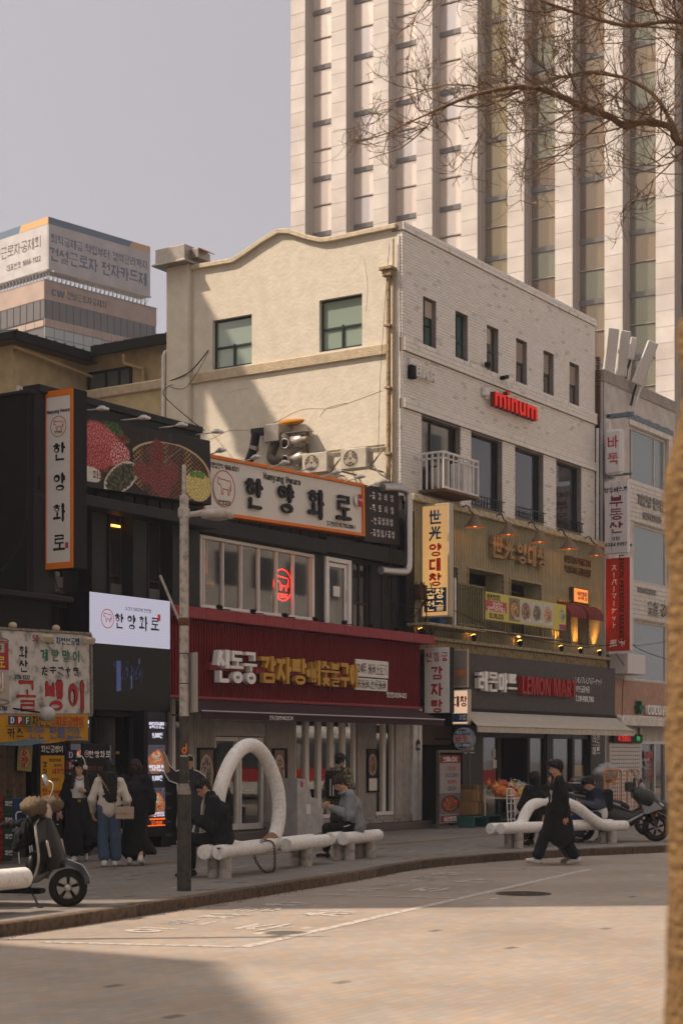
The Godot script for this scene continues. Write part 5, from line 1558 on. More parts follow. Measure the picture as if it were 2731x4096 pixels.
func olive_signs():
	var br:=mat("rust_letter",hex("9c8664"),0.7,0,T_blotch,1.5)
	var o:=thing("olive_wall_letters","raised brown restaurant letters on the olive ribbed wall","shop sign","",V3(5.45,7.13,0.222))
	letters(o,"世光",at3(-0.95,0.02,0.05),0.56,0.085,0.12,br,true,1.05,0.03)
	letters(o,"양대창",at3(0.68,0.0,0.05),0.55,0.10,0.12,br,false,0.96,0.04)
	var o2:=thing("small_brown_letters","two rows of small brown letters right of the raised restaurant letters","shop sign","",V3(9.25,7.16,0.222))
	letters(o2,"대창구이 막창구이",at3(0,0.13,0.02),0.2,0.034,0.04,mat("dark_brown",hex("5c4226"),0.7),false,0.92,0.01)
	letters(o2,"특양구이 곱창전골",at3(0,-0.15,0.02),0.2,0.034,0.04,M.dark_brown,false,0.92,0.01)
	var rust:=mat("lamp_rust",hex("8a7460"),0.7,0.1,T_blotch,2.5)
	var od:=["first","second","third","fourth","last"]
	for k in 5:
		var x:=2.3+k*1.8
		var t:=thing("gooseneck_lamp","%s rusty cone lamp from the left under the stone cornice" % od[k],"wall lamp","cone lamps on the olive wall",V3(x,7.86,0.3))
		part(t,"shade",B.new().lathe(at3(0,-0.42,0.42),[Vector2(0.26,0.0),Vector2(0.255,0.015),Vector2(0.1,0.24),Vector2(0.07,0.26),Vector2(0.06,0.33),Vector2(0.0,0.335)],18),rust)
		part(t,"neck",B.new().tb([V3(0,0.0,0.0),V3(0.02,0.12,0.06),V3(0.02,0.16,0.16),V3(0.01,0.1,0.24),V3(0,0.0,0.28),V3(0.0,-0.1,0.40)],0.017,7),M.black)
		part(t,"bulb",B.new().sp(V3(0,-0.38,0.42),Vector3.ONE*0.04,8,6),emit("warm_bulb",Color(1.0,0.62,0.25),0.5))
		var l:=OmniLight3D.new(); l.name = "gooseneck_light"; l.position = V3(x,7.46,0.72); l.light_color = Color(1.0,0.6,0.24); l.light_energy = 0.035; l.light_size = 0.05; l.omni_range = 3; l.shadow_enabled = true
		add_child(l)
	var xs:=[0.18,2.79,5.35,7.84,9.09,10.38]
	var on:=["first","second","third","fourth","fifth","last"]
	for k in 6:
		var t:=thing("beam_uplight","%s glowing uplight from the left on the beam over the mart sign" % on[k],"uplight","uplights on the olive beam",V3(xs[k],4.62,0.42))
		part(t,"yoke",B.new().bx(-0.015,0,-0.03,0.015,0.08,0.03).bx(-0.09,0.04,-0.01,-0.075,0.16,0.02).bx(0.075,0.04,-0.01,0.09,0.16,0.02),M.black)
		part(t,"head",B.new().ob(Transform3D(Basis(V3(1,0,0),-0.5),V3(0,0.12,0)),V3(0.14,0.1,0.1),0.02),M.black)
		part(t,"lens",B.new().ob(Transform3D(Basis(V3(1,0,0),-0.5),V3(0,0.168,-0.026)),V3(0.11,0.006,0.08)),emit("uplight_lens",Color(1.0,0.72,0.3),3.0))
		var l:=SpotLight3D.new(); l.name = "uplight_beam"; l.position = V3(xs[k],4.83,0.38)
		l.rotation = V3(PI/2 - 0.16,0,0)
		l.light_color = Color(1.0,0.68,0.28); l.light_energy = 0.8; l.spot_angle = 42; l.spot_range = 5; l.spot_attenuation = 2; l.light_size = 0.03; l.shadow_enabled = true
		add_child(l)
	var v:=thing("lit_yellow_vertical_sign","tall lit yellow hanging sign with red and blue letters by the olive wall","sign","",V3(0.5,6.44,0.62))
	part(v,"case",B.new().bx(0.0,-1.37,-0.39,0.2,1.37,0.39,0.015),mat("sign_case",hex("b0a490"),0.5))
	var gi:=Image.create(16,64,false,Image.FORMAT_RGB8)
	for y in 64:
		for x in 16:
			var d:=Vector2((x - 8)/10.0,(y - 40)/34.0).length()
			gi.set_pixel(x,y,hex("f6bf6c").lerp(hex("d8a468"),clampf(d,0,1)))
	var fb:=B.new()
	var FT:=Transform3D(FU,V3(-0.006,0,0))
	fb.quad(FT*V3(-0.36,-1.33,0),FT*V3(0.36,-1.33,0),FT*V3(0.36,1.33,0),FT*V3(-0.36,1.33,0),true)
	part(v,"lit_face",fb,pic("lit_yellow",gi,0.4,0.27))
	part(v,"blue_panel",B.new().bx(-0.011,-1.24,-0.31,-0.0065,-0.66,0.31),mat("panel_blue",hex("2c4a70"),0.5))
	var bt:=B.new()
	column(bt,"世光",Transform3D(FU,V3(-0.010,1.05,0.0)),0.34,0.40,0.05,0,true)
	part(v,"lettering",bt,mat("sign_blue_ink",hex("3c5070"),0.5))
	var rt:=B.new()
	column(rt,"양대창",Transform3D(FU,V3(-0.010,0.26,0.0)),0.32,0.36,0.062,0,false,1.1)
	part(v,"lettering",rt,emit("lit_red",Color(0.7,0.1,0.06),0.12,hex("8a1c14")))
	var yt:=B.new()
	text(yt,"곱창",Transform3D(FU,V3(-0.014,-0.8,0)),0.24,0.034)
	text(yt,"전골",Transform3D(FU,V3(-0.014,-1.09,0)),0.24,0.034)
	part(v,"lettering",yt,emit("lit_cream",Color(1.0,0.8,0.5),0.22,hex("c8a878")))
	part(v,"border",B.new().bx(-0.02,-1.37,-0.39,-0.0055,1.37,-0.355).bx(-0.02,-1.37,0.355,-0.0055,1.37,0.39).bx(-0.02,1.335,-0.354,-0.0055,1.37,0.354).bx(-0.02,-1.37,-0.354,-0.0055,-1.335,0.354),M.sign_case)
	part(v,"bracket",B.new().bx(0.08,0.8,-0.7,0.13,0.85,-0.39).bx(0.08,-0.9,-0.7,0.13,-0.85,-0.39),M.black)
	var bn:=thing("food_menu_banner","long yellow food banner with four dish photos on the olive wall","banner","",V3(5.1,5.53,0.74))
	part(bn,"cloth",B.new().bx(-2.4,-0.35,-0.012,2.36,0.35,0.0),mat("banner_lime",hex("c2b45c"),0.6))
	part(bn,"red_patch",B.new().bx(-2.36,-0.13,0.001,-1.15,0.14,0.004),mat("patch_coral",hex("b04a44"),0.6))
	sign_text(bn,"世光양대창",at3(-1.85,0.23,0.004),0.15,0.022,M.black_text,false,0.9)
	sign_text(bn,"점심특선",at3(-1.65,0.05,0.0075),0.13,0.018,M.white_text)
	sign_text(bn,"밑반찬/무한제공",at3(-1.72,-0.07,0.0075),0.12,0.016,M.white_text)
	sign_text(bn,"02.318.3225",at3(-1.7,-0.24,0.004),0.15,0.018,M.black_text,false,0.8)
	for k in 4:
		picture(bn,"dish_photo",at3(-0.72+k*0.65,0.0,0.005),0.6,0.6,pic("banner_dish_%d" % k,dish_print(60+k,[hex("7c7460"),hex("b4b0ac"),hex("b4b2b0"),hex("b8b2ae")][k],[hex("6a4a34"),hex("8c8078"),hex("b0aca8"),hex("b0a8a0")][k],[hex("a06a3a"),hex("6a4030"),hex("3a4a2c"),hex("a86040")][k],[hex("c89a5c"),hex("a88464"),hex("98705c"),hex("c8a480")][k],64,64),0.5))
		sign_text(bn,["김치찌개","제육볶음","된장찌개","곱창구이"][k],at3(-0.58+k*0.65,-0.22,0.008),0.07,0.01,M.white_text)
	picture(bn,"bottle_photo",at3(2.14,0.06,0.005),0.42,0.52,pic("bottles",dish_print(70,hex("c8b848"),hex("c0b050"),hex("3c6a78"),hex("d0c0a0"),48,64),0.5))
	part(bn,"magenta_patch",B.new().bx(1.95,-0.34,0.003,2.34,-0.2,0.008),mat("patch_magenta",hex("903c70"),0.6))
	var st:=mat("basket_olive",hex("6c6442"),0.5)
	var bk:=0
	for q in [[2.72,4.86],[5.05,7.3]]:
		var t:=thing("window_basket",["olive railing basket under the left half of the food banner","olive railing basket under the right half of the food banner"][bk],"window basket","",V3(q[0],4.9,0.3))
		var w: float = q[1] - q[0]
		part(t,"tray",B.new().bx(0,0,0,w,0.03,0.4,0.008),M.cornice_stone)
		part(t,"rail",B.new().bar(V3(0,0.26,0.38),V3(w,0.26,0.38),0.025).bar(V3(0,0.26,0.38),V3(0,0.55,0.0),0.025).bar(V3(w,0.26,0.38),V3(w,0.55,0.0),0.025),st)
		var nb:=int(w/0.15)
		for k in nb+1:
			part(t,"bar",B.new().bar(V3(w*k/nb,0.03,0.38),V3(w*k/nb,0.26,0.38),0.016),st)
		for k in nb: part(t,"slope_bar",B.new().bar(V3(w*(k+0.5)/nb,0.26,0.375),V3(w*(k+0.5)/nb,0.55,0.02),0.012),st)
		bk += 1
	var bc:=thing("olive_balcony","olive railed balcony beside the lit yellow sign","balcony","",V3(0.9,4.85,0.2))
	part(bc,"floor",B.new().bx(-1.2,-0.03,0,1.6,0.04,0.72,0.01),M.olive_trim)
	part(bc,"rail",B.new().bar(V3(0.2,1.08,0.7),V3(1.58,1.08,0.7),0.04).bar(V3(1.58,1.08,0.7),V3(1.58,1.08,0.0),0.04).bar(V3(0.2,0.1,0.7),V3(1.58,0.1,0.7),0.03),st)
	for k in 12: part(bc,"bar",B.new().bar(V3(0.22+k*0.123,0.06,0.7),V3(0.22+k*0.123,1.07,0.7),0.035),st)
	for k in 5: part(bc,"side_bar",B.new().bar(V3(1.58,0.06,0.08+k*0.13),V3(1.58,1.07,0.08+k*0.13),0.03),st)
	part(bc,"post",B.new().bar(V3(0.1,0.05,0.66),V3(0.1,1.2,0.66),0.07),M.white_paint)
	part(bc,"blue_crate",B.new().bx(-0.5,0.045,0.3,-0.15,0.2,0.6,0.01),mat("table_blue",hex("22406a"),0.5))
	var ra:=mat("awning_red",hex("7c3834"),0.8,0,T_grime,0.8)
	for k in 2:
		var t:=thing("small_red_awning",["left small red awning under the little lit sign","right small red awning near the drain pipe"][k],"awning","small red awnings",V3(8.42+k*1.2,6.05,0.25))
		part(t,"canopy",B.new().grid(func(u,v): return V3(lerpf(-0.52,0.52,u),-0.38*pow(v,1.5),0.42*sin(v*PI/2)),8,8,true),ra)
		part(t,"valance",B.new().grid(func(u,v): return V3(lerpf(-0.52,0.52,u),-0.38 - 0.07*v*(0.7+0.3*absf(sin(u*14.0))),0.42),28,2,true),ra)
		for s in [-0.52,0.52]: part(t,"side",B.new().ex(PackedVector2Array([Vector2(0,0),Vector2(0.15,-0.02),Vector2(0.3,-0.12),Vector2(0.42,-0.38),Vector2(0,-0.38)]),Transform3D(Basis(V3(0,0,1),V3(0,1,0),V3(-1,0,0)),V3(s,0,0)),0.006),ra)
	var ls:=thing("little_lit_sign","little lit orange sign box above the red awnings","sign","",V3(9.25,6.30,0.35))
	part(ls,"case",B.new().bx(-0.5,-0.22,-0.15,0.5,0.22,0.0,0.01),M.rust)
	part(ls,"lit_face",B.new().bx(-0.46,-0.19,0.001,0.46,0.19,0.006),emit("lit_amber",Color(1.0,0.6,0.28),0.28,hex("c08a50")))
	sign_text(ls,"양대창",at3(0.08,0,0.008),0.24,0.04,emit("lit_red",Color(0.7,0.1,0.06),0.12),false,0.9)
	var wb:=thing("white_rail_balcony","small white railed balcony before the leftmost large window","balcony","",V3(0.62,8.2,0.07))
	part(wb,"floor",B.new().bx(0,-0.06,0,1.75,0.0,0.72,0.01),mat("wood",hex("7a5a3c"),0.8))
	part(wb,"top_rail",B.new().bar(V3(0.0,0.88,0.7),V3(1.75,0.88,0.7),0.05).bar(V3(0,0.88,0.7),V3(0,0.88,0.0),0.05).bar(V3(1.75,0.88,0.7),V3(1.75,0.88,0.0),0.05).bar(V3(0.0,0.74,0.7),V3(1.75,0.74,0.7),0.035).bar(V3(0,0.74,0.7),V3(0,0.74,0.0),0.035).bar(V3(0.0,0.03,0.7),V3(1.75,0.03,0.7),0.04),M.white_paint)
	for k in 8: part(wb,"bar",B.new().bar(V3(k*0.25,0.0,0.7),V3(k*0.25,0.87,0.7),0.035),M.white_paint)
	for k in 4: part(wb,"side_bar",B.new().bar(V3(0,0.0,0.08+k*0.16),V3(0,0.87,0.08+k*0.16),0.035),M.white_paint)
	part(wb,"cabinet",B.new().bx(1.2,0.02,0.2,1.62,0.8,0.6,0.02),M.white_paint)
	var nm:=thing("red_word_sign","red glowing outline word sign on the white brick wall","neon sign","",V3(5.5,11.13,0.09))
	letters(nm,"minum",at3(0,0,0.0),0.6,0.1,0.14,mat("neon_case",hex("7a2a1c"),0.5),false,1.1,0.02)
	letters(nm,"minum",at3(0,0,0.145),0.56,0.1,0.01,emit("neon_orange",Color(1.0,0.14,0.04),0.17,hex("8a1c10")),false,1.18,0.02)
	part(nm,"transformer",B.new().bx(-1.6,-0.02,-0.08,-1.35,0.2,0.06,0.02),M.white_paint)
	var br2:=thing("white_bar_letters","peeling white bar letters hanging at the brick corner","sign","",V3(0.82,11.06,0.05))
	letters(br2,"BAR",at3(0,0,0.04),0.3,0.05,0.1,M.sign_white,false,1.25,0.06)
	part(br2,"bracket",B.new().bx(-0.62,-0.2,-0.04,-0.42,0.12,0.12,0.02),M.black)
func mart():
	var gm:=mat("mart_grey",hex("4c4643"),0.6,0,T_grime,0.5)
	var s:=thing("mart_signboard","long dark grey mart signboard with white and red raised letters","shop sign","",V3(6.32,3.58,0.7))
	part(s,"board",B.new().bx(-4.55,-0.7,-0.3,4.52,0.7,0.0,0.01),gm)
	letters(s,"레몬마트",at3(-3.02,0.02,0.03),0.5,0.085,0.13,M.white_frame,false,0.98,0.01)
	letters(s,"LEMON MART",at3(-0.08,-0.01,0.03),0.56,0.07,0.14,mat("mart_red",hex("98241e"),0.5),false,0.82,-0.012)
	sign_text(s,"レモンプレミアムマーケット",at3(2.7,0.27,0.004),0.17,0.018,M.white_text,false,0.76)
	sign_text(s,"柠檬温泉市场",at3(2.3,0.02,0.004),0.17,0.016,M.white_text,false,0.82)
	sign_text(s,"T.319-9100,7100",at3(2.43,-0.25,0.004),0.19,0.018,M.white_text,false,0.72)
	var am:=mat("awning_beige",hex("c2b9ac"),0.85,0,T_grime,0.6)
	var a:=thing("beige_awning","wide beige fabric awning over the mart entrance","awning")
	part(a,"canopy",B.new().grid(func(u,v): return V3(lerpf(lerpf(1.75,0.45,v),lerpf(10.8,9.7,v),u),lerpf(2.83,2.44,v) - 0.03*sin(v*PI),lerpf(0.74,1.8,v)),10,8,true),am)
	part(a,"valance",B.new().grid(func(u,v): return V3(lerpf(0.45,9.7,u),2.425 - 0.14*v,1.8+0.01*sin(u*50.0)*v),50,2,true),am)
	part(a,"front_rail",B.new().cy(V3(0.4,2.44,1.805),V3(9.74,2.44,1.805),0.02,-1,8),am)
	part(a,"roller",B.new().cy(V3(1.7,2.86,0.72),V3(10.8,2.86,0.72),0.05,-1,8),M.black)
	for k in 2: part(a,"arm",B.new().bar(V3(2.0+k*8.4,2.6,0.4),V3(0.8+k*8.6,2.42,1.76),0.035),M.black)
	var o:=thing("mart_shopfront","dark glazed mart shopfront with an open middle door","shopfront")
	var dk: StandardMaterial3D = mat("mart_frame",hex("201d1b"),0.4)
	part(o,"pier",B.new().bx(2.2,0.0,0.2,3.3,2.85,0.42,0.01),dk)
	part(o,"pier",B.new().bx(9.75,0.0,0.2,10.75,2.85,0.42,0.01),dk)
	part(o,"pier",B.new().bx(7.02,0.0,0.2,7.42,2.85,0.38,0.01),dk)
	part(o,"pier",B.new().bx(8.66,0.0,0.2,8.82,2.85,0.36,0.01),dk)
	part(o,"header",B.new().bx(3.3,2.2,0.2,9.75,2.86,0.34,0.01),dk)
	part(o,"sill",B.new().bx(3.3,0.0,0.2,4.32,0.14,0.34).bx(7.42,0.0,0.2,9.74,0.14,0.34),dk)
	for x in [3.3,4.28,4.36,5.95,6.05,6.98]: part(o,"frame_post",B.new().bx(x,0.0 if x > 4.3 and x < 7 else 0.141,0.22,x+0.05,2.198,0.33,0.006),dk)
	for q in [[3.35,4.28],[6.1,6.98],[7.42,8.66],[8.82,9.75]]: part(o,"pane",B.new().bx(q[0]+0.002,0.142,0.27,q[1] - 0.002,2.197,0.278),M.pane)
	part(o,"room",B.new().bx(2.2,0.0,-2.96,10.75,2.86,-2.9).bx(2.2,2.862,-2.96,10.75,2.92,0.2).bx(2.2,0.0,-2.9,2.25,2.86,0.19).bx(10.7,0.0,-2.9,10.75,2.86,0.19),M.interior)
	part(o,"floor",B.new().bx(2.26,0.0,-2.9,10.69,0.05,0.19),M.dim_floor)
	for k in 5:
		part(o,"shelf",B.new().bx(4.0,0.4+k*0.36,-2.2,7.0,0.43+k*0.36,-1.8),M.dim_shelf)
	var r:=RandomNumberGenerator.new(); r.seed = 77
	var gc:=[mat("goods_a",hex("8a8480"),0.5),mat("goods_b",hex("7a3028"),0.5),mat("goods_c",hex("9a7a3c"),0.5),mat("goods_d",hex("4a5a6a"),0.5)]
	for k in 60:
		var lv:=k % 5
		var x:=4.05+(k/5)*0.245
		part(o,"shelf_goods",B.new().bx(x,0.432+lv*0.36,-2.1,x+r.randf_range(0.12,0.22),0.432+lv*0.36+r.randf_range(0.1,0.24),-1.85,0.01),gc[r.randi() % 4])
	part(o,"teal_blind",B.new().bx(8.85,1.75,0.20,9.7,2.2,0.22),mat("teal_blind",hex("254a4c"),0.6))
	part(o,"yellow_notice",B.new().bx(8.95,1.0,0.21,9.7,1.45,0.22),mat("notice_yellow",hex("b09a30"),0.7))
	part(o,"notice",B.new().bx(4.06,1.68,0.285,4.2,1.9,0.29).bx(4.06,1.4,0.285,4.26,1.62,0.29),M.sign_white)
	part(o,"red_notice",B.new().bx(3.4,1.0,0.285,4.2,1.35,0.29).bx(4.24,1.7,0.285,4.33,1.86,0.29),mat("notice_red",hex("94282a"),0.6))
	for k in 2:
		var tb:=B.new()
		var x0: float = [2.55,10.12][k]
		text(tb,"레몬",at3(x0,2.22,0.43),0.25,0.045)
		tb.bx(x0 - 0.26,2.03,0.422,x0+0.26,2.045,0.432)
		text(tb,"마트",at3(x0,1.87,0.43),0.25,0.045)
		part(o,"lettering",tb,M.white_text)
	var np:=thing("second_number_plate","small navy number plate between the mart's glass doors","plate","",V3(7.2,1.62,0.385))
	part(np,"plate",B.new().ex(PackedVector2Array([Vector2(-0.1,-0.13),Vector2(0.1,-0.13),Vector2(0.1,0.08),Vector2(0,0.15),Vector2(-0.1,0.08)]),at3(0,0,0.01),0.012),M.plate_navy)
	sign_text(np,"45",at3(0,-0.03,0.013),0.11,0.014,M.white_text)
	var en:=thing("stair_entrance","beige tiled stair entrance between the red shop and the mart","entrance")
	var ty:=mat("yellow_tile",hex("b09050"),0.4)
	part(en,"wall",B.new().bx(0.13,0.0,-0.2,0.62,2.8,0.1),mat("entrance_beige",hex("8c7c6c"),0.8,0,T_grime,0.6))
	part(en,"back_wall",B.new().bx(0.6,0.0,-1.2,2.2,2.8,-1.1),M.interior)
	for j in 4:
		for k in 5: part(en,"tile",B.new().bx(0.135+k*0.095,1.98+j*0.16,0.1,0.135+k*0.095+0.088,1.98+j*0.16+0.152,0.112,0.003),ty)
	part(en,"canopy_board",B.new().bx(0.62,2.0,-0.2,2.2,2.45,0.1),mat("brown_board",hex("4c3c2e"),0.8))
	var ps:=thing("poster_strip","narrow strip of dish posters on the stair entrance wall","poster","",V3(0.3,1.5,0.115))
	for k in 2: picture(ps,"print",at3(0,0.25 - k*0.5,0.004),0.34,0.42,pic("strip_dish_%d" % k,dish_print(80+k,hex("a09890"),hex("8c8078"),hex("7a4a34"),hex("b09480"),48,64),0.5))
	part(ps,"board",B.new().bx(-0.19,-0.75,-0.01,0.19,0.5,0.0),M.sign_white)
	part(ps,"navy_band",B.new().bx(-0.19,-0.73,0.001,0.19,-0.52,0.006),M.plate_navy)
	var gs:=thing("floor_guide_sign","small navy and red floor guide on the entrance wall","sign","",V3(0.45,1.3,0.12))
	part(gs,"navy_band",B.new().bx(-0.26,0.02,0,0.26,0.16,0.012),M.plate_navy)
	part(gs,"red_band",B.new().bx(-0.26,-0.14,0,0.26,0.015,0.012),mat("guide_red",hex("6a3838"),0.6))
	sign_text(gs,"명동기원",at3(0,0.09,0.015),0.1,0.015,M.white_text)
	sign_text(gs,"양대창 2F",at3(0,-0.06,0.015),0.1,0.015,M.white_text)
	var bc:=thing("menu_banner_case","glass case with a printed menu banner beside the mart boxes","menu stand","",V3(0.22,0,1.2))
	part(bc,"frame",B.new().bx(-0.62,0.0,-0.04,-0.58,1.86,0.04).bx(0.86,0.0,-0.04,0.9,1.86,0.04).bx(-0.578,1.8,-0.04,0.858,1.86,0.04).bx(-0.578,0.0,-0.04,0.858,0.06,0.04),mat("case_frame",hex("5c544c"),0.5))
	part(bc,"banner",B.new().bx(-0.5,0.12,-0.02,0.5,1.74,-0.012),mat("banner_mauve",hex("938a88"),0.6))
	part(bc,"red_band",B.new().bx(-0.5,1.55,-0.011,0.5,1.74,-0.006).bx(-0.46,0.14,-0.011,0.5,0.3,-0.006),mat("band_red",hex("74222a"),0.6))
	picture(bc,"dish_photo",at3(0.0,0.58,-0.008),1.0,0.5,pic("fried_dish",dish_print(90,hex("6a6062"),hex("3a2a26"),hex("7a2c18"),hex("b06038"),96,64),0.5))
	sign_text(bc,"신메뉴출시",at3(0,1.64,-0.004),0.13,0.02,M.white_text)
	for k in 4: sign_text(bc,["모둠구이","마늘소갈비살","차돌박이","곱창구이"][k],at3(0.08,1.42 - k*0.16,-0.008),0.1,0.014,[M.red_text,M.blue_text,M.red_text,M.blue_text][k])
	sign_text(bc,"세광양대창",at3(0,0.22,-0.004),0.12,0.018,M.white_text)
	var rd:=thing("round_projecting_sign","round blue and white projecting sign over the stair entrance","sign","",V3(0.8,2.13,1.2))
	var RT:=Transform3D(Basis(V3(0,0,1),PI/2),V3(0.2,0,0))
	part(rd,"drum",B.new().lathe(RT,[Vector2(0.0,0.0),Vector2(0.26,0.0),Vector2(0.27,0.02),Vector2(0.27,0.18),Vector2(0.255,0.2),Vector2(0.0,0.2)],28),mat("drum_pale",hex("8c94a8"),0.5))
	var bl:=mat("round_blue",hex("2c4664"),0.5)
	for sgn in [1.0,-1.0]:
		var pl:=PackedVector2Array()
		for k in 13:
			var an: float = PI*(0.13+0.74*k/12.0)*sgn
			pl.append(Vector2(cos(an),sin(an))*0.235)
		part(rd,"blue_cap",B.new().ex(pl,Transform3D(FU,V3(-0.004,0,0)),0.0),bl)
	part(rd,"white_band",B.new().bx(-0.005,-0.085,-0.24,-0.001,0.085,0.24),mat("band_pale",hex("b0a09c"),0.5))
	var r2:=B.new()
	text(r2,"바둑",Transform3D(FU,V3(-0.008,0,-0.02)),0.16,0.024)
	part(rd,"lettering",r2,M.red_text)
	var r3:=B.new()
	text(r3,"757-1896",Transform3D(FU,V3(-0.008,-0.15,0)),0.085,0.01,0,false,0.9)
	text(r3,"명동기원",Transform3D(FU,V3(-0.008,0.15,0)),0.08,0.01)
	part(rd,"lettering",r3,M.white_text)
	part(rd,"bracket",B.new().bx(0.08,-0.02,-0.8,0.12,0.02,-0.26),M.black)
	var lb:=thing("lit_box_sign","lit white box sign with red letters behind the white hanging sign","sign","",V3(0.9,2.9,1.08))
	part(lb,"case",B.new().bx(0,-0.43,-0.22,0.16,0.43,0.22,0.01),M.sign_case)
	part(lb,"lit_face",B.new().bx(-0.006,-0.4,-0.2,-0.001,0.4,0.2),emit("lit_peach",Color(1.0,0.82,0.68),0.22,hex("b8a898")))
	part(lb,"blue_band",B.new().bx(-0.010,-0.36,-0.2,-0.0065,-0.15,0.2),M.panel_blue)
	var lt:=B.new()
	text(lt,"대창",Transform3D(FU,V3(-0.010,0.14,0.0)),0.26,0.036,0,false,0.75)
	part(lb,"lettering",lt,M.red_text)
	sign_text(lb,"2층",Transform3D(FU,V3(-0.014,-0.25,0.08)),0.12,0.014,M.white_text)
	var cb:=thing("clear_box_sign","clear empty box sign with an orange letter above the lit box","sign","",V3(0.9,3.84,1.08))
	part(cb,"frame",B.new().bx(0,-0.46,-0.21,0.05,0.46,-0.17).bx(0,-0.46,0.17,0.05,0.46,0.21).bx(0,0.42,-0.168,0.05,0.46,0.168).bx(0,-0.46,-0.168,0.05,-0.42,0.168),M.sign_case)
	part(cb,"face",B.new().bx(0.02,-0.42,-0.17,0.03,0.42,0.17),mat("acrylic",hex("8a8078"),0.3))
	var cm:=B.new(); text(cm,"m",Transform3D(FU,V3(0.016,-0.1,0.0)),0.3,0.03)
	part(cb,"lettering",cm,M.orange)
	goods()
func goods():
	for q in [[0.95,0.30,1.3,0.56,0.3,"lower kraft carton on the teal pallet"],[1.45,0.28,1.25,0.44,0.28,"right kraft carton on the teal pallet"],[1.05,0.61,1.3,0.5,0.28,"topmost kraft carton of the pallet stack"],[1.75,0.75,0.9,0.4,0.26,"small kraft carton behind the snack trolley"]]:
		var t:=thing("carton",q[5],"cardboard box","",V3(q[0],q[1],q[2]),0.1*sin(q[0]*9.0))
		part(t,"box",B.new().bx(-q[3]/2,0,-0.2,q[3]/2,q[4],0.2,0.008),M.card)
		part(t,"tape",B.new().bx(-0.025,0.02,0.2,0.025,q[4] - 0.01,0.2025).bx(-0.025,q[4],-0.2,0.025,q[4]+0.002,0.2),mat("tape",hex("a08c68"),0.4))
	var pl:=thing("teal_pallet","teal wooden pallet under the kraft cartons","pallet","",V3(1.3,0,1.3))
	var te:=mat("teal_wood",hex("2f5a58"),0.7)
	for k in 4: part(pl,"slat",B.new().bx(-0.8,0.24,-0.32+k*0.18,0.8,0.275,-0.18+k*0.18,0.005),te)
	for k in 3: part(pl,"runner",B.new().bx(-0.78+k*0.7,0.0,-0.3,-0.68+k*0.7,0.238,0.34,0.005),te)
	var tr:=thing("snack_trolley","white wire trolley heaped with snack bags before the mart","trolley","",V3(2.1,0,1.9))
	var wf: StandardMaterial3D = M.white_paint
	part(tr,"frame",B.new().bar(V3(-0.8,0.1,0.35),V3(0.9,0.1,0.35),0.03).bar(V3(-0.8,0.7,0.35),V3(0.9,0.7,0.35),0.03).bar(V3(-0.8,0.1,0.35),V3(-0.8,0.95,0.35),0.03).bar(V3(0.9,0.1,0.35),V3(0.9,0.95,0.35),0.03).bar(V3(-0.8,0.1,-0.35),V3(-0.8,0.95,-0.35),0.03).bar(V3(0.9,0.1,-0.35),V3(0.9,0.95,-0.35),0.03).bar(V3(-0.8,0.7,0.35),V3(-0.8,0.7,-0.35),0.03).bar(V3(0.1,0.95,0.36),V3(0.9,0.95,0.36),0.025),wf)
	picture(tr,"poster",at3(0.05,0.4,0.37),1.5,0.55,pic("trolley_poster",dish_print(95,hex("b0a49e"),hex("b8a8a4"),hex("9a6a64"),hex("c0aca4"),96,48),0.5))
	for k in 4: part(tr,"wheel",B.new().cy(V3(-0.78+(k % 2)*1.66,0.05,-0.3+(k/2)*0.6 - 0.02),V3(-0.78+(k % 2)*1.66,0.05,-0.3+(k/2)*0.6+0.02),0.05,-1,10),M.black_rubber)
	var r:=RandomNumberGenerator.new(); r.seed = 5
	var cs:=[mat("bag_orange",hex("c0661c"),0.35),mat("bag_red",hex("9a2420"),0.35),mat("bag_cream",hex("b09a84"),0.35),mat("bag_yellow",hex("c09430"),0.35),mat("bag_blue",hex("6c8c98"),0.35)]
	var nm:=["orange","red","cream","yellow","pale blue"]
	var base:=B.new()
	base.ball(Transform3D(Basis().scaled(V3(0.15,0.11,0.06)),Vector3.ZERO),10,6)
	base.bx(-0.14,0.085,-0.006,0.14,0.125,0.006)
	base.bx(-0.14,-0.125,-0.006,0.14,-0.085,0.006)
	var bm:=base.mesh()
	for k in 36:
		var c: int = [0,3,0,1,2,3,2,4,2][k % 9]
		var row:=k/9
		var o:=part(self,numbered("snack_bag"),bm,cs[c])
		o.position = V3(1.35+(k % 9)*0.185+r.randf_range(-0.04,0.04),0.78+row*0.075+r.randf_range(-0.02,0.03),1.68+r.randf_range(-0.08,0.08)+(3 - row)*0.12)
		o.rotation = V3(r.randf_range(-0.7,0.2),r.randf_range(-0.8,0.8),r.randf_range(-0.5,0.5))
		tag(o,"%s snack bag, %s from the left in the %s row of the trolley heap" % [nm[c],["first","second","third","fourth","fifth","sixth","seventh","eighth","ninth"][k % 9],["lowest","second","third","topmost"][row]],"snack bag","snack bags on the trolley")
	var ht:=thing("hand_truck","white ladder backed hand truck beside the snack trolley","hand truck","",V3(1.25,0,2.3))
	part(ht,"frame",B.new().tb([V3(-0.2,0.1,0),V3(-0.18,0.85,-0.05),V3(-0.12,0.93,-0.06),V3(0.12,0.93,-0.06),V3(0.18,0.85,-0.05),V3(0.2,0.1,0)],0.017,8),wf)
	for k in 4: part(ht,"rung",B.new().cy(V3(-0.19,0.2+k*0.19,-0.01 - 0.01*k),V3(0.19,0.2+k*0.19,-0.01 - 0.01*k),0.013,-1,6),wf)
	part(ht,"toe_plate",B.new().bx(-0.22,0.08,0.0,0.22,0.1,0.22),wf)
	for s in [-0.2,0.2]: part(ht,"wheel",B.new().cy(V3(s - 0.025,0.09,-0.08),V3(s+0.025,0.09,-0.08),0.09,-1,14),M.black_rubber)
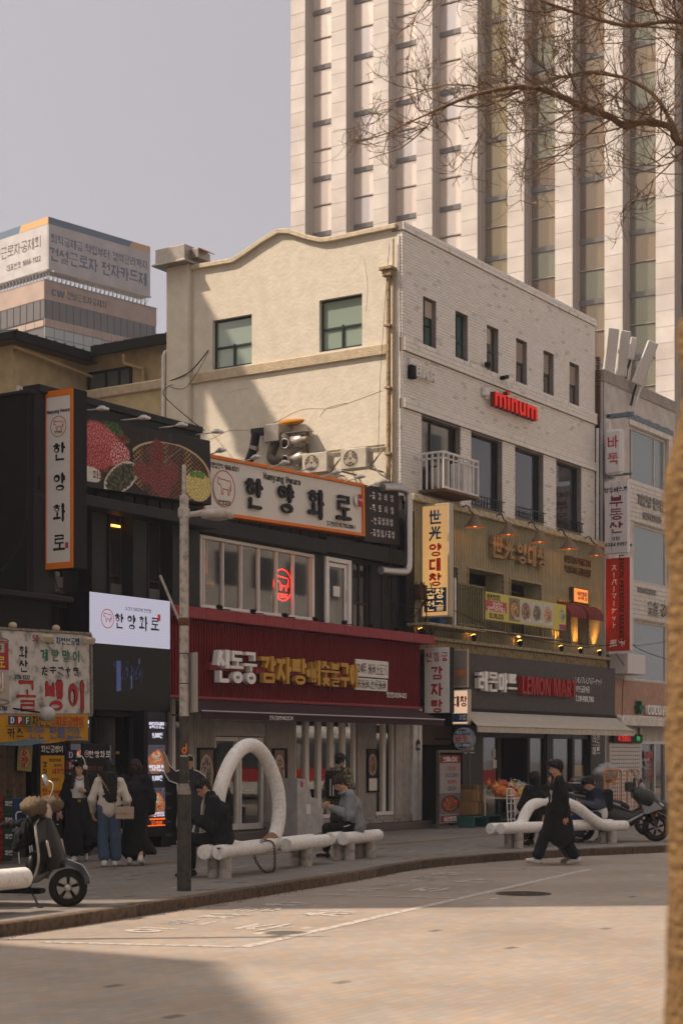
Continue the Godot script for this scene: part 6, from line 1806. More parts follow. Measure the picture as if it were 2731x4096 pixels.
	var dt:=thing("dark_hand_truck","dark bent tube hand truck leaning before the pink trolley poster","hand truck","",V3(1.95,0,2.45))
	part(dt,"frame",B.new().tb([V3(-0.3,0.05,0.3),V3(0.05,0.12,0.0),V3(-0.05,0.6,-0.02),V3(0.0,0.76,-0.02),V3(0.22,0.84,-0.02)],0.02,8).tb([V3(0.1,0.05,0.3),V3(0.35,0.12,0.0),V3(0.25,0.6,-0.02),V3(0.3,0.76,-0.02),V3(0.5,0.84,-0.02)],0.02,8),mat("tube_dark",hex("3a3838"),0.4))
	var og:=mat("cage_orange",hex("b8702c"),0.5)
	for k in 2:
		var t:=thing("orange_roll_cage",["left orange wire roll cage with a clear sack","right orange wire roll cage beside the scooter's screen"][k],"roll cage","orange roll cages",V3(3.3+k*0.98,0,4.0+0.1*k))
		var w:=0.5 if k==0 else 0.36
		part(t,"frame",B.new().tb([V3(-w,0.08,0),V3(-w,1.3,0),V3(-w+0.1,1.38,0),V3(w - 0.1,1.38,0),V3(w,1.3,0),V3(w,0.08,0)],0.02,8).cy(V3(-w,1.16,0),V3(w,1.16,0),0.012,-1,6).cy(V3(-w,0.68,0),V3(w,0.68,0),0.012,-1,6).cy(V3(-w,0.12,0),V3(w,0.12,0),0.016,-1,6),og)
		for j in 7: part(t,"wire",B.new().cy(V3(-w+(j+1)*w/4,0.12,0),V3(-w+(j+1)*w/4,1.38,0),0.007,-1,5),og)
		part(t,"base",B.new().bx(-w,0.09,-0.6,w,0.12,0.0),og)
		part(t,"latch",B.new().bx(-0.1,1.0,0.012,0.05,1.14,0.03,0.006),og)
	var rb:=thing("clear_sack","crumpled clear plastic sack bulging over the left roll cage","sack","",V3(3.4,1.3,3.75))
	var f:=print_noise(9); f.frequency = 2.2
	var sk:=B.new()
	sk.ball(Transform3D(Basis().scaled(V3(0.46,0.24,0.25)),Vector3.ZERO),24,16)
	for k in sk.v.size(): sk.v[k] *= 1.0+0.35*f.get_noise_3dv(sk.v[k]*2.5)
	part(rb,"film",sk,mat("sack_film",hex("8e8c8c"),0.25))
	var ws:=thing("white_ladder_cage","white wire ladder frame between the two orange roll cages","frame","",V3(3.92,0,4.2))
	part(ws,"frame",B.new().cy(V3(-0.1,0.1,0),V3(-0.1,1.3,0),0.016,-1,6).cy(V3(0.1,0.1,0),V3(0.1,1.3,0),0.016,-1,6),wf)
	for k in 5: part(ws,"rung",B.new().cy(V3(-0.1,0.3+k*0.24,0),V3(0.1,0.3+k*0.24,0),0.01,-1,6),wf)
	var gt:=thing("goods_table","low table of stacked red and blue packets behind the loop bench","table","",V3(1.5,0,3.9))
	part(gt,"top",B.new().bx(-0.75,0.7,-0.25,0.6,0.73,0.25),M.dim_shelf)
	part(gt,"leg",B.new().bx(-0.7,0,-0.2,-0.65,0.7,0.2).bx(0.5,0,-0.2,0.55,0.7,0.2),M.dim_shelf)
	for k in 10:
		var o:=thing("packet","%s packet, %s in the %s layer on the low goods table" % [["red","pale blue"][k % 2],["first","second","third","fourth","fifth"][k % 5],["lower","upper"][k/5]],"packet","packets on the low table",V3(-0.6+1.5+(k % 5)*0.26,0.73+(k/5)*0.07,3.9))
		part(o,"wrap",B.new().ob(Transform3D(Basis(V3(0,1,0),r.randf_range(-0.3,0.3)),V3(0,0.035,0)),V3(0.24,0.065,0.3),0.015),[M.bag_red,M.bag_blue][k % 2])
func right_building():
	var o:=thing("clinic_building","pale rendered four storey clinic building right of the white brick one","building")
	var wall:=mat("clinic_wall",hex("c2bab4"),0.9,0,T_grime,0.25,0.3)
	var trim:=mat("clinic_trim",hex("d2cbc4"),0.8,0,T_grime,0.5)
	var gl:=mat("clinic_glass",hex("6c7876"),0.08)
	gl.metallic_specular = 0.8
	var holes:=[Rect2(1.85,10.12,2.95,1.68),Rect2(2.2,7.1,2.8,1.78),Rect2(2.2,4.05,2.8,1.85)]
	var b:=B.new()
	wall_with_holes(b,at3(11.15,0.0,0.2),5.45,12.8,holes,0.3)
	part(o,"front_wall",b,wall)
	part(o,"parapet",B.new().bx(11.1,12.8,-0.3,16.66,13.16,0.24,0.015),mat("parapet_grey",hex("9c938c"),0.9,0,T_grime,0.4))
	part(o,"side_wall",B.new().bx(11.1,0,-8.0,11.148,12.79,0.18).bx(16.605,0,-8,16.65,12.79,0.2),wall)
	part(o,"roof",B.new().bx(11.15,12.3,-8.0,16.6,12.5,-0.12),M.concrete)
	part(o,"back_room",B.new().bx(11.2,0.0,-1.6,16.5,12.2,-1.5),mat("room_wall",hex("4a4038"),0.9))
	for q in holes:
		var T:=at3(11.15+q.position.x+q.size.x/2,q.position.y+q.size.y/2,0.1)
		window(o,"clinic_window",T,q.size.x,q.size.y,trim,gl,[0.12,0.72] if q.position.y > 9 else [0.96],[],0.06)
	part(o,"window_surround",B.new().bx(16.0,10.0,0.201,16.35,11.9,0.26,0.01).bx(12.9,11.82,0.201,16.35,11.98,0.27,0.01),trim)
	for q in [[8.92,10.05],[5.95,7.05]]:
		var y: float = q[0]
		while y < q[1]:
			part(o,"siding_board",B.new().ob(Transform3D(Basis(V3(1,0,0),-0.08),V3(14.62,y+0.065,0.225)),V3(3.6,0.136,0.03),0.004),trim)
			y += 0.14
	var pb:=mat("peeling_blue",hex("7e8a94"),0.85,0,T_blotch,0.9)
	var pr:=B.new()
	pr.grid(func(u,v): return V3(lerpf(12.75,16.5,u),12.0+0.2*v+0.03*sin(u*31.0)*(v - 0.5),0.206),40,2)
	part(o,"peeling_patch",pr,pb)
	part(o,"peeling_patch",B.new().grid(func(u,v): return V3(16.4+0.14*u+0.02*sin(v*40.0),lerpf(4.2,12.05,v),0.206),2,60),pb)
	part(o,"corner_recess",B.new().bx(11.0,4.4,-0.3,11.12,12.7,0.1),M.darker_metal)
	for k in 26: part(o,"toothed_brick",B.new().bx(10.98,11.6+k*0.075,0.0,11.1,11.6+k*0.075+0.04,0.12),mat("brown_brick",hex("6a4a34"),0.9))
	part(o,"pink_fascia",B.new().bx(11.5,2.95,0.201,16.6,4.0,0.38,0.01),mat("pink_render",hex("b08c7a"),0.85,0,T_grime,0.5))
	part(o,"canopy",B.new().bx(11.2,2.62,0.201,16.6,2.86,0.75,0.02),trim)
	part(o,"canopy_lip",B.new().bx(11.2,2.862,0.201,16.6,2.945,0.6,0.01),trim)
	part(o,"white_pier",B.new().bx(11.35,0.0,0.201,13.62,2.1,0.3,0.01),mat("perforated",hex("c0bab6"),0.6))
	var ds:=B.new()
	for j in 16:
		for k in 16: ds.ob(Transform3D(Basis(V3(0,0,1),PI/4),V3(11.5+k*0.133+0.0,0.18+j*0.12,0.302)),V3(0.042,0.042,0.006))
	part(o,"diamond_pattern",ds,M.black).set_meta("kind","stuff")
	part(o,"pharmacy_glass",B.new().bx(13.7,0.1,0.21,16.5,2.1,0.22),M.pane_dark)
	part(o,"pharmacy_frame",B.new().bx(13.63,0.0,0.2,13.7,2.6,0.3).bx(14.7,0.0,0.2,14.78,2.1,0.3).bx(15.6,0.0,0.2,15.66,2.1,0.3).bx(13.702,2.1,0.2,16.5,2.18,0.3),M.alu)
	var ls:=thing("led_word_strip","dark strip sign with red and green dotted words over the diamond wall","screen","",V3(12.45,2.25,0.42))
	part(ls,"case",B.new().bx(-1.05,-0.12,-0.1,1.05,0.13,0.0,0.01),M.black)
	sign_text(ls,"이오타니",at3(-0.3,0,0.004),0.19,0.03,emit("led_dots_red",Color(1.0,0.12,0.06),0.35),false,1.0,0.04)
	sign_text(ls,"PH",at3(0.72,0,0.004),0.17,0.03,emit("led_dots_green",Color(0.2,0.8,0.4),0.25))
	var yk:=thing("red_pharmacy_letters","big red letters with white rims on the pharmacy glass","sign","",V3(14.15,1.42,0.32))
	letters(yk,"약",at3(0,0.22,0.0),0.52,0.13,0.02,M.sign_white,false,1.1)
	letters(yk,"약",at3(0,0.22,0.022),0.5,0.085,0.01,M.red_text,false,1.1)
	letters(yk,"국",at3(0.05,-0.3,0.0),0.44,0.11,0.02,M.sign_white,false,1.1)
	letters(yk,"국",at3(0.05,-0.3,0.022),0.42,0.07,0.01,M.red_text,false,1.1)
	var co:=thing("coco_letters","white raised shop letters with a green cross on the pink fascia","shop sign","",V3(14.6,3.12,0.40))
	letters(co,"COCO PHARM",at3(0.35,0.02,0.02),0.36,0.06,0.1,M.white_frame,false,0.95)
	part(co,"green_cross",B.new().bx(-1.56,-0.12,0.0,-1.44,0.28,0.16,0.01).bx(-1.66,0.02,0.001,-1.562,0.14,0.159).bx(-1.438,0.02,0.001,-1.34,0.14,0.159),mat("cross_green",hex("1f5a44"),0.5))
	for q in [["자인당 한의원",9.62,0.36],["02.542.8825",9.17,0.24]]:
		var t:=thing("grey_clinic_letters",["grey raised clinic name on the upper clapboards","grey raised telephone number under the clinic name"][0 if q[2] > 0.3 else 1],"sign","",V3(14.6,q[1],0.25))
		letters(t,q[0],at3(0,0,0.0),q[2],0.045,0.05,mat("letter_grey",hex("8a8682"),0.6),false,0.9)
	var t2:=thing("second_clinic_letters","grey raised characters on the lower clapboards","sign","",V3(15.2,6.33,0.25))
	letters(t2,"空美 공마",at3(0,0,0.0),0.42,0.045,0.05,M.letter_grey,false,0.95)
	var t3:=thing("small_clinic_letters","row of small grey letters high on the lower clapboards","sign","",V3(14.2,6.84,0.25))
	letters(t3,"조수아 바른자세교정",at3(0,0,0.0),0.17,0.024,0.03,M.letter_grey,false,0.85)
	var po:=thing("sign_post","tall white post carrying the three hanging signs","post","",V3(11.3,0,0.2))
	part(po,"pole",B.new().bx(0.0,4.3,0.0,0.1,11.9,0.1),M.white_paint)
	part(po,"bracket",B.new().bx(0,11.72,0.0,0.12,11.85,0.85,0.01).bx(0.0,10.0,0.1,0.08,10.06,0.8).bx(0.0,7.9,0.1,0.08,7.96,0.8),mat("bracket_blue",hex("72808a"),0.7,0,T_blotch,1.0))
	part(po,"meter_box",B.new().bx(-0.25,9.9,0.1,-0.02,11.0,0.3,0.02).bx(-0.2,8.0,0.1,0.0,9.2,0.28,0.02),mat("box_blue",hex("8a949c"),0.6,0,T_blotch,1.0))
	var sd:=mat("sign_lilac",hex("d6d0d2"),0.5,0,T_fine,0.7)
	var s1:=thing("baduk_sign","white rounded hanging sign with two red letters","sign","",V3(10.9,10.65,0.60))
	part(s1,"case",B.new().bx(0.0,-0.66,-0.28,0.26,0.66,0.27,0.07),sd)
	var st:=B.new()
	column(st,"바둑",Transform3D(FU,V3(-0.004,0.28,0.0)),0.36,0.5,0.045,0,true,0.95)
	part(s1,"lettering",st,M.red_text)
	var s2:=thing("estate_sign","tall white hanging sign with maroon letters and a phone number","sign","",V3(10.9,8.72,0.70))
	part(s2,"case",B.new().bx(0.0,-1.06,-0.37,0.2,1.06,0.36,0.015),sd)
	var e1:=B.new()
	text(e1,"명동베스트",Transform3D(FU,V3(-0.004,0.8,0.0)),0.15,0.024,0,false,0.95)
	text(e1,"010",Transform3D(FU,V3(-0.004,-0.63,0.0)),0.13,0.02)
	text(e1,"4384.9997",Transform3D(FU,V3(-0.004,-0.8,0.0)),0.13,0.02,0,false,0.95)
	part(s2,"lettering",e1,M.black_text)
	var e2:=B.new()
	column(e2,"부동산",Transform3D(FU,V3(-0.004,0.47,0.0)),0.34,0.385,0.07,0,false,1.25)
	part(s2,"lettering",e2,mat("maroon_text",hex("6c2430"),0.5))
	part(s2,"rust_streak",B.new().bx(-0.003,-1.0,-0.15,-0.0015,1.0,-0.14).bx(-0.003,0.6,0.08,-0.0015,1.04,0.09),M.rust)
	var s3:=thing("red_market_sign","tall red hanging sign with white kana and dark Latin letters","sign","",V3(10.8,6.15,0.80))
	part(s3,"case",B.new().bx(0.0,-1.36,-0.38,0.2,1.36,0.38,0.012),sd)
	part(s3,"face",B.new().bx(-0.012,-1.355,-0.375,-0.001,1.355,0.375),mat("market_red",hex("b02c18"),0.5,0,T_fine,0.6))
	var k1:=B.new()
	column(k1,"ス|パ|マ|ケット",Transform3D(FU,V3(-0.016,1.08,-0.11)),0.16,0.21,0.02,0,false,0.95)
	part(s3,"lettering",k1,M.white_text)
	var k2:=B.new()
	text(k2,"LEMON PREMIUM MARKET",Transform3D(FU*Basis(V3(0,0,1),-PI/2),V3(-0.016,0.16,0.12)),0.185,0.02,0,false,0.97)
	part(s3,"lettering",k2,M.black_text)
	var k3:=B.new()
	text(k3,"超市",Transform3D(FU,V3(-0.016,-1.14,0.0)),0.22,0.024,0,false,1.0,0.04)
	part(s3,"lettering",k3,M.white_text)
	part(o,"utility_box",B.new().bx(11.3,4.15,0.2,12.6,4.75,0.9,0.02),mat("sign_lilac",hex("c4bcc0"),0.5))
	var an:=mat("antenna_grey",hex("aaa49e"),0.5)
	var A:=[[V3(12.35,13.3,-0.2),V3(12.5,14.7,-0.1),0.36,"leftmost tall pale antenna panel on the clinic roof"],[V3(12.72,13.25,0.05),V3(12.85,14.66,0.14),0.34,"second tall pale antenna panel on the clinic roof"],[V3(12.85,13.75,0.3),V3(12.98,14.46,0.36),0.22,"short antenna panel between its taller neighbours"],[V3(12.95,13.0,0.45),V3(13.3,14.32,0.85),0.34,"leaning antenna panel at the clinic parapet"]]
	for q in A:
		var t:=thing("roof_antenna",q[3],"antenna","antennas on the clinic roof")
		var d: Vector3 = (q[1] - q[0]).normalized()
		var f:=V3(-0.75,0.1,0.65)
		f = (f - d*f.dot(d)).normalized()
		part(t,"panel",B.new().ob(Transform3D(Basis(d.cross(f),d,f),(q[0]+q[1])/2),V3(q[2],q[0].distance_to(q[1]),0.12),0.03),an)
		part(t,"mast",B.new().cy(q[0] - f*0.2+V3(0,-0.6,0),q[1] - f*0.2 - V3(0,0.3,0),0.04,-1,8),M.white_paint)
		part(t,"clamp",B.new().bar(q[0].lerp(q[1],0.25),q[0].lerp(q[1],0.25) - f*0.22,0.06).bar(q[0].lerp(q[1],0.7),q[0].lerp(q[1],0.7) - f*0.22,0.06),M.white_paint)
		var cb:=B.new()
		for k in 3: cb.tb([q[0]+V3(0.05*k - 0.05,0.0,0),q[0]+V3(0.05*k - 0.03,-0.25,-0.1),q[0]+V3(0.06*k,-0.6,-0.2)],0.012,5)
		part(t,"cable",cb,M.black)
	part(o,"roof_unit",B.new().bx(11.3,12.9,-0.9,11.6,13.45,-0.5,0.02),M.white_paint)
func tower():
	var o:=thing("office_tower","tall sunlit office tower with pale stone pilasters and panes coloured as reflections","building","",V3(60.95,0,0))
	var st:=mat("tower_stone",hex("c9c0b8"),0.7,0,T_grime,0.06)
	var st2:=mat("tower_stone_b",hex("c3b9b0"),0.7,0,T_grime,0.06)
	var jamb:=mat("tower_jamb",hex("98918a"),0.6)
	var bar:=mat("tower_bar",hex("5c5650"),0.4,0.3)
	var thin:=mat("tower_thin_bar",hex("8a7a6a"),0.4,0.3)
	var pale:=[mat("sky_reflection_cream",hex("dccbbb"),0.12),mat("sky_reflection_pink",hex("d6c3b4"),0.12),mat("sky_reflection_lilac",hex("cfc3bc"),0.12)]  # reflected bright sky put into the colour of the left bays
	var brown:=[mat("block_reflection_tan",hex("8a7860"),0.1),mat("block_reflection_brown",hex("7c6650"),0.1),mat("block_reflection_olive",hex("7e7a64"),0.1),mat("block_reflection_gold",hex("8c7c5c"),0.1)]  # reflected darker building put into the colour of the other bays
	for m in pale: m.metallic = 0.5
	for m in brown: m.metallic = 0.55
	part(o,"core",B.new().bx(0.12,-0.1,-45.2,22,66,2),M.room_wall)
	var zs:=[]
	for k in 15: zs.append(-45.22+k*3.325)
	var r:=RandomNumberGenerator.new(); r.seed = 12
	var tile:=B.new().bx(-0.06,-0.475,-0.6,0.0,0.475,0.6,0.012).mesh()
	var side:=B.new().bx(-0.9,-0.475,0.0,0.0,0.475,0.02).mesh()
	var hb:=B.new().bx(-0.06,-0.16,-1.08,0.06,0.16,1.08).mesh()
	var tb:=B.new().bx(-0.03,-0.035,-1.08,0.06,0.035,1.08).mesh()
	var pn:=B.new().bx(0.05,-0.86,-1.08,0.075,0.86,1.08).mesh()
	for k in 14:
		var z: float = zs[k]
		part(o,"pilaster",B.new().bx(-0.88,0,z+0.02,0.11,66,z+1.18),st2)
		part(o,"jamb",B.new().bx(-0.5,0,z+1.182,0.11,66,z+1.24).bx(-0.86,0,z+1.182,-0.62,66,z+1.2),jamb)
		var zc:=z+2.27
		if k < 9:
			for j in 32:
				var t:=part(o,"stone_panel",tile,st if r.randf() < 0.6 else st2)
				t.position = V3(-0.88,23.0+j*0.965,z+0.6)
		for j in 12:
			var y:=18.4+j*3.8
			if k > 9: continue
			for h in 2:
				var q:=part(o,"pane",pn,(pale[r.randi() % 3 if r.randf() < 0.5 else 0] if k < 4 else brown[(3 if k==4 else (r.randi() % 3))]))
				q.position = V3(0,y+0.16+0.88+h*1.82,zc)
			var b:=part(o,"spandrel_bar",hb,bar)
			b.position = V3(0,y,zc)
			var c:=part(o,"transom",tb,thin)
			c.position = V3(0,y+1.99,zc)
func hoarding_block():
	var X:=V3(0.9883,0,0.1525)
	var o:=thing("hazy_office_block","hazy office block with dark window bands far behind the eaved house","building","",V3(68.91,0,-75.89),-0.1531)
	var pk:=mat("far_pink_tile",hex("b09a8c"),0.8,0,T_grime,0.08)
	var dk:=mat("far_dark_glass",hex("56504c"),0.3)
	var lg:=mat("far_pale_glass",hex("98a09c"),0.15)
	part(o,"core",B.new().bx(-0.3,0,-16.0,11.8,41.0,-0.1),dk)
	part(o,"top_band",B.new().bx(-0.42,39.55,-16.1,11.95,41.12,0.0,0.03),pk)
	part(o,"roof_edge",B.new().bx(-0.44,41.122,-16.12,11.97,41.22,0.03),mat("far_grey",hex("8c8682"),0.8))
	part(o,"dark_band",B.new().bx(-0.38,38.0,-16.06,11.9,39.54,-0.04),dk)
	for k in 17:
		part(o,"band_mullion",B.new().bx(-0.3+k*0.74,38.0,-0.04,-0.26+k*0.74,39.54,0.0),mat("far_mullion",hex("463f3c"),0.5))
	for k in 12: part(o,"band_mullion",B.new().bx(-0.42,38.0,-0.6 - k*0.9,-0.38,39.54,-0.56 - k*0.9),M.far_mullion)
	for f in 5:
		var y:=37.35 - f*3.2
		for k in 12:
			part(o,"tile_panel",B.new().bx(-0.36+k*1.025,y,-0.09,-0.36+k*1.025+1.0,y+0.64,-0.005,0.01),pk)
			for j in 3:
				if f < 2: part(o,"pane",B.new().bx(-0.34+k*1.025,y - 0.84 - j*0.84,-0.09,-0.34+k*1.025+0.96,y - 0.06 - j*0.84,-0.03),lg)
		for k in 8: part(o,"side_panel",B.new().bx(-0.4,y,-1.3 - k*1.2,-0.34,y+0.5,-0.15 - k*1.2),pk)
	var tx:=mat("far_logo_blue",hex("4a4e64"),0.6)
	sign_text(o,"건설근로자공제회",at3(4.1,40.32,0.03),0.62,0.09,mat("far_letter_brown",hex("5c4e48"),0.6),false,0.82)
	sign_text(o,"cw",at3(1.0,40.35,0.03),0.9,0.1,tx)
	part(o,"logo_mark",B.new().bx(1.75,40.3,0.03,1.85,40.75,0.06),M.yellow_text)
	var h:=thing("roof_billboard","two sided white roof billboard with grey blue letters","billboard","",V3(68.91,0,-75.89),-0.1531)
	var wt:=mat("hoarding_white",hex("bcb6b4"),0.6,0,T_grime,0.08)
	part(h,"front_panel",B.new().bx(0.02,42.12,-0.15,11.2,46.46,0.0,0.01),wt)
	part(h,"side_panel",B.new().bx(0.0,42.12,-12.0,0.15,46.46,-0.16,0.01),wt)
	var gb:=mat("hoarding_teal",hex("5c6c7c"),0.6)
	var go:=mat("hoarding_ochre",hex("c09a68"),0.6)
	part(h,"teal_stripe",B.new().ex(PackedVector2Array([Vector2(0.02,45.87),Vector2(8.77,45.91),Vector2(9.14,46.45),Vector2(0.02,46.45)]),at3(0,0,0.01),0.0),gb)
	part(h,"ochre_stripe",B.new().ex(PackedVector2Array([Vector2(8.85,45.91),Vector2(11.2,45.91),Vector2(11.2,46.45),Vector2(9.22,46.45)]),at3(0,0,0.01),0.0),go)
	var FX:=Transform3D(FU,V3(-0.01,0,0))
	part(h,"ochre_stripe",B.new().ex(PackedVector2Array([Vector2(-3.9,45.87),Vector2(0,45.87),Vector2(0,46.45),Vector2(-3.6,46.45)]),FX,0.0),go)
	part(h,"teal_stripe",B.new().ex(PackedVector2Array([Vector2(-12,45.87),Vector2(-3.98,45.87),Vector2(-3.68,46.45),Vector2(-12,46.45)]),FX,0.0),gb)
	var ink:=mat("hoarding_ink",hex("5a6478"),0.6)
	sign_text(h,"퇴직공제금 적립부터 경력관리까지",at3(5.6,44.72,0.012),0.78,0.10,ink,false,0.82)
	sign_text(h,"건설근로자 전자카드제",at3(5.5,43.45,0.012),1.14,0.17,ink,false,0.86)
	sign_text(h,"건설근로자공제회",Transform3D(FU,V3(-0.012,44.6,-4.6)),0.98,0.085,M.far_letter_brown,false,0.9)
	sign_text(h,"대표번호 1666-1122",Transform3D(FU,V3(-0.012,43.2,-3.3)),0.55,0.05,M.far_letter_brown,false,0.85)
	var sc:=mat("scaffold",hex("8a8680"),0.6)
	for k in 24:
		var x:=0.2+k*0.46
		part(h,"strut",B.new().bar(V3(x,41.2,-0.3),V3(x,42.12,-0.1),0.06).bar(V3(x,41.2,-0.3),V3(x+0.42,42.1,-0.1),0.04),sc)
	for k in 20: part(h,"strut",B.new().bar(V3(0.2,41.2,-0.4 - k*0.45),V3(0.08,42.12,-0.4 - k*0.45),0.06),sc)
	part(h,"deck",B.new().bx(0.0,42.0,-1.2,11.1,42.1,-0.16).bx(0.16,42.0,-12,1.0,42.1,-1.2),sc)
	part(h,"spot_row",B.new().bx(0.3,41.9,0.02,11.0,41.98,0.4),mat("spot_pale",hex("b8b0a8"),0.6))
func eaved_house():
	var o:=thing("eaved_house","cream house with dark green metal eaves between gable and hazy office","building")
	var cr:=mat("house_cream",hex("c2b08a"),0.9,0,T_grime,0.3)
	var gr:=mat("eave_green",hex("4c6462"),0.5,0.2,T_grime,0.5)
	var dk:=mat("eave_dark",hex("24231f"),0.8)
	part(o,"wing_wall",B.new().bx(-1.9,6.0,-20.0,1.6,12.75,-11.0),cr)
	part(o,"main_wall",B.new().bx(1.0,6.0,-11.0,6.0,13.1,-7.3),cr)
	part(o,"low_wall",B.new().bx(0.0,6.0,-10.4,0.9,11.45,-7.2),cr)
	part(o,"low_coping",B.new().bx(-0.08,11.45,-10.5,0.95,11.72,-7.2,0.03),M.cream_band)
	var rf:=B.new()
	rf.quad(V3(-2.35,12.95,-10.45),V3(1.1,12.95,-10.45),V3(2.4,13.5,-13.5),V3(-1.0,13.5,-13.5))
	rf.quad(V3(-2.35,12.95,-20),V3(-2.35,12.95,-10.45),V3(-1.0,13.5,-13.5),V3(-1.0,13.5,-20))
	rf.quad(V3(0.55,13.1,-10.4),V3(0.55,13.1,-7.25),V3(3.0,13.75,-7.25),V3(3.0,13.75,-12.5))
	part(o,"roof",rf,gr)
	for k in 10: part(o,"roof_seam",B.new().bar(V3(-2.3+k*0.37,12.97,-10.45),V3(-0.98+k*0.37,13.52,-13.5),0.03,0.03),gr)
	for k in 9: part(o,"roof_seam",B.new().bar(V3(0.56,13.12,-10.3+k*0.36),V3(3.0,13.77,-11.6+k*0.5),0.03,0.03),gr)
	part(o,"eave",B.new().bx(-2.35,12.76,-20,-2.25,12.94,-10.45).bx(-2.35,12.7,-10.55,0.6,12.94,-10.42).bx(0.5,12.82,-10.4,0.6,13.09,-7.25),dk)
	part(o,"soffit",B.new().bx(-2.25,12.72,-20,1.5,12.76,-10.56).bx(0.6,12.95,-10.4,1.2,13.0,-7.3),mat("soffit_brown",hex("5c4a34"),0.8))
	var bf:=mat("house_frame",hex("2c2622"),0.5)
	var gl:=mat("house_glass",hex("5c6460"),0.12)
	gl.metallic_specular = 0.7
	window(o,"house_window",Transform3D(FU,V3(0.96,11.9,-10.1)),1.6,1.2,bf,gl,[0.42,0.72],[0.45],0.08)
	window(o,"house_window",at3(-1.3,11.2,-10.97),1.0,0.9,M.white_frame,gl,[0.5],[],0.08)
	part(o,"drain_pipe",B.new().tb([V3(0.6,12.75,-9.3),V3(0.62,12.5,-9.3),V3(0.9,12.35,-8.85),V3(0.92,11.75,-8.85)],0.05,8).tb([V3(-2.1,12.6,-10.75),V3(-1.0,12.5,-10.7),V3(0.9,12.35,-10.7)],0.045,8),mat("pipe_tan",hex("b59c76"),0.7))
func smooth(pts: Array,step:=0.06) -> Array:
	var c:=Curve3D.new()
	for p in pts: c.add_point(p)
	for k in range(1,pts.size() - 1):
		var tg: Vector3 = (pts[k+1] - pts[k - 1])/6.0
		c.set_point_in(k,-tg); c.set_point_out(k,tg)
	c.bake_interval = 0.02
	var out:=[]
	var L:=c.get_baked_length()
	var n:=int(ceil(L/step))
	for k in n+1: out.append(c.sample_baked(L*k/n,true))
	return out
func tube_end(b: B,p: Vector3,d: Vector3,r: float,round_: bool) -> void:
	var x:=d.cross(Vector3.UP).normalized()
	var T:=Transform3D(Basis(x,d,x.cross(d)),p)
	b.lathe(T,[Vector2(r,0.0),Vector2(r*0.99,0.012),Vector2(r*0.94,0.02),Vector2(0.0,0.022)] if not round_ else [Vector2(r,0.0),Vector2(r*0.87,0.05),Vector2(r*0.5,0.085),Vector2(0.0,0.1)],24)
func bench_tube(parent: Node,pts: Array,r: float,m: Material,round_end: bool) -> void:
	var b:=B.new()
	b.tb(pts,r,24,false)
	tube_end(b,pts[0],(pts[0] - pts[1]).normalized(),r,false)
	tube_end(b,pts[-1],(pts[-1] - pts[-2]).normalized(),r,round_end)
	part(parent,"tube",b,m)
func bench_leg(parent: Node,x: float,z: float,m: Material) -> void:
	part(parent,"leg",B.new().lathe(at3(x,0,z),[Vector2(0.098,0.0),Vector2(0.093,0.02),Vector2(0.09,0.3)],18),m)
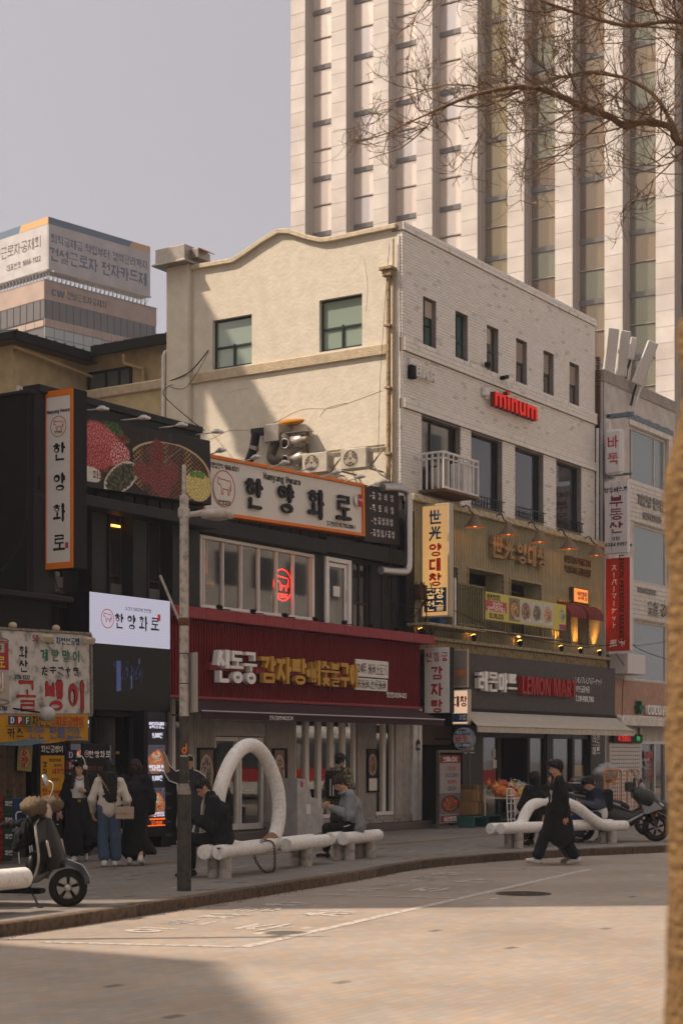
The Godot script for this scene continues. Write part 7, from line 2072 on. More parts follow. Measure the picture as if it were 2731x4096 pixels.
func benches():
	var bm:=mat("bench_white",hex("e2deda"),0.7,0,noise_tex(512,0.03,0.78,1.0,41,6,0.96),0.9,0.25)
	var lm:=mat("bench_leg",hex("b8b0a8"),0.8,0,T_blotch,0.6)
	var r:=0.105
	var zf:=func(x): return 6.80 - 0.19*(x+16.18)
	var o:=thing("loop_bench","white double tube bench rising into a tall standing loop","bench")
	var A:=[V3(-16.18,0.37,zf.call(-16.18)),V3(-15.2,0.37,zf.call(-15.2)),V3(-14.75,0.38,zf.call(-14.75)),V3(-14.42,0.47,6.47),V3(-14.24,0.75,6.44),V3(-14.22,1.15,6.42),V3(-14.38,1.52,6.40),V3(-14.62,1.77,6.40),V3(-14.9,1.87,6.40),V3(-15.2,1.77,6.40),V3(-15.46,1.52,6.40),V3(-15.66,1.14,6.40),V3(-15.68,0.75,6.40),V3(-15.5,0.48,6.38),V3(-15.15,0.37,6.38),V3(-14.6,0.365,6.28),V3(-12.62,0.365,zf.call(-12.62) - 0.19)]
	bench_tube(o,smooth(A),r,bm,true)
	bench_tube(o,smooth([V3(-16.27,0.37,zf.call(-16.27) - 0.2),V3(-15.8,0.37,zf.call(-15.8) - 0.2)]),r,bm,true)
	bench_tube(o,smooth([V3(-13.95,0.36,zf.call(-13.95)),V3(-12.48,0.36,zf.call(-12.48))]),r,bm,true)
	for q in [[-15.98,0.0],[-15.98,-0.2],[-13.2,0.0],[-13.2,-0.2]]: bench_leg(o,q[0],zf.call(q[0])+q[1],lm)
	part(o,"sticker",B.new().ob(Transform3D(Basis(V3(0,1,0),-PI/2 - 0.19),V3(-16.2045,0.40,zf.call(-16.18)+0.005)),V3(0.11,0.09,0.002)),M.sign_white)
	part(o,"sticker_band",B.new().ob(Transform3D(Basis(V3(0,1,0),-PI/2 - 0.19),V3(-16.207,0.425,zf.call(-16.18)+0.005)),V3(0.1,0.025,0.002)),M.blue_text)
	part(o,"rust_stain",B.new().tb(smooth([V3(-14.78,0.377,zf.call(-14.78)),V3(-14.6,0.41,6.485),V3(-14.42,0.48,6.467)]),0.1062,20,false),mat("rust_stain",hex("98775a"),0.9,0,T_blotch,2.2))
	var ch:=thing("rusty_chain","rusty chain looped round the bench tube down to the paving","chain")
	var cp:=smooth([V3(-15.0,0.46,6.66),V3(-14.86,0.475,6.69),V3(-14.76,0.42,6.72),V3(-14.73,0.25,6.72),V3(-14.74,0.06,6.72),V3(-14.82,0.02,6.73),V3(-14.95,0.02,6.71),V3(-15.05,0.12,6.66),V3(-15.08,0.26,6.6)],0.042)
	for k in cp.size() - 1:
		var p: Vector3 = (cp[k]+cp[k+1])/2
		var d: Vector3 = (cp[k+1] - cp[k]).normalized()
		var sd:=d.cross(V3(0.3,0.2,0.9)).normalized()
		if k % 2: sd = d.cross(sd)
		var lk:=[]
		for q in 10: lk.append(p+d*cos(TAU*q/10)*0.03+sd*sin(TAU*q/10)*0.017)
		part(ch,"link",B.new().tb(lk,0.006,6,false,true),mat("chain_rust",hex("3c2a20"),0.8))
	var o2:=thing("short_bench","short white double tube bench under the grey hooded man","bench")
	bench_tube(o2,smooth([V3(-11.83,0.36,6.02),V3(-10.45,0.36,5.82)]),r,bm,true)
	bench_tube(o2,smooth([V3(-11.92,0.36,5.82),V3(-10.6,0.36,5.62)]),r,bm,true)
	for q in [[-11.6,5.99],[-11.6,5.78],[-10.75,5.86],[-10.75,5.66]]: bench_leg(o2,q[0],q[1],lm)
	var o3:=thing("low_loop_bench","white double tube bench with a low slanting loop before the mart","bench")
	var z3:=func(x): return 6.5+0.2*(x+7.25)
	bench_tube(o3,smooth([V3(-7.25,0.37,z3.call(-7.25)),V3(-6.9,0.37,z3.call(-6.9)),V3(-5.2,0.37,z3.call(-5.2)),V3(-3.9,0.36,z3.call(-3.9))]),r,bm,true)
	bench_tube(o3,smooth([V3(-7.28,0.37,z3.call(-7.28) - 0.2),V3(-6.7,0.37,z3.call(-6.7) - 0.2),V3(-6.42,0.42,z3.call(-6.4) - 0.2),V3(-6.28,0.6,z3.call(-6.28) - 0.2),V3(-6.1,0.78,z3.call(-6.1) - 0.18),V3(-5.75,0.84,z3.call(-5.75) - 0.12),V3(-5.3,0.82,z3.call(-5.3) - 0.05),V3(-5.0,0.7,z3.call(-5.0)+0.04),V3(-4.75,0.52,z3.call(-4.75)+0.12),V3(-4.5,0.38,z3.call(-4.5)+0.19),V3(-4.2,0.335,z3.call(-4.2)+0.2),V3(-3.75,0.33,z3.call(-3.75)+0.2)]),r,bm,true)
	for q in [[-6.75,0.0],[-6.75,-0.2],[-4.15,0.2],[-4.15,0.0]]: bench_leg(o3,q[0],z3.call(q[0])+q[1],lm)
	var o4:=thing("cropped_bench","white tube bench end beside the dark scooter's floorboard","bench")
	bench_tube(o4,smooth([V3(-21.27,0.37,8.0),V3(-24.6,0.37,8.25)]),0.115,bm,true)
	bench_tube(o4,smooth([V3(-21.65,0.37,7.78),V3(-24.7,0.37,8.03)]),0.115,bm,true)
	for q in [[-22.2,8.05],[-22.2,7.84],[-24.3,8.2],[-24.3,8.0]]: bench_leg(o4,q[0],q[1],lm)
func street_lamp(at: Vector3,turn: float,label: String) -> Node3D:
	var o:=thing("street_lamp",label,"street lamp","street lamps by the kerb",at,turn)
	var wp:=mat("pole_white",hex("b4aca4"),0.6,0,T_blotch,0.8)
	var gp:=mat("pole_grey",hex("47433f"),0.6,0,T_blotch,0.7)
	part(o,"base_sleeve",B.new().lathe(at3(0,0,0),[Vector2(0.092,0.0),Vector2(0.09,0.02),Vector2(0.088,1.22)],24),gp)
	part(o,"collar",B.new().lathe(at3(0,0,0),[Vector2(0.09,1.222),Vector2(0.088,1.25),Vector2(0.066,1.34),Vector2(0.062,1.36)],24),mat("collar_worn",hex("8c857c"),0.6,0,T_blotch,2.0))
	part(o,"lower_pole",B.new().lathe(at3(0,0,0),[Vector2(0.062,1.3),Vector2(0.06,2.17),Vector2(0.066,2.172),Vector2(0.066,2.21),Vector2(0.06,2.215)],20),gp)
	part(o,"upper_pole",B.new().lathe(at3(0,0,0),[Vector2(0.06,2.2),Vector2(0.057,5.0),Vector2(0.05,5.01),Vector2(0.03,5.012),Vector2(0.028,5.4),Vector2(0.0,5.41)],20),wp)
	for y in [2.62,3.0,3.3,4.0]: part(o,"band",B.new().lathe(at3(0,y,0),[Vector2(0.0595,0),Vector2(0.0615,0.003),Vector2(0.0615,0.012),Vector2(0.0595,0.015)],20),gp if y < 3.1 else wp)
	part(o,"arm",B.new().tb([V3(0.05,4.77,0),V3(0.16,4.78,0),V3(0.28,4.80,0)],[0.035,0.036,0.045],12),wp)
	part(o,"arm_clamp",B.new().bx(-0.075,4.72,-0.06,0.07,4.86,0.06,0.02),wp)
	part(o,"lamp_head",B.new().lathe(at3(0.42,4.77,0),[Vector2(0.16,-0.055),Vector2(0.205,-0.04),Vector2(0.215,0.0),Vector2(0.19,0.035),Vector2(0.1,0.06),Vector2(0.07,0.075),Vector2(0.0,0.08)],28),wp)
	part(o,"lamp_glass",B.new().lathe(at3(0.42,4.77,0),[Vector2(0.0,-0.075),Vector2(0.1,-0.068),Vector2(0.16,-0.052)],24),mat("lamp_lens",hex("8c8880"),0.2))
	return o
func lamps():
	var R:=Basis(V3(0,1,0),-0.99)
	var o:=street_lamp(V3(-18.08,0,7.7),-0.99,"white and grey street lamp pole in front of the loop bench")
	var wp: StandardMaterial3D = M.pole_white
	part(o,"flag_holder",B.new().cy(R.inverse()*V3(-0.03,3.42,-0.05),R.inverse()*V3(-0.16,4.0,-0.26),0.017,-1,8),wp)
	part(o,"rust_clamp",B.new().lathe(at3(0,3.36,0),[Vector2(0.061,0),Vector2(0.075,0.01),Vector2(0.075,0.09),Vector2(0.061,0.1)],18),M.rust)
	part(o,"notice_plate",B.new().ob(Transform3D(R.inverse()*Basis(V3(0,1,0),1.25),R.inverse()*V3(0.065,2.64,0.075)),V3(0.26,0.76,0.012),0.005),mat("plate_back",hex("938c86"),0.5))
	var em:=B.new()
	var ET:=Transform3D(Basis(V3(0,1,0),-0.72),V3(-0.046,1.78,0.041))
	em.ring(Transform3D(R.inverse()*ET.basis,R.inverse()*ET.origin),0.032,0.016,0.0,0.8,14)
	em.ob(Transform3D(R.inverse()*ET.basis,R.inverse()*ET.origin)*at3(0.026,0.05,0),V3(0.014,0.07,0.003))
	part(o,"flame_emblem",em,M.orange)
	var tx:=B.new()
	text(tx,"서울중구",Transform3D(R.inverse()*ET.basis,R.inverse()*(ET.origin+V3(0,-0.07,0))),0.024,0.004)
	part(o,"lettering",tx,M.white_text)
	street_lamp(V3(-23.55,0,7.9),0.3,"twin street lamp further down the kerb towards the camera")
func gable_things():
	var cs:=mat("ac_white",hex("bfb6a8"),0.6,0,T_grime,0.8)
	for k in 2:
		var z: float = [-2.08,-0.95][k]
		var o:=thing("air_conditioner",["left outdoor air conditioner unit on the gable bracket","right outdoor air conditioner unit on the gable bracket"][k],"air conditioner","air conditioners on the gable",V3(-0.55,8.64,z))
		part(o,"case",B.new().bx(-0.17,0,-0.37,0.16,0.49,0.37,0.015),cs)
		var T:=Transform3D(FU,V3(-0.172,0.245,-0.08))
		part(o,"fan_shade_disc",B.new().lathe(Transform3D(Basis(V3(0,0,1),PI/2),V3(-0.171,0.245,-0.08)),[Vector2(0.2,0.0),Vector2(0.2,0.004),Vector2(0.0,0.005)],24),mat("fan_shadow",hex("4a4238"),0.8))  # flat disc, the shade inside the fan opening put into its colour
		var gr:=B.new()
		for q in 3: gr.ring(T*at3(0,0,0.012),0.2 - q*0.06,0.008,0.0,1.0,24)
		for q in 12:
			var a:=TAU*q/12
			gr.strip([Vector2(cos(a),sin(a))*0.04,Vector2(cos(a+0.25),sin(a+0.25))*0.2],0.007,T,0.002,0.014)
		part(o,"grille",gr,cs)
		var bl:=B.new()
		for q in 3:
			var a:=TAU*q/3
			bl.ob(T*Transform3D(Basis(V3(0,0,1),a),V3(cos(a+PI/2)*0.1,sin(a+PI/2)*0.1,0.008)),V3(0.1,0.15,0.004))
		part(o,"fan_blades",bl,mat("blade_tan",hex("a89a84"),0.6))
		part(o,"vent_panel",B.new().bx(-0.12,0.1,0.371,0.1,0.4,0.378),mat("ac_grey",hex("8c8478"),0.7))
		var br:=mat("bracket_steel",hex("8c7c64"),0.6,0.2,T_blotch,1.0)
		part(o,"bracket",B.new().bar(V3(-0.15,-0.03,-0.36),V3(0.53,-0.03,-0.36),0.035).bar(V3(-0.15,-0.03,0.42),V3(0.53,-0.03,0.42),0.035).bar(V3(-0.1,-0.02,0.42),V3(0.52,0.55,0.42),0.03).bar(V3(0.5,0.62,-0.4),V3(0.5,0.62,0.46),0.04),br)
		part(o,"pipe",B.new().tb(smooth([V3(0.1,0.1,0.38),V3(0.2,-0.1,0.5),V3(0.5,-0.2,0.55)]),0.02,6),M.white_paint)
	var v:=thing("vent_machinery","grey vent box with black hoses and twin fans on the gable","ventilation unit","",V3(0,0,0))
	var gal: StandardMaterial3D = M.galvanised
	part(v,"box",B.new().bx(-0.62,9.56,-3.68,-0.05,10.0,-3.22,0.015),gal)
	part(v,"lid",B.new().ob(Transform3D(Basis(V3(0,0,1),0.15),V3(-0.3,9.78,-2.85)),V3(0.5,0.02,0.62)),gal)
	part(v,"flat_duct",B.new().bx(-0.4,9.86,-4.25,-0.06,10.0,-3.69,0.01),M.dark_metal)
	part(v,"hole_foam",B.new().add(foam_lump(V3(-0.12,10.09,-3.2),V3(0.12,0.08,0.42),3)),mat("foam_yellow",hex("b87c1c"),0.9,0,T_blotch,3.0))
	var hose:=mat("hose_black",hex("242220"),0.6)
	var ribbed:=func(pts: Array,r: float):
		var s:=smooth(pts,0.03)
		var rr:=[]
		for k in s.size(): rr.append(r if k % 2 else r*0.9)
		return B.new().tb(s,rr,12)
	part(v,"hose",ribbed.call([V3(-0.3,9.9,-4.15),V3(-0.34,9.5,-4.2),V3(-0.42,9.1,-4.32),V3(-0.5,8.85,-4.38),V3(-0.7,8.76,-4.5),V3(-1.0,8.8,-4.55)],0.12),hose)
	part(v,"hose_bend",ribbed.call([V3(-0.85,8.75,-4.2),V3(-0.9,8.78,-4.6),V3(-1.0,8.85,-4.9)],0.14),hose)
	part(v,"hose_band",B.new().cy(V3(-0.32,9.55,-4.18),V3(-0.33,9.45,-4.2),0.13,-1,14),gal)
	for k in 2:
		var y:=9.52 - k*0.42
		part(v,"fan_housing",B.new().lathe(Transform3D(Basis(V3(1,0,0),PI/2),V3(-0.4,y,-2.95)),[Vector2(0.0,0.0),Vector2(0.17,0.02),Vector2(0.17,0.3),Vector2(0.1,0.34),Vector2(0.1,0.42)],18),gal)
		var mouth:=V3(-0.66,y - 0.06,-3.02)
		part(v,"fan_mouth",B.new().lathe(Transform3D(Basis(V3(0,0,1),PI/2),mouth+V3(0.12,0,0)),[Vector2(0.13,-0.05),Vector2(0.13,0.12),Vector2(0.105,0.12),Vector2(0.1,-0.03)],18),gal)
		part(v,"mouth_dark",B.new().lathe(Transform3D(Basis(V3(0,0,1),PI/2),mouth+V3(0.09,0,0)),[Vector2(0.102,0.0),Vector2(0.0,0.001)],16),M.black)
		part(v,"motor",B.new().cy(V3(-0.42,y+0.02,-2.62),V3(-0.42,y+0.02,-2.48),0.1,-1,16),M.bracket_steel)
	part(v,"hose",ribbed.call([V3(-0.4,9.6,-3.45),V3(-0.55,9.2,-3.5),V3(-0.62,9.06,-3.3),V3(-0.6,9.06,-3.05)],0.12),mat("hose_brown",hex("4a4038"),0.6))
	part(v,"hose",ribbed.call([V3(-0.4,9.7,-3.25),V3(-0.5,9.62,-3.1),V3(-0.5,9.5,-2.98)],0.12),M.hose_brown)
	part(v,"frame",B.new().bar(V3(-0.1,8.8,-2.7),V3(-0.1,9.9,-2.7),0.05).bar(V3(-0.1,8.9,-2.7),V3(-0.55,8.9,-2.7),0.05),M.bracket_steel)
	var d:=thing("steel_duct","shiny spiral steel duct bending down past the dark menu board","duct")
	var sp:=smooth([V3(-1.6,7.95,0.42),V3(-0.95,8.02,0.45),V3(-0.62,7.98,0.48),V3(-0.55,7.78,0.5),V3(-0.55,7.2,0.5),V3(-0.55,6.4,0.5),V3(-0.6,6.14,0.5),V3(-0.85,6.05,0.5),V3(-1.8,6.0,0.5)],0.04)
	var rr:=[]
	for k in sp.size(): rr.append(0.092 if k % 6 else 0.098)
	part(d,"pipe",B.new().tb(sp,rr,16),M.steel)
	var W:=[
		[[V3(-8.0,8.25,0.2),V3(-7.2,9.3,-1.5),V3(-0.1,11.5,-7.0)],0.010,"black cable from the grill billboard up to the soil pipe"],
		[[V3(-0.1,11.6,-7.2),V3(-0.15,11.75,-6.4),V3(-0.12,12.25,-5.8)],0.016,"bundle of cables rising from the soil pipe to the gable window"],
		[[V3(-0.1,11.55,-7.25),V3(-0.18,11.35,-6.5),V3(-0.12,12.2,-5.8)],0.008,"slack cable sagging below the gable window bundle"],
		[[V3(-1.2,6.65,0.45),V3(-1.35,6.1,0.5),V3(-1.6,5.5,0.5),V3(-0.9,5.3,0.45),V3(0.1,5.25,0.4)],0.010,"tan cable hanging from the dark menu board to the olive wall"],
		[[V3(-1.25,6.6,0.42),V3(-1.4,5.7,0.45),V3(-1.1,5.0,0.5),V3(-0.95,4.72,0.55)],0.010,"second tan cable with a loop under the dark menu board"],
		[[V3(0.6,5.3,0.9),V3(4.0,4.85,0.95),V3(8.0,4.75,0.9),V3(11.0,5.05,0.85)],0.010,"long black cable slung across the olive wall's uplights"],
		[[V3(10.9,5.4,0.9),V3(12.2,4.9,0.9),V3(15.9,4.6,0.9)],0.012,"drooping black cable passing the red market sign"],
		[[V3(2.0,4.85,1.0),V3(10.5,4.9,1.0),V3(16.5,5.6,1.0)],0.008,"thin cable rising past the clinic's lowest window"],
		[[V3(-13.28,8.0,0.42),V3(-13.32,6.2,0.44),V3(-13.45,5.4,0.4),V3(-13.8,4.9,0.3)],0.010,"pale cable hanging down the dark corner wall"],
		[[V3(-12.75,5.0,0.5),V3(-12.6,4.6,0.5),V3(-12.5,4.1,0.4),V3(-12.6,3.4,0.5)],0.010,"black cable dropping from the tall brush letter sign"],
		[[V3(-0.12,14.1,-0.3),V3(-0.2,11.0,-0.5),V3(-0.14,9.0,-0.6)],0.006,"thin cable stretched down beside the corner drain pipe"],
		[[V3(11.05,4.75,0.6),V3(11.35,4.3,0.8),V3(11.4,3.9,0.7),V3(11.5,2.9,0.62)],0.012,"tangled cable at the right end of the mart signboard"],
	]
	for q in W: solo("cable",B.new().tb(smooth(q[0],0.15),q[1],5),M.wire,q[2],"cable")
	var tg:=thing("cable_tangle","tangle of black cables and boxes on the olive wall's left edge","cables","",V3(0.25,5.4,0.35))
	var r:=RandomNumberGenerator.new(); r.seed = 8
	for k in 9:
		var p:=V3(r.randf_range(-0.3,0.3),0.5,r.randf_range(0,0.2))
		part(tg,"cable",B.new().tb(smooth([p,p+V3(r.randf_range(-0.2,0.3),-0.4,0.05),p+V3(r.randf_range(-0.3,0.4),-0.9,0.0),p+V3(r.randf_range(-0.3,0.5),-1.3,0.0)],0.08),0.014,5),M.wire)
	part(tg,"box",B.new().bx(-0.15,0.1,-0.1,0.15,0.45,0.1,0.02),M.rust)
func foam_lump(p: Vector3,r: Vector3,sd: int) -> B:
	var f:=FastNoiseLite.new(); f.seed = sd; f.frequency = 6.0
	var b:=B.new()
	b.sp(Vector3.ZERO,r,16,10)
	for k in b.v.size(): b.v[k] = b.v[k]*(1.0+0.5*f.get_noise_3dv(b.v[k]))+p
	return b
func tree():
	var bark:=mat("bark",hex("8a6c48"),0.95,0,noise_tex(512,0.03,0.45,1.0,51,5,0.85),1.6,3.0)
	var o:=thing("near_tree_trunk","rough brown tree trunk close to the camera at the right edge","tree","",V3(-30.60,0,19.49))
	var f:=FastNoiseLite.new(); f.seed = 6; f.frequency = 1.6; f.fractal_octaves = 4
	var b:=B.new()
	b.grid(func(u,v):
		var a: float = u*TAU
		var y: float = v*6.4
		var bend:=0.012*sin(y*2.1)+0.05*maxf(y - 1.75,0.0)
		var r:=0.165 - 0.012*y
		var d:=V3(cos(a),0,sin(a))
		var p:=d*r+V3(0,y,0)
		r *= 1.0+0.16*f.get_noise_3dv(V3(p.x*4.0,p.y*0.9,p.z*4.0))+0.22*exp(-pow((y - 2.42)/0.14,2))*maxf(0.0,cos(a+2.15))+0.25*exp(-pow((y - 2.82)/0.08,2))*maxf(0.0,cos(a+2.15))
		return d*r+V3(bend*0.548,y,bend*0.8365),48,120,true)
	part(o,"trunk",b,bark)
	part(o,"limb",B.new().tb(smooth([V3(0.1,6.2,0.15),V3(0.6,7.2,0.9),V3(1.4,8.4,2.0)]),[0.09],10,false) if false else B.new().tb([V3(0.08,6.2,0.13),V3(0.6,7.2,0.9),V3(1.4,8.4,2.0)],[0.09,0.07,0.04],10),bark)
	var t:=thing("bare_street_tree","bare street tree reaching twigs and a few dry leaves over the offices","tree","",V3(-17.35,0,15.1),-atan2(0.8365,0.548))
	var tw:=mat("twig",hex("755c46"),0.9,0,T_blotch,1.5)
	var r:=RandomNumberGenerator.new(); r.seed = 19
	var leaves:=[]
	var limb:=func(pts: Array,r0: float,r1: float,nm: String):
		var s:=smooth(pts,0.08)
		var rr:=[]
		for k in s.size(): rr.append(lerpf(r0,r1,float(k)/(s.size() - 1))*(1.0+0.14*sin(k*1.7)+r.randf_range(-0.06,0.06)))
		part(t,nm,B.new().tb(s,rr,10),tw)
		return s
	part(t,"trunk",B.new().tb(smooth([V3(0.3,0,0),V3(0.32,3,0.0),V3(0.2,6.0,0.0),V3(0.25,7.6,0.0)],0.3),0.17,14),bark)
	var L1: Array = limb.call([V3(0.22,7.4,0.0),V3(-0.02,8.6,0.05),V3(-0.35,9.1,0.1),V3(-0.5,9.4,0.1),V3(-0.98,9.7,0.15),V3(-1.2,9.95,0.2),V3(-1.5,10.8,0.2)],0.085,0.05,"limb")
	var L2: Array = limb.call([V3(0.25,7.9,0.0),V3(-0.3,8.22,0.1),V3(-0.62,8.21,0.15),V3(-1.05,8.16,0.2),V3(-1.13,8.32,0.2),V3(-1.42,8.36,0.25),V3(-1.64,8.30,0.3),V3(-1.8,8.40,0.3),V3(-2.03,8.45,0.35),V3(-2.6,8.66,0.4),V3(-3.2,8.55,0.5),V3(-3.7,8.35,0.5)],0.055,0.014,"limb")
	var L3: Array = limb.call([V3(-0.35,9.15,0.1),V3(-0.55,8.75,0.3),V3(-0.62,8.9,0.5),V3(-1.1,9.2,0.7),V3(-1.8,9.1,0.9),V3(-2.6,9.3,1.0)],0.028,0.012,"limb")
	var L4: Array = limb.call([V3(-1.1,8.3,0.2),V3(-1.3,8.7,0.1),V3(-1.7,8.95,0.0),V3(-2.3,9.0,-0.2),V3(-3.0,8.75,-0.3)],0.022,0.010,"limb")
	var L5: Array = limb.call([V3(-0.1,8.3,0.05),V3(-0.25,8.9,-0.2),V3(-0.5,9.5,-0.4),V3(-0.75,10.2,-0.5)],0.025,0.010,"limb")
	var L6: Array = limb.call([V3(-1.2,9.95,0.2),V3(-1.8,9.9,0.3),V3(-2.5,10.0,0.4),V3(-3.3,9.8,0.5)],0.022,0.008,"limb")
	var st:={"n": 0}
	var twigs:=B.new()
	var grow: Callable
	var stack:=[]
	for q in [[L1,8],[L2,26],[L3,11],[L4,15],[L5,5],[L6,11]]:
		for k in q[1]:
			var s: Array = q[0]
			var i:=r.randi_range(int(s.size()*0.15),s.size() - 1)
			var dir:=V3(r.randfn(-0.85,0.5),r.randfn(-0.2,0.7),r.randfn(0.0,0.5)).normalized()
			stack.append([s[i],dir,r.randf_range(0.6,1.35),0.010,0])
	while not stack.is_empty() and st.n < 9000:
		var q: Array = stack.pop_back()
		st.n += 1
		var p: Vector3 = q[0]
		var d: Vector3 = q[1]
		var n:=5
		var pts:=[p]
		var rr:=[q[3]]
		var curl:=V3(r.randfn(0,0.12),r.randfn(0.10,0.14),r.randfn(0,0.12))
		for k in n:
			d = (d+curl+V3(r.randfn(0,0.10),r.randfn(0,0.10),r.randfn(0,0.10))).normalized()
			p += d*q[2]/n
			pts.append(p)
			rr.append(maxf(q[3]*(1.0 - 0.62*(k+1)/n),0.0024))
		twigs.tb(pts,rr,4,false)
		if q[4] < 3:
			for c in [4,4,3][q[4]]:
				var k:=r.randi_range(1,n)
				var side:=V3(r.randfn(0,0.8),r.randfn(0.05,0.8),r.randfn(0,0.8))
				stack.append([pts[k],(d*0.7+side*0.7).normalized(),q[2]*r.randf_range(0.38,0.66),maxf(q[3]*0.62,0.003),q[4]+1])
		elif r.randf() < 0.045: leaves.append(p)
	part(t,"twigs",twigs,tw).set_meta("kind","stuff")
	var lm:=mat("dry_leaf",hex("b07a34"),0.8)
	lm.backlight_enabled = true; lm.backlight = Color(0.3,0.18,0.06)
	for p in leaves.slice(0,70):
		var lb:=B.new()
		var T:=Transform3D(Basis.from_euler(V3(r.randf()*6,r.randf()*6,r.randf()*6)),p)
		lb.tri(T*V3(0,0,0),T*V3(0.018,-0.022,0.006),T*V3(0,-0.055,0))
		lb.tri(T*V3(0,0,0),T*V3(0,-0.055,0),T*V3(-0.018,-0.022,0.006))
		part(t,"leaf",lb,lm)
func bone(a: Vector3,c: Vector3,ra: float,rc: float,wide:=Vector3.ZERO,ws:=1.0) -> Array:
	return [a,c,ra,rc,wide,ws]
func nets(b: B,bones: Array,cell: float,k: float,wr:=0.0,wf:=9.0,cut:=-1e9) -> void:
	var lo:=Vector3.INF
	var hi:=-Vector3.INF
	for q in bones:
		var m: float = maxf(q[2],q[3])*maxf(q[5],1.0)+k+cell*2
		for p in [q[0],q[1]]:
			lo = lo.min(p - Vector3.ONE*m); hi = hi.max(p+Vector3.ONE*m)
	var nx:=int((hi.x - lo.x)/cell)+2
	var ny:=int((hi.y - lo.y)/cell)+2
	var nz:=int((hi.z - lo.z)/cell)+2
	var F:=PackedFloat32Array()
	F.resize(nx*ny*nz)
	F.fill(1.0)
	for q in bones:
		var a: Vector3 = q[0]
		var c: Vector3 = q[1]
		var ra: float = q[2]
		var rc: float = q[3]
		var w: Vector3 = q[4]
		var ws: float = q[5]
		var inv:=1.0 - 1.0/ws
		var m: float = maxf(ra,rc)*maxf(ws,1.0)+k+cell*2
		var l2:=(a.min(c) - Vector3.ONE*m - lo)/cell
		var h2:=(a.max(c)+Vector3.ONE*m - lo)/cell
		var d:=c - a
		var wd:=w.dot(d)
		if ws != 1.0: d -= w*(wd*inv)
		var dd:=maxf(d.length_squared(),1e-9)
		for z in range(maxi(0,int(l2.z)),mini(nz,int(h2.z)+1)):
			for y in range(maxi(0,int(l2.y)),mini(ny,int(h2.y)+1)):
				var row:=(z*ny+y)*nx
				for x in range(maxi(0,int(l2.x)),mini(nx,int(h2.x)+1)):
					var p:=V3(lo.x+x*cell,lo.y+y*cell,lo.z+z*cell) - a
					if ws != 1.0: p -= w*(w.dot(p)*inv)
					var t:=clampf(p.dot(d)/dd,0.0,1.0)
					var v:=(p - d*t).length() - (ra+(rc - ra)*t)
					var o:=F[row+x]
					var h:=maxf(k - absf(o - v),0.0)
					F[row+x] = minf(o,v) - h*h*0.25/k
	if wr > 0.0 or cut > -1e8:
		var f:=FastNoiseLite.new()
		f.seed = 3; f.frequency = wf*0.1; f.fractal_octaves = 2; f.noise_type = FastNoiseLite.TYPE_SIMPLEX
		for z in nz:
			for y in ny:
				var row:=(z*ny+y)*nx
				for x in nx:
					var v:=F[row+x]
					if v < 0.06 and v > -0.06:
						var p:=lo+V3(x,y,z)*cell
						F[row+x] = maxf(v+wr*f.get_noise_3d(p.x*10.0,p.y*5.0,p.z*10.0),cut - p.y)
	var ids:=PackedInt32Array()
	ids.resize(nx*ny*nz)
	ids.fill(-1)
	var sy:=nx
	var sz:=nx*ny
	for z in nz - 1:
		for y in ny - 1:
			for x in nx - 1:
				var i0:=z*sz+y*sy+x
				var v0:=F[i0]
				if v0 > cell*2.0 or v0 < -cell*2.0: continue
				var v1:=F[i0+1]
				var v2:=F[i0+sy]
				var v3:=F[i0+sy+1]
				var v4:=F[i0+sz]
				var v5:=F[i0+sz+1]
				var v6:=F[i0+sz+sy]
				var v7:=F[i0+sz+sy+1]
				var neg:=int(v0 < 0)+int(v1 < 0)+int(v2 < 0)+int(v3 < 0)+int(v4 < 0)+int(v5 < 0)+int(v6 < 0)+int(v7 < 0)
				if neg==0 or neg==8: continue
				var sum:=Vector3.ZERO
				var n:=0
				for e in [[v0,v1,0,0,0,0],[v2,v3,0,1,0,0],[v4,v5,0,0,1,0],[v6,v7,0,1,1,0],[v0,v2,0,0,0,1],[v1,v3,1,0,0,1],[v4,v6,0,0,1,1],[v5,v7,1,0,1,1],[v0,v4,0,0,0,2],[v1,v5,1,0,0,2],[v2,v6,0,1,0,2],[v3,v7,1,1,0,2]]:
					if (e[0] < 0) != (e[1] < 0):
						var p:=V3(e[2],e[3],e[4])
						p[e[5]] += e[0]/(e[0] - e[1])
						sum += p
						n += 1
				var g:=V3(v1+v3+v5+v7 - v0 - v2 - v4 - v6,v2+v3+v6+v7 - v0 - v1 - v4 - v5,v4+v5+v6+v7 - v0 - v1 - v2 - v3)
				ids[i0] = b.vert(lo+(V3(x,y,z)+sum/n)*cell,g.normalized())
	for z in range(1,nz - 1):
		for y in range(1,ny - 1):
			for x in range(1,nx - 1):
				var i0:=z*sz+y*sy+x
				if ids[i0] < 0: continue
				var s:=F[i0] < 0
				if s != (F[i0+1] < 0): face4(b,ids[i0],ids[i0 - sy],ids[i0 - sy - sz],ids[i0 - sz],s)
				if s != (F[i0+sy] < 0): face4(b,ids[i0],ids[i0 - sz],ids[i0 - sz - 1],ids[i0 - 1],s)
				if s != (F[i0+sz] < 0): face4(b,ids[i0],ids[i0 - 1],ids[i0 - 1 - sy],ids[i0 - sy],s)
func face4(b: B,p: int,q: int,r: int,s: int,flip: bool) -> void:
	if p < 0 or q < 0 or r < 0 or s < 0: return
	if flip: b.i.append_array([p,r,q,p,s,r])
	else: b.i.append_array([p,q,r,p,r,s])
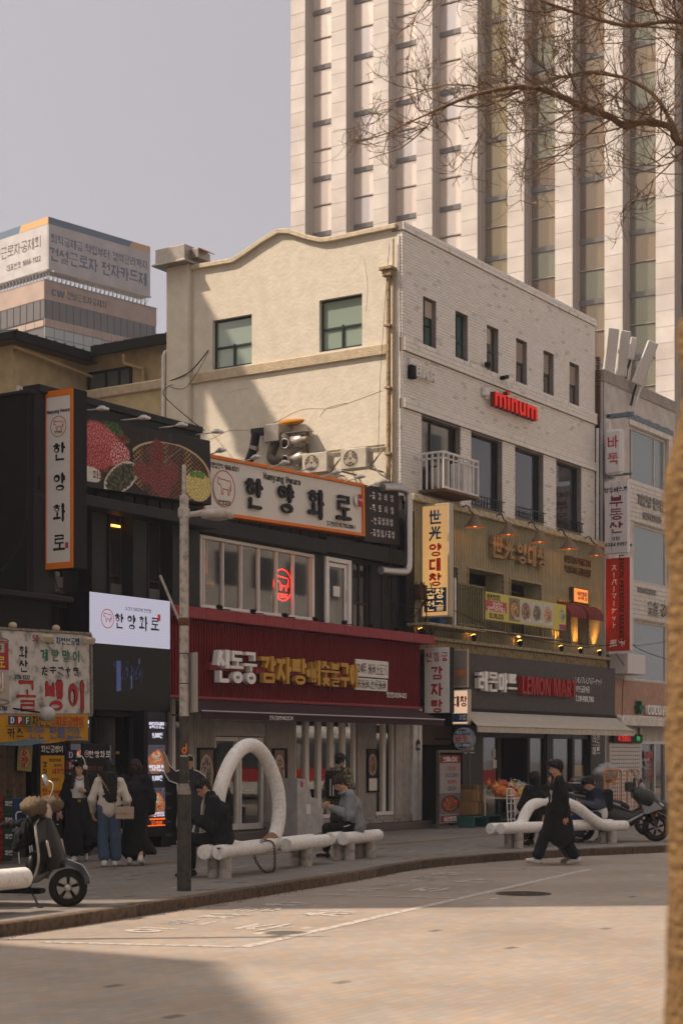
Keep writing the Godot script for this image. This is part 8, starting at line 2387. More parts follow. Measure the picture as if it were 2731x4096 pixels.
func stand(h:=1.0) -> Dictionary:
	var J:={"pel": V3(0,0.95,0),"chest": V3(0,1.25,-0.01),"neck": V3(0,1.45,-0.01),"head": V3(0,1.60,0.02),"look": V3(0,0,1),
		"shR": V3(-0.185,1.40,-0.01),"shL": V3(0.185,1.40,-0.01),"elR": V3(-0.245,1.12,-0.02),"elL": V3(0.245,1.12,-0.02),"wrR": V3(-0.25,0.88,0.05),"wrL": V3(0.25,0.88,0.05),
		"hipR": V3(-0.09,0.92,0),"hipL": V3(0.09,0.92,0),"knR": V3(-0.1,0.50,0.02),"knL": V3(0.1,0.50,0.02),"anR": V3(-0.1,0.09,0),"anL": V3(0.1,0.09,0),"toR": V3(-0.11,0.035,0.16),"toL": V3(0.11,0.035,0.16)}
	for k in J: if k != "look": J[k] *= h
	return J
func sit() -> Dictionary:
	var J:=stand()
	J.merge({"pel": V3(0,0.56,0),"chest": V3(0,0.86,0.08),"neck": V3(0,1.06,0.16),"head": V3(0,1.19,0.25),"look": V3(0,-0.55,0.85),
		"shR": V3(-0.185,1.0,0.12),"shL": V3(0.185,1.0,0.12),"elR": V3(-0.25,0.74,0.16),"elL": V3(0.25,0.74,0.16),"wrR": V3(-0.07,0.79,0.37),"wrL": V3(0.06,0.78,0.39),
		"hipR": V3(-0.1,0.54,0.02),"hipL": V3(0.1,0.54,0.02),"knR": V3(-0.15,0.52,0.44),"knL": V3(0.15,0.52,0.44),"anR": V3(-0.13,0.09,0.42),"anL": V3(0.14,0.09,0.46),"toR": V3(-0.15,0.035,0.58),"toL": V3(0.16,0.035,0.62)},true)
	return J
func hand(b: B,wrist: Vector3,dir: Vector3,palm: Vector3,side: float,curl: float) -> void:
	dir = dir.normalized()
	palm = (palm - dir*palm.dot(dir)).normalized()
	var across:=dir.cross(palm).normalized()*side
	var bones:=[bone(wrist - dir*0.02,wrist+dir*0.03,0.026,0.026)]
	for k in 4:
		var off:=across*(0.027 - 0.018*k)
		var root:=wrist+dir*(0.085 - 0.004*absf(k - 1.3))+off
		bones.append(bone(wrist+dir*0.02+off*0.6,root,0.015,0.0125))
		var L: float = [0.072,0.08,0.074,0.058][k]
		var p:=root
		var d:=dir
		for s in 3:
			d = (d*cos(curl)+palm*sin(curl)).normalized()
			palm = (palm - d*palm.dot(d)).normalized()
			var q: Vector3 = p+d*L*[0.45,0.3,0.25][s]
			bones.append(bone(p,q,0.0095 - 0.0008*s,0.0088 - 0.0008*s))
			p = q
		palm = (palm - dir*palm.dot(dir)).normalized()
	var t0:=wrist+dir*0.025+across*0.028
	var t1:=t0+(dir*0.6+across*0.55+palm*0.45).normalized()*0.04
	var t2:=t1+(dir*0.85+palm*0.5).normalized()*0.034
	bones.append(bone(t0,t1,0.014,0.011)); bones.append(bone(t1,t2,0.011,0.009))
	nets(b,bones,0.0055,0.006)
func body(J: Dictionary,hands: Array,skin: Material,o: Node3D,face:=true,plump:=1.0) -> Basis:
	var b:=B.new()
	var X:=V3(1,0,0)
	var q:=[bone(J.pel,J.chest,0.105*plump,0.11*plump,X,1.3),bone(J.chest,(J.shL+J.shR)/2,0.105,0.07,X,1.5),bone(J.chest+(J.neck - J.chest)*0.7,J.head,0.052,0.05)]
	for s in ["L","R"]:
		q.append(bone(J["sh" + s],J["el" + s],0.044,0.036)); q.append(bone(J["el" + s],J["wr" + s],0.036,0.025))
		q.append(bone(J["hip" + s],J["kn" + s],0.078,0.052)); q.append(bone(J["kn" + s],J["an" + s],0.052,0.034)); q.append(bone(J["an" + s],J["to" + s],0.034,0.028))
	nets(b,q,0.022,0.03)
	var f: Vector3 = J.look.normalized()
	var side:=Vector3.UP.cross(f).normalized()
	var up:=f.cross(side).normalized()
	var H:=Transform3D(Basis(side,up,f),J.head)
	var P:=func(x,y,z): return H*V3(x,y,z)
	var h:=[bone(P.call(0,0.03,-0.022),P.call(0,0.035,0.01),0.088,0.083,side,0.88),bone(P.call(0,0.0,0.02),P.call(0,-0.075,0.042),0.068,0.04,side,0.95),bone(P.call(-0.035,-0.06,0.015),P.call(0.035,-0.06,0.015),0.03,0.03),bone(P.call(0,-0.1,0.052),P.call(0,-0.095,0.05),0.022,0.022),
		bone(P.call(0,0.005,0.088),P.call(0,-0.03,0.103),0.010,0.014),bone(P.call(-0.014,-0.034,0.09),P.call(0.014,-0.034,0.09),0.009,0.009),bone(P.call(-0.04,0.03,0.078),P.call(0.04,0.03,0.078),0.014,0.014),
		bone(P.call(-0.02,-0.062,0.088),P.call(0.02,-0.062,0.088),0.009,0.009),bone(P.call(0.078,0.015,-0.005),P.call(0.08,-0.025,-0.002),0.017,0.011,side,0.6),bone(P.call(-0.078,0.015,-0.005),P.call(-0.08,-0.025,-0.002),0.017,0.011,side,0.6),bone(P.call(0,-0.06,-0.03),J.neck,0.05,0.052)]
	nets(b,h,0.0075,0.016)
	for e in hands:
		var s: String = e[0]
		hand(b,J["wr" + s]+(J["wr" + s] - J["el" + s]).normalized()*0.015,e[1],e[2],1.0 if s == "L" else -1.0,e[3])
	part(o,"body",b,skin)
	if face:
		var ey:=B.new()
		for s in [-1.0,1.0]: ey.ball(H*Transform3D(Basis().scaled(V3(0.013,0.006,0.006)),V3(0.032*s,0.008,0.0835)),8,6)
		part(o,"eyes",ey,mat("eye_dark",hex("1c1512"),0.3))
		var eb:=B.new()
		for s in [-1.0,1.0]: eb.tb([P.call(0.016*s,0.03,0.091),P.call(0.034*s,0.035,0.089),P.call(0.05*s,0.03,0.08)],0.004,6)
		part(o,"eyebrows",eb,M.hair_black)
		part(o,"mouth",B.new().tb([P.call(-0.02,-0.062,0.0955),P.call(0,-0.061,0.0995),P.call(0.02,-0.062,0.0955)],0.0042,6),mat("lips",hex("8a5048"),0.5))
	return H.basis
func hair(o: Node3D,J: Dictionary,HB: Basis,style: String,m: Material,extra:=[]) -> void:
	var H:=Transform3D(HB,J.head)
	var P:=func(x,y,z): return H*V3(x,y,z)
	var q:=[]
	match style:
		"short":
			q = [bone(P.call(0,0.052,-0.03),P.call(0,0.06,0.012),0.092,0.084,HB.x,0.92),bone(P.call(0,0.0,-0.06),P.call(0,-0.05,-0.062),0.062,0.04,HB.x,1.05),bone(P.call(-0.05,0.09,0.055),P.call(0.05,0.092,0.055),0.028,0.028),bone(P.call(0.075,0.03,0.0),P.call(0.075,0.0,-0.01),0.018,0.012),bone(P.call(-0.075,0.03,0.0),P.call(-0.075,0.0,-0.01),0.018,0.012)]
		"tuft":
			q = [bone(P.call(0,0.06,-0.03),P.call(0,0.072,0.02),0.1,0.09,HB.x,0.95),bone(P.call(0,0.0,-0.065),P.call(0,-0.055,-0.06),0.064,0.044,HB.x,1.05),bone(P.call(-0.06,0.075,0.07),P.call(0.06,0.08,0.07),0.034,0.03),bone(P.call(0.078,0.04,0.01),P.call(0.08,-0.01,-0.01),0.022,0.014),bone(P.call(-0.078,0.04,0.01),P.call(-0.08,-0.01,-0.01),0.022,0.014)]
		"bob":
			q = [bone(P.call(0,0.05,-0.025),P.call(0,0.055,0.01),0.1,0.09,HB.x,0.95),bone(P.call(0,0.0,-0.04),P.call(0,-0.11,-0.045),0.09,0.062,HB.x,1.15),bone(P.call(0.08,0.02,0.0),P.call(0.078,-0.1,0.005),0.034,0.028),bone(P.call(-0.08,0.02,0.0),P.call(-0.078,-0.1,0.005),0.034,0.028)]
		"long":
			q = [bone(P.call(0,0.05,-0.025),P.call(0,0.052,0.012),0.098,0.088,HB.x,0.94),bone(P.call(0,0.0,-0.045),P.call(0,-0.14,-0.07),0.085,0.07,HB.x,1.1)]
	q.append_array(extra)
	var b:=B.new()
	nets(b,q,0.011,0.02,0.012,26.0)
	part(o,"hair",b,m)
func sleeves(J: Dictionary,r1: float,r2: float,r3: float) -> Array:
	var q:=[]
	for s in ["L","R"]:
		q.append(bone(J["sh" + s],J["el" + s],r1,r2))
		q.append(bone(J["el" + s],J["wr" + s] - (J["wr" + s] - J["el" + s]).normalized()*0.02,r2,r3))
	return q
func torso(J: Dictionary,rp: float,rc: float,rs: float,ws:=1.35) -> Array:
	var X: Vector3 = (J.shL - J.shR).normalized()
	return [bone(J.pel,J.chest,rp,rc,X,ws),bone(J.chest,(J.shL+J.shR)/2 - V3(0,0.01,0),rc,rs,X,1.6),bone(J.shR+V3(0.02,0,0),J.shL - V3(0.02,0,0),0.062,0.062)]
func trousers(J: Dictionary,r1: float,r2: float,r3: float,hem:=0.03) -> Array:
	var q:=[bone(J.hipR+V3(0,0.05,0),J.hipL+V3(0,0.05,0),r1*1.05,r1*1.05)]
	for s in ["L","R"]:
		q.append(bone(J["hip" + s],J["kn" + s],r1,r2))
		q.append(bone(J["kn" + s],J["an" + s]+(J["kn" + s] - J["an" + s]).normalized()*(hem+r3*0.75),r2,r3))
	return q
func cloth(o: Node3D,nm: String,q: Array,m: Material,cell:=0.016,k:=0.035,wr:=0.010,label := "") -> void:
	var b:=B.new()
	nets(b,q,cell,k,wr)
	part(o,nm,b,m,label)
func shoes(o: Node3D,J: Dictionary,m: Material,sole: Material,r:=0.038) -> void:
	for s in ["L","R"]:
		var a: Vector3 = J["an" + s]
		var t: Vector3 = J["to" + s]
		var d:=V3(t.x - a.x,0,t.z - a.z).normalized()
		var dn:=(t - a).normalized()
		var b:=B.new()
		nets(b,[bone(a+V3(0,-0.02,0) - d*0.02,a - d*0.035+V3(0,-0.045,0),r,r*0.95),bone(a - d*0.03 - V3(0,0.05,0),t+V3(0,0.008,0),r*0.95,r*0.72),bone(a+V3(0,0.0,0),t,r*0.9,r*0.6)],0.009,0.02)
		part(o,"shoe",b,m)
		var sl:=B.new()
		nets(sl,[bone(a - d*0.045 - V3(0,0.072,0),t - V3(0,0.018,0)+dn*0.01,r*0.82,r*0.72,Vector3.UP,0.42)],0.009,0.01)
		part(o,"sole",sl,sole)
func skins():
	mat("skin_a",hex("b88a70"),0.55); mat("skin_b",hex("c09880"),0.55)
	for k in ["skin_a","skin_b"]:
		M[k].subsurf_scatter_enabled = true; M[k].subsurf_scatter_strength = 0.08
	mat("hair_black",hex("15110f"),0.45); mat("hair_brown",hex("2a1c16"),0.45)
	for q in [["cloth_black","161516"],["cloth_black_b","1c1b1d"],["puffer_black","1b1b20"],["denim","46566c"],["knit_cream","d2c8ba"],["tee_white","d6d0ca"],["hoodie_grey","878a8e"],["navy_cloth","22283a"],["slate_cloth","434a58"],["trouser_grey","393633"],["shoe_white","d6d0ca"],["shoe_tan","98806a"],["shoe_dark","1e1e22"],["sole_white","b0a89e"]]:
		var m:=mat(q[0],hex(q[1]),0.9,0,T_fine,6.0)
		m.rim_enabled = true; m.rim = 0.05; m.rim_tint = 0.5
func people():
	skins()
	var P:=Vector3.ZERO
	var o:=thing("person","walking person in black cap, cream headphones and wide black trousers","person","",V3(-14.36,0,2.59),deg_to_rad(-50))
	var J:=stand(0.955)
	J.look = V3(-0.5,-0.02,0.85)
	J.wrL = V3(0.1,1.14,0.17); J.elL = V3(0.25,1.05,0.02)
	J.wrR = V3(-0.3,0.84,0.12); J.elR = V3(-0.26,1.05,0.0)
	J.anR = V3(-0.08,0.1,0.14); J.toR = V3(-0.1,0.04,0.30); J.knR = V3(-0.1,0.5,0.12)
	J.anL = V3(0.09,0.16,-0.22); J.toL = V3(0.1,0.05,-0.1); J.knL = V3(0.1,0.48,0.0)
	var HB:=body(J,[["L",V3(-0.5,0.25,0.2),V3(0,0,-1),0.9],["R",V3(-0.15,-0.8,0.4),V3(1,0,0.3),0.5]],M.skin_b,o)
	var hd: Vector3 = J.head
	hair(o,J,HB,"long",M.hair_brown,[bone(hd+V3(0.09,-0.02,0.0),hd+V3(0.13,-0.34,0.08),0.035,0.03),bone(hd+V3(-0.08,-0.02,0.02),hd+V3(-0.12,-0.32,0.1),0.035,0.028),bone(hd+V3(0.1,-0.2,0.03),hd+V3(0.1,-0.42,0.1),0.035,0.02)])
	cloth(o,"tee",torso(J,0.105,0.118,0.07),M.tee_white)
	var jk:=sleeves(J,0.07,0.066,0.05)
	for s in [-1.0,1.0]:
		jk.append(bone(J.chest+V3(0.13*s,0.08,-0.01),J.pel+V3(0.16*s,0.12,0.0),0.085,0.08))
	jk.append(bone(J.chest+V3(0,0.08,-0.07),J.pel+V3(0,0.12,-0.07),0.1,0.1,V3(1,0,0),1.5))
	jk.append(bone(J.shR,J.shL,0.066,0.066))
	cloth(o,"jacket",jk,M.cloth_black)
	cloth(o,"wide_trousers",[bone(J.pel+V3(0,0.08,0),J.pel,0.115,0.125,V3(1,0,0),1.25)]+trousers(J,0.12,0.135,0.135,0.02),M.cloth_black_b)
	shoes(o,J,M.shoe_white,M.sole_white)
	var H:=Transform3D(HB,hd)
	var cb:=B.new()
	nets(cb,[bone(H*V3(0,0.065,-0.02),H*V3(0,0.07,0.02),0.1,0.094,HB.x,0.93),bone(H*V3(-0.03,0.062,0.11),H*V3(0.03,0.062,0.11),0.055,0.055,HB.y,0.25)],0.01,0.015,0.0,1.0)
	part(o,"cap",cb,M.cloth_black)
	var wl:=B.new(); text(wl,"W",H*Transform3D(Basis(),V3(0,0.105,0.104)),0.035,0.006)
	part(o,"cap_mark",wl,M.white_text)
	var hp:=[]
	for k in 13:
		var a:=PI*k/12.0
		hp.append(H*V3(cos(a)*0.1,0.02+sin(a)*0.17,-0.01))
	part(o,"headphone_band",B.new().tb(hp,0.010,8),M.knit_cream)
	for s in [-1.0,1.0]: part(o,"ear_cup",B.new().cy(H*V3(0.085*s,0.0,-0.005),H*V3(0.125*s,0.0,-0.005),0.042,0.036,16),M.knit_cream)
	var gl:=B.new()
	for s in [-1.0,1.0]: gl.ring(H*at3(0.034*s,0.006,0.098),0.023,0.003,0.0,1.1,14)
	part(o,"glasses",gl,M.black)
	part(o,"necklace",B.new().tb(smooth([J.neck+V3(-0.06,-0.02,0.06),J.neck+V3(0,-0.06,0.085),J.neck+V3(0.06,-0.02,0.06)],0.02),0.006,6),M.black)
	part(o,"belt_buckle",B.new().ob(at3(0,0.99,0.155),V3(0.05,0.04,0.01),0.008),M.brass)
	var ph:=thing("pink_phone","small pink phone held in the capped walker's lowered hand","phone","",o.transform*(J.wrR+V3(-0.04,-0.09,0.09)),deg_to_rad(-50))
	part(ph,"case",B.new().ob(Transform3D(Basis(V3(1,0,0),0.5),Vector3.ZERO),V3(0.03,0.13,0.075),0.006),mat("phone_pink",hex("a88088"),0.4))
	o = thing("person","long haired person in cream sweater and blue jeans seen from behind","person","",V3(-15.06,0,3.83),deg_to_rad(128))
	J = stand(0.94)
	J.wrL = V3(0.26,0.84,0.13); J.elL = V3(0.27,1.04,-0.03); J.wrR = V3(-0.25,0.86,0.14); J.elR = V3(-0.27,1.04,-0.02)
	J.anL = V3(0.08,0.10,-0.03); J.anR = V3(-0.09,0.10,0.06); J.toL = V3(0.1,0.035,0.12); J.toR = V3(-0.12,0.035,0.2)
	HB = body(J,[["L",V3(0,-0.9,0.4),V3(-1,0,0),0.5],["R",V3(0,-0.9,0.4),V3(1,0,0),0.5]],M.skin_b,o)
	hd = J.head
	hair(o,J,HB,"long",M.hair_black,[bone(hd+V3(0,-0.1,-0.08),hd+V3(-0.03,-0.46,-0.13),0.085,0.06,V3(1,0,0),1.5),bone(hd+V3(0.06,-0.3,-0.12),hd+V3(0.09,-0.5,-0.12),0.03,0.012),bone(hd+V3(-0.08,-0.3,-0.12),hd+V3(-0.1,-0.52,-0.12),0.035,0.012)])
	cloth(o,"sweater",torso(J,0.118,0.118,0.068)+sleeves(J,0.062,0.06,0.048)+[bone(J.pel+V3(0,-0.02,0),J.pel+V3(0,0.1,0),0.12,0.125,V3(1,0,0),1.3)],M.knit_cream,0.016,0.04,0.012)
	cloth(o,"jeans",trousers(J,0.098,0.08,0.088,0.0),M.denim)
	shoes(o,J,M.shoe_white,M.sole_white,0.045)
	var bg:=thing("cream_shoulder_bag","small cream shoulder bag at the cream sweater wearer's hip","bag","",o.transform*V3(-0.24,0.83,-0.12),deg_to_rad(128))
	part(bg,"body",B.new().bx(-0.14,-0.09,-0.04,0.14,0.1,0.04,0.015),mat("bag_leather",hex("a4907c"),0.5))
	part(bg,"flap",B.new().bx(-0.142,0.0,-0.047,0.142,0.103,-0.0405,0.006),M.bag_leather)
	part(bg,"clasp",B.new().bx(-0.02,-0.02,-0.053,0.02,0.015,-0.048),M.brass)
	part(bg,"strap",B.new().tb(smooth([V3(0.14,0.1,0),V3(0.2,0.26,-0.03),V3(0.34,0.5,-0.02),V3(0.42,0.6,0.08)],0.04),0.008,6),mat("strap_tan",hex("a8845a"),0.5))
	o = thing("person","person in black padded coat and long black skirt seen from behind","person","",V3(-14.55,0,3.92),deg_to_rad(124))
	J = stand(0.95)
	J.anL = V3(0.08,0.12,-0.1); J.toL = V3(0.1,0.04,0.05); J.anR = V3(-0.1,0.14,-0.16); J.toR = V3(-0.12,0.04,-0.02)
	HB = body(J,[],M.skin_b,o,true)
	hair(o,J,HB,"bob",M.hair_brown)
	cloth(o,"padded_coat",torso(J,0.17,0.16,0.09)+sleeves(J,0.09,0.088,0.07)+[bone(J.neck+V3(0,-0.03,0),J.neck+V3(0,0.03,0),0.085,0.08),bone(J.pel+V3(0,-0.1,0),J.pel,0.17,0.17,V3(1,0,0),1.2)],M.puffer_black,0.016,0.04,0.016)
	cloth(o,"long_skirt",[bone(J.pel+V3(0,-0.05,0),V3(0.02,0.24,-0.02),0.14,0.17,V3(1,0,0),1.2),bone(V3(-0.02,0.5,-0.02),V3(-0.3,0.22,-0.12),0.11,0.05),bone(V3(-0.1,0.4,-0.04),V3(-0.22,0.24,-0.1),0.1,0.07)],M.cloth_black)
	shoes(o,J,M.shoe_white,M.sole_white,0.042)
	o = thing("person","seated person in black padded jacket bent over a phone on the loop bench","person","",V3(-15.88,0,6.62),deg_to_rad(-143))
	J = sit()
	J.neck = V3(0,1.12,0.16); J.head = V3(0,1.25,0.25); J.chest = V3(0,0.9,0.06)
	J.shR = V3(-0.2,1.06,0.12); J.shL = V3(0.2,1.06,0.12)
	J.wrR = V3(-0.06,0.84,0.40); J.wrL = V3(0.06,0.83,0.42)
	HB = body(J,[["L",V3(-0.5,0.1,0.8),V3(-0.3,0.9,-0.2),0.6],["R",V3(0.5,0.1,0.8),V3(0.3,0.9,-0.2),0.6]],M.skin_a,o)
	hair(o,J,HB,"short",M.hair_black)
	cloth(o,"padded_jacket",torso(J,0.18,0.175,0.1)+sleeves(J,0.095,0.09,0.065)+[bone(J.neck+V3(0,-0.02,-0.02),J.neck+V3(0,0.035,0.0),0.085,0.08)],M.puffer_black,0.016,0.045,0.018)
	cloth(o,"trousers",trousers(J,0.1,0.085,0.06,0.02),M.cloth_black)
	shoes(o,J,M.shoe_dark,M.sole_white)
	H = Transform3D(HB,J.head)
	gl = B.new()
	for s in [-1.0,1.0]: gl.ring(H*at3(0.034*s,0.006,0.098),0.022,0.003,0.0,1.2,14)
	gl.bar(H*V3(0.06,0.01,0.095),H*V3(0.082,0.01,0.0),0.003).bar(H*V3(-0.06,0.01,0.095),H*V3(-0.082,0.01,0.0),0.003)
	part(o,"glasses",gl,M.black)
	part(o,"sleeve_mark",B.new().ob(at3(0.29,0.9,0.14),V3(0.004,0.012,0.06)),M.white_text)
	ph = thing("dark_phone","dark phone held by the seated person on the loop bench","phone","",o.transform*V3(0,0.86,0.52),deg_to_rad(-143))
	part(ph,"case",B.new().ob(Transform3D(Basis(V3(1,0,0),-0.6),Vector3.ZERO),V3(0.075,0.15,0.01),0.004),M.black)
	var cd:=thing("white_earphone_case","white strap hanging from the seated person's wrist on the loop bench","strap","",o.transform*V3(0.09,0.72,0.40),0.0)
	part(cd,"strap",B.new().tb(smooth([V3(0,0.1,0),V3(0.02,0.02,0.01),V3(0,-0.08,0.0)],0.02),0.016,8),M.tee_white)
	o = thing("person","standing person in camouflage jacket with a black backpack by the folding panes","person","",V3(-7.95,0.0,3.4),deg_to_rad(100))
	J = stand(1.01)
	J.look = V3(-0.1,-0.12,0.95)
	J.anL = V3(0.1,0.09,0.18); J.toL = V3(0.12,0.035,0.34); J.anR = V3(-0.1,0.12,-0.2); J.toR = V3(-0.11,0.04,-0.06)
	HB = body(J,[["L",V3(0,-0.9,0.3),V3(-1,0,0),0.6],["R",V3(0,-0.9,0.3),V3(1,0,0),0.6]],M.skin_a,o)
	hair(o,J,HB,"tuft",M.hair_black)
	var ct:=noise_tex(256,0.03,0.0,1.0,61,3)
	var cg:=Gradient.new()
	cg.interpolation_mode = Gradient.GRADIENT_INTERPOLATE_CONSTANT
	cg.offsets = PackedFloat32Array([0.0,0.38,0.5,0.62]); cg.colors = PackedColorArray([hex("241f1a"),hex("4a4636"),hex("6e6650"),hex("8a8068")])
	ct.color_ramp = cg
	var cm:=mat("camouflage",Color.WHITE,0.9,0,ct,2.2)
	cloth(o,"camouflage_jacket",torso(J,0.15,0.145,0.085)+sleeves(J,0.078,0.074,0.055)+[bone(J.neck+V3(0,-0.04,-0.06),J.neck+V3(0,0.02,-0.05),0.1,0.08,V3(1,0,0),1.25),bone(J.pel,J.pel+V3(0,-0.08,0),0.15,0.15,V3(1,0,0),1.25)],cm,0.016,0.04,0.014)
	cloth(o,"trousers",trousers(J,0.1,0.085,0.075,0.02),mat("trouser_olive",hex("2c2a24"),0.9))
	shoes(o,J,M.shoe_dark,M.sole_white)
	H = Transform3D(HB,J.head)
	var mk:=B.new()
	nets(mk,[bone(H*V3(0,-0.03,0.06),H*V3(0,-0.075,0.05),0.058,0.045,HB.x,1.0)],0.009,0.01)
	part(o,"face_mask",mk,M.cloth_black)
	var bp:=thing("black_backpack","black backpack with two white stripes on the camouflage wearer's back","backpack","",o.transform*V3(0,1.2,-0.26),deg_to_rad(100))
	part(bp,"pack",B.new().bx(-0.17,-0.3,-0.1,0.17,0.24,0.1,0.06),M.cloth_black_b)
	for s in [-0.03,0.03]: part(bp,"stripe",B.new().bx(s - 0.007,-0.24,-0.104,s+0.007,0.08,-0.1005),M.white_text)
	for s in [-1.0,1.0]: part(bp,"strap",B.new().tb(smooth([V3(0.1*s,0.2,0.08),V3(0.12*s,0.27,0.22),V3(0.13*s,0.12,0.40),V3(0.15*s,-0.15,0.34),V3(0.17*s,-0.24,0.12)],0.04),0.02,7),M.cloth_black)
	o = thing("person","seated person in grey hooded sweatshirt on the short bench","person","",V3(-11.2,0,5.86),deg_to_rad(-136))
	J = sit()
	J.head = V3(0,1.25,0.27); J.neck = V3(0,1.12,0.17); J.wrR = V3(-0.05,0.86,0.42); J.wrL = V3(0.06,0.85,0.43); J.chest = V3(0,0.88,0.08)
	J.shR = V3(-0.2,1.05,0.13); J.shL = V3(0.2,1.05,0.13)
	J.knR = V3(-0.22,0.50,0.44); J.anR = V3(-0.24,0.09,0.46); J.toR = V3(-0.28,0.035,0.6)
	J.knL = V3(0.1,0.5,0.46); J.anL = V3(0.08,0.10,0.22); J.toL = V3(0.1,0.04,0.37)
	HB = body(J,[["L",V3(-0.3,0.7,0.6),V3(-0.6,0.2,-0.4),0.9],["R",V3(0.3,0.7,0.6),V3(0.6,0.2,-0.4),0.9]],M.skin_a,o)
	hair(o,J,HB,"tuft",M.hair_brown)
	cloth(o,"sweatshirt",torso(J,0.165,0.165,0.095)+sleeves(J,0.088,0.084,0.055),M.hoodie_grey,0.016,0.04,0.02)
	cloth(o,"hood",[bone(J.neck+V3(-0.07,-0.02,-0.07),J.neck+V3(0.07,-0.02,-0.07),0.06,0.06),bone(J.neck+V3(-0.09,-0.01,0.0),J.neck+V3(-0.06,-0.03,0.09),0.042,0.03),bone(J.neck+V3(0.09,-0.01,0.0),J.neck+V3(0.06,-0.03,0.09),0.042,0.03),bone(J.neck+V3(0,-0.06,-0.1),J.neck+V3(0,-0.13,-0.11),0.06,0.03)],M.hoodie_grey,0.013,0.03,0.008)
	cloth(o,"track_trousers",trousers(J,0.105,0.088,0.065,0.02),M.cloth_black)
	part(o,"side_stripe",B.new().tb([J.hipL+V3(0.09,0.03,0.12),J.hipL.lerp(J.knL,0.5)+V3(0.095,0.02,0)],0.008,6),M.white_text)
	shoes(o,J,M.shoe_dark,M.sole_white)
	o = thing("person","seated person with black bob and black coat, back turned, on the low loop bench","person","",V3(-5.86,0,6.55),deg_to_rad(150))
	J = sit()
	J.look = V3(0,-0.2,1); J.head = V3(0,1.28,0.12); J.neck = V3(0,1.13,0.06); J.chest = V3(0,0.9,0.02); J.shR = V3(-0.19,1.07,0.03); J.shL = V3(0.19,1.07,0.03)
	J.anL = V3(0.1,0.09,0.2); J.toL = V3(0.12,0.035,0.36); J.knL = V3(0.14,0.52,0.42)
	HB = body(J,[],M.skin_b,o,false)
	hair(o,J,HB,"bob",M.hair_black)
	cloth(o,"coat",torso(J,0.19,0.165,0.095)+sleeves(J,0.092,0.085,0.06)+[bone(J.pel+V3(-0.12,-0.08,0),J.pel+V3(0.14,-0.08,0),0.13,0.15),bone(J.pel+V3(0.1,-0.04,0),J.pel+V3(0.3,-0.08,0.05),0.12,0.07)],M.cloth_black,0.016,0.04,0.014)
	cloth(o,"trousers",trousers(J,0.1,0.08,0.07,0.02),M.cloth_black)
	shoes(o,J,M.shoe_dark,M.shoe_dark)
	o = thing("person","striding person in long black coat, white tee and wide dark jeans on the road","person","",V3(-9.1,-0.13,8.54),deg_to_rad(-147))
	J = stand(1.02)
	J.look = V3(-0.04,-0.12,1)
	J.pel.y = 0.94; J.hipL.y = 0.91; J.hipR.y = 0.91
	J.knL = V3(0.1,0.52,0.22); J.anL = V3(0.09,0.12,0.35); J.toL = V3(0.1,0.09,0.52)
	J.knR = V3(-0.1,0.50,-0.06); J.anR = V3(-0.1,0.13,-0.34); J.toR = V3(-0.11,0.035,-0.20)
	J.wrL = V3(0.27,0.84,-0.10); J.elL = V3(0.27,1.12,-0.08); J.wrR = V3(-0.26,0.86,0.16); J.elR = V3(-0.26,1.12,0.0)
	HB = body(J,[["L",V3(0,-0.95,0.1),V3(-1,0,0),0.55],["R",V3(0,-0.9,0.3),V3(1,0,0),0.5]],M.skin_a,o)
	hair(o,J,HB,"tuft",M.hair_black)
	cloth(o,"tee",torso(J,0.115,0.122,0.07),M.tee_white)
	var lc:=sleeves(J,0.082,0.078,0.062)
	lc.append(bone(J.shR,J.shL,0.074,0.074))
	lc.append(bone(J.chest+V3(0,0.05,-0.075),J.pel+V3(0,0.0,-0.09),0.1,0.11,V3(1,0,0),1.7))
	for s in [-1.0,1.0]:
		lc.append(bone(J.chest+V3(0.15*s,0.06,0.02),J.pel+V3(0.17*s,0.0,0.03),0.085,0.1))
		lc.append(bone(J.pel+V3(0.13*s,0.05,-0.01),V3(0.17*s,0.46,-0.04),0.13,0.15))
		lc.append(bone(J.pel+V3(0.12*s,0.05,0.07),V3(0.14*s,0.50,0.17),0.09,0.10))
		lc.append(bone(J.neck+V3(0.07*s,0.0,-0.02),J.chest+V3(0.08*s,0.02,0.11),0.04,0.035))
	lc.append(bone(J.pel+V3(0,0,-0.08),V3(0,0.46,-0.17),0.13,0.14,V3(1,0,0),1.4))
	cloth(o,"long_coat",lc,M.cloth_black,0.016,0.035,0.010)
	cloth(o,"wide_jeans",trousers(J,0.10,0.095,0.10,0.0),mat("dark_denim",hex("1c2028"),0.9,0,T_fine,6.0))
	shoes(o,J,M.shoe_white,M.sole_white)
	o = thing("person","walker in blue jeans mostly hidden behind the long coated walker","person","",V3(-8.70,-0.13,8.32),deg_to_rad(-147))
	J = stand(0.92)
	J.knL = V3(0.1,0.47,0.2); J.anL = V3(0.09,0.1,0.33); J.toL = V3(0.1,0.06,0.50)
	J.knR = V3(-0.1,0.46,-0.02); J.anR = V3(-0.1,0.12,-0.26); J.toR = V3(-0.11,0.035,-0.12)
	HB = body(J,[],M.skin_b,o)
	hair(o,J,HB,"bob",M.hair_black)
	cloth(o,"jacket",torso(J,0.13,0.13,0.075)+sleeves(J,0.068,0.064,0.05),M.cloth_black)
	cloth(o,"jeans",trousers(J,0.1,0.095,0.09,0.0),M.denim)
	shoes(o,J,M.shoe_tan,M.shoe_tan)
	o = thing("person","seated person in navy and slate banded top reading on the low loop bench","person","",V3(-3.98,0,6.98),deg_to_rad(-132))
	J = sit()
	J.head = V3(0,1.16,0.24); J.neck = V3(0,1.04,0.15); J.look = V3(0,-0.5,0.9)
	HB = body(J,[["L",V3(-0.4,0.2,0.8),V3(-0.3,0.9,0),0.6]],M.skin_a,o)
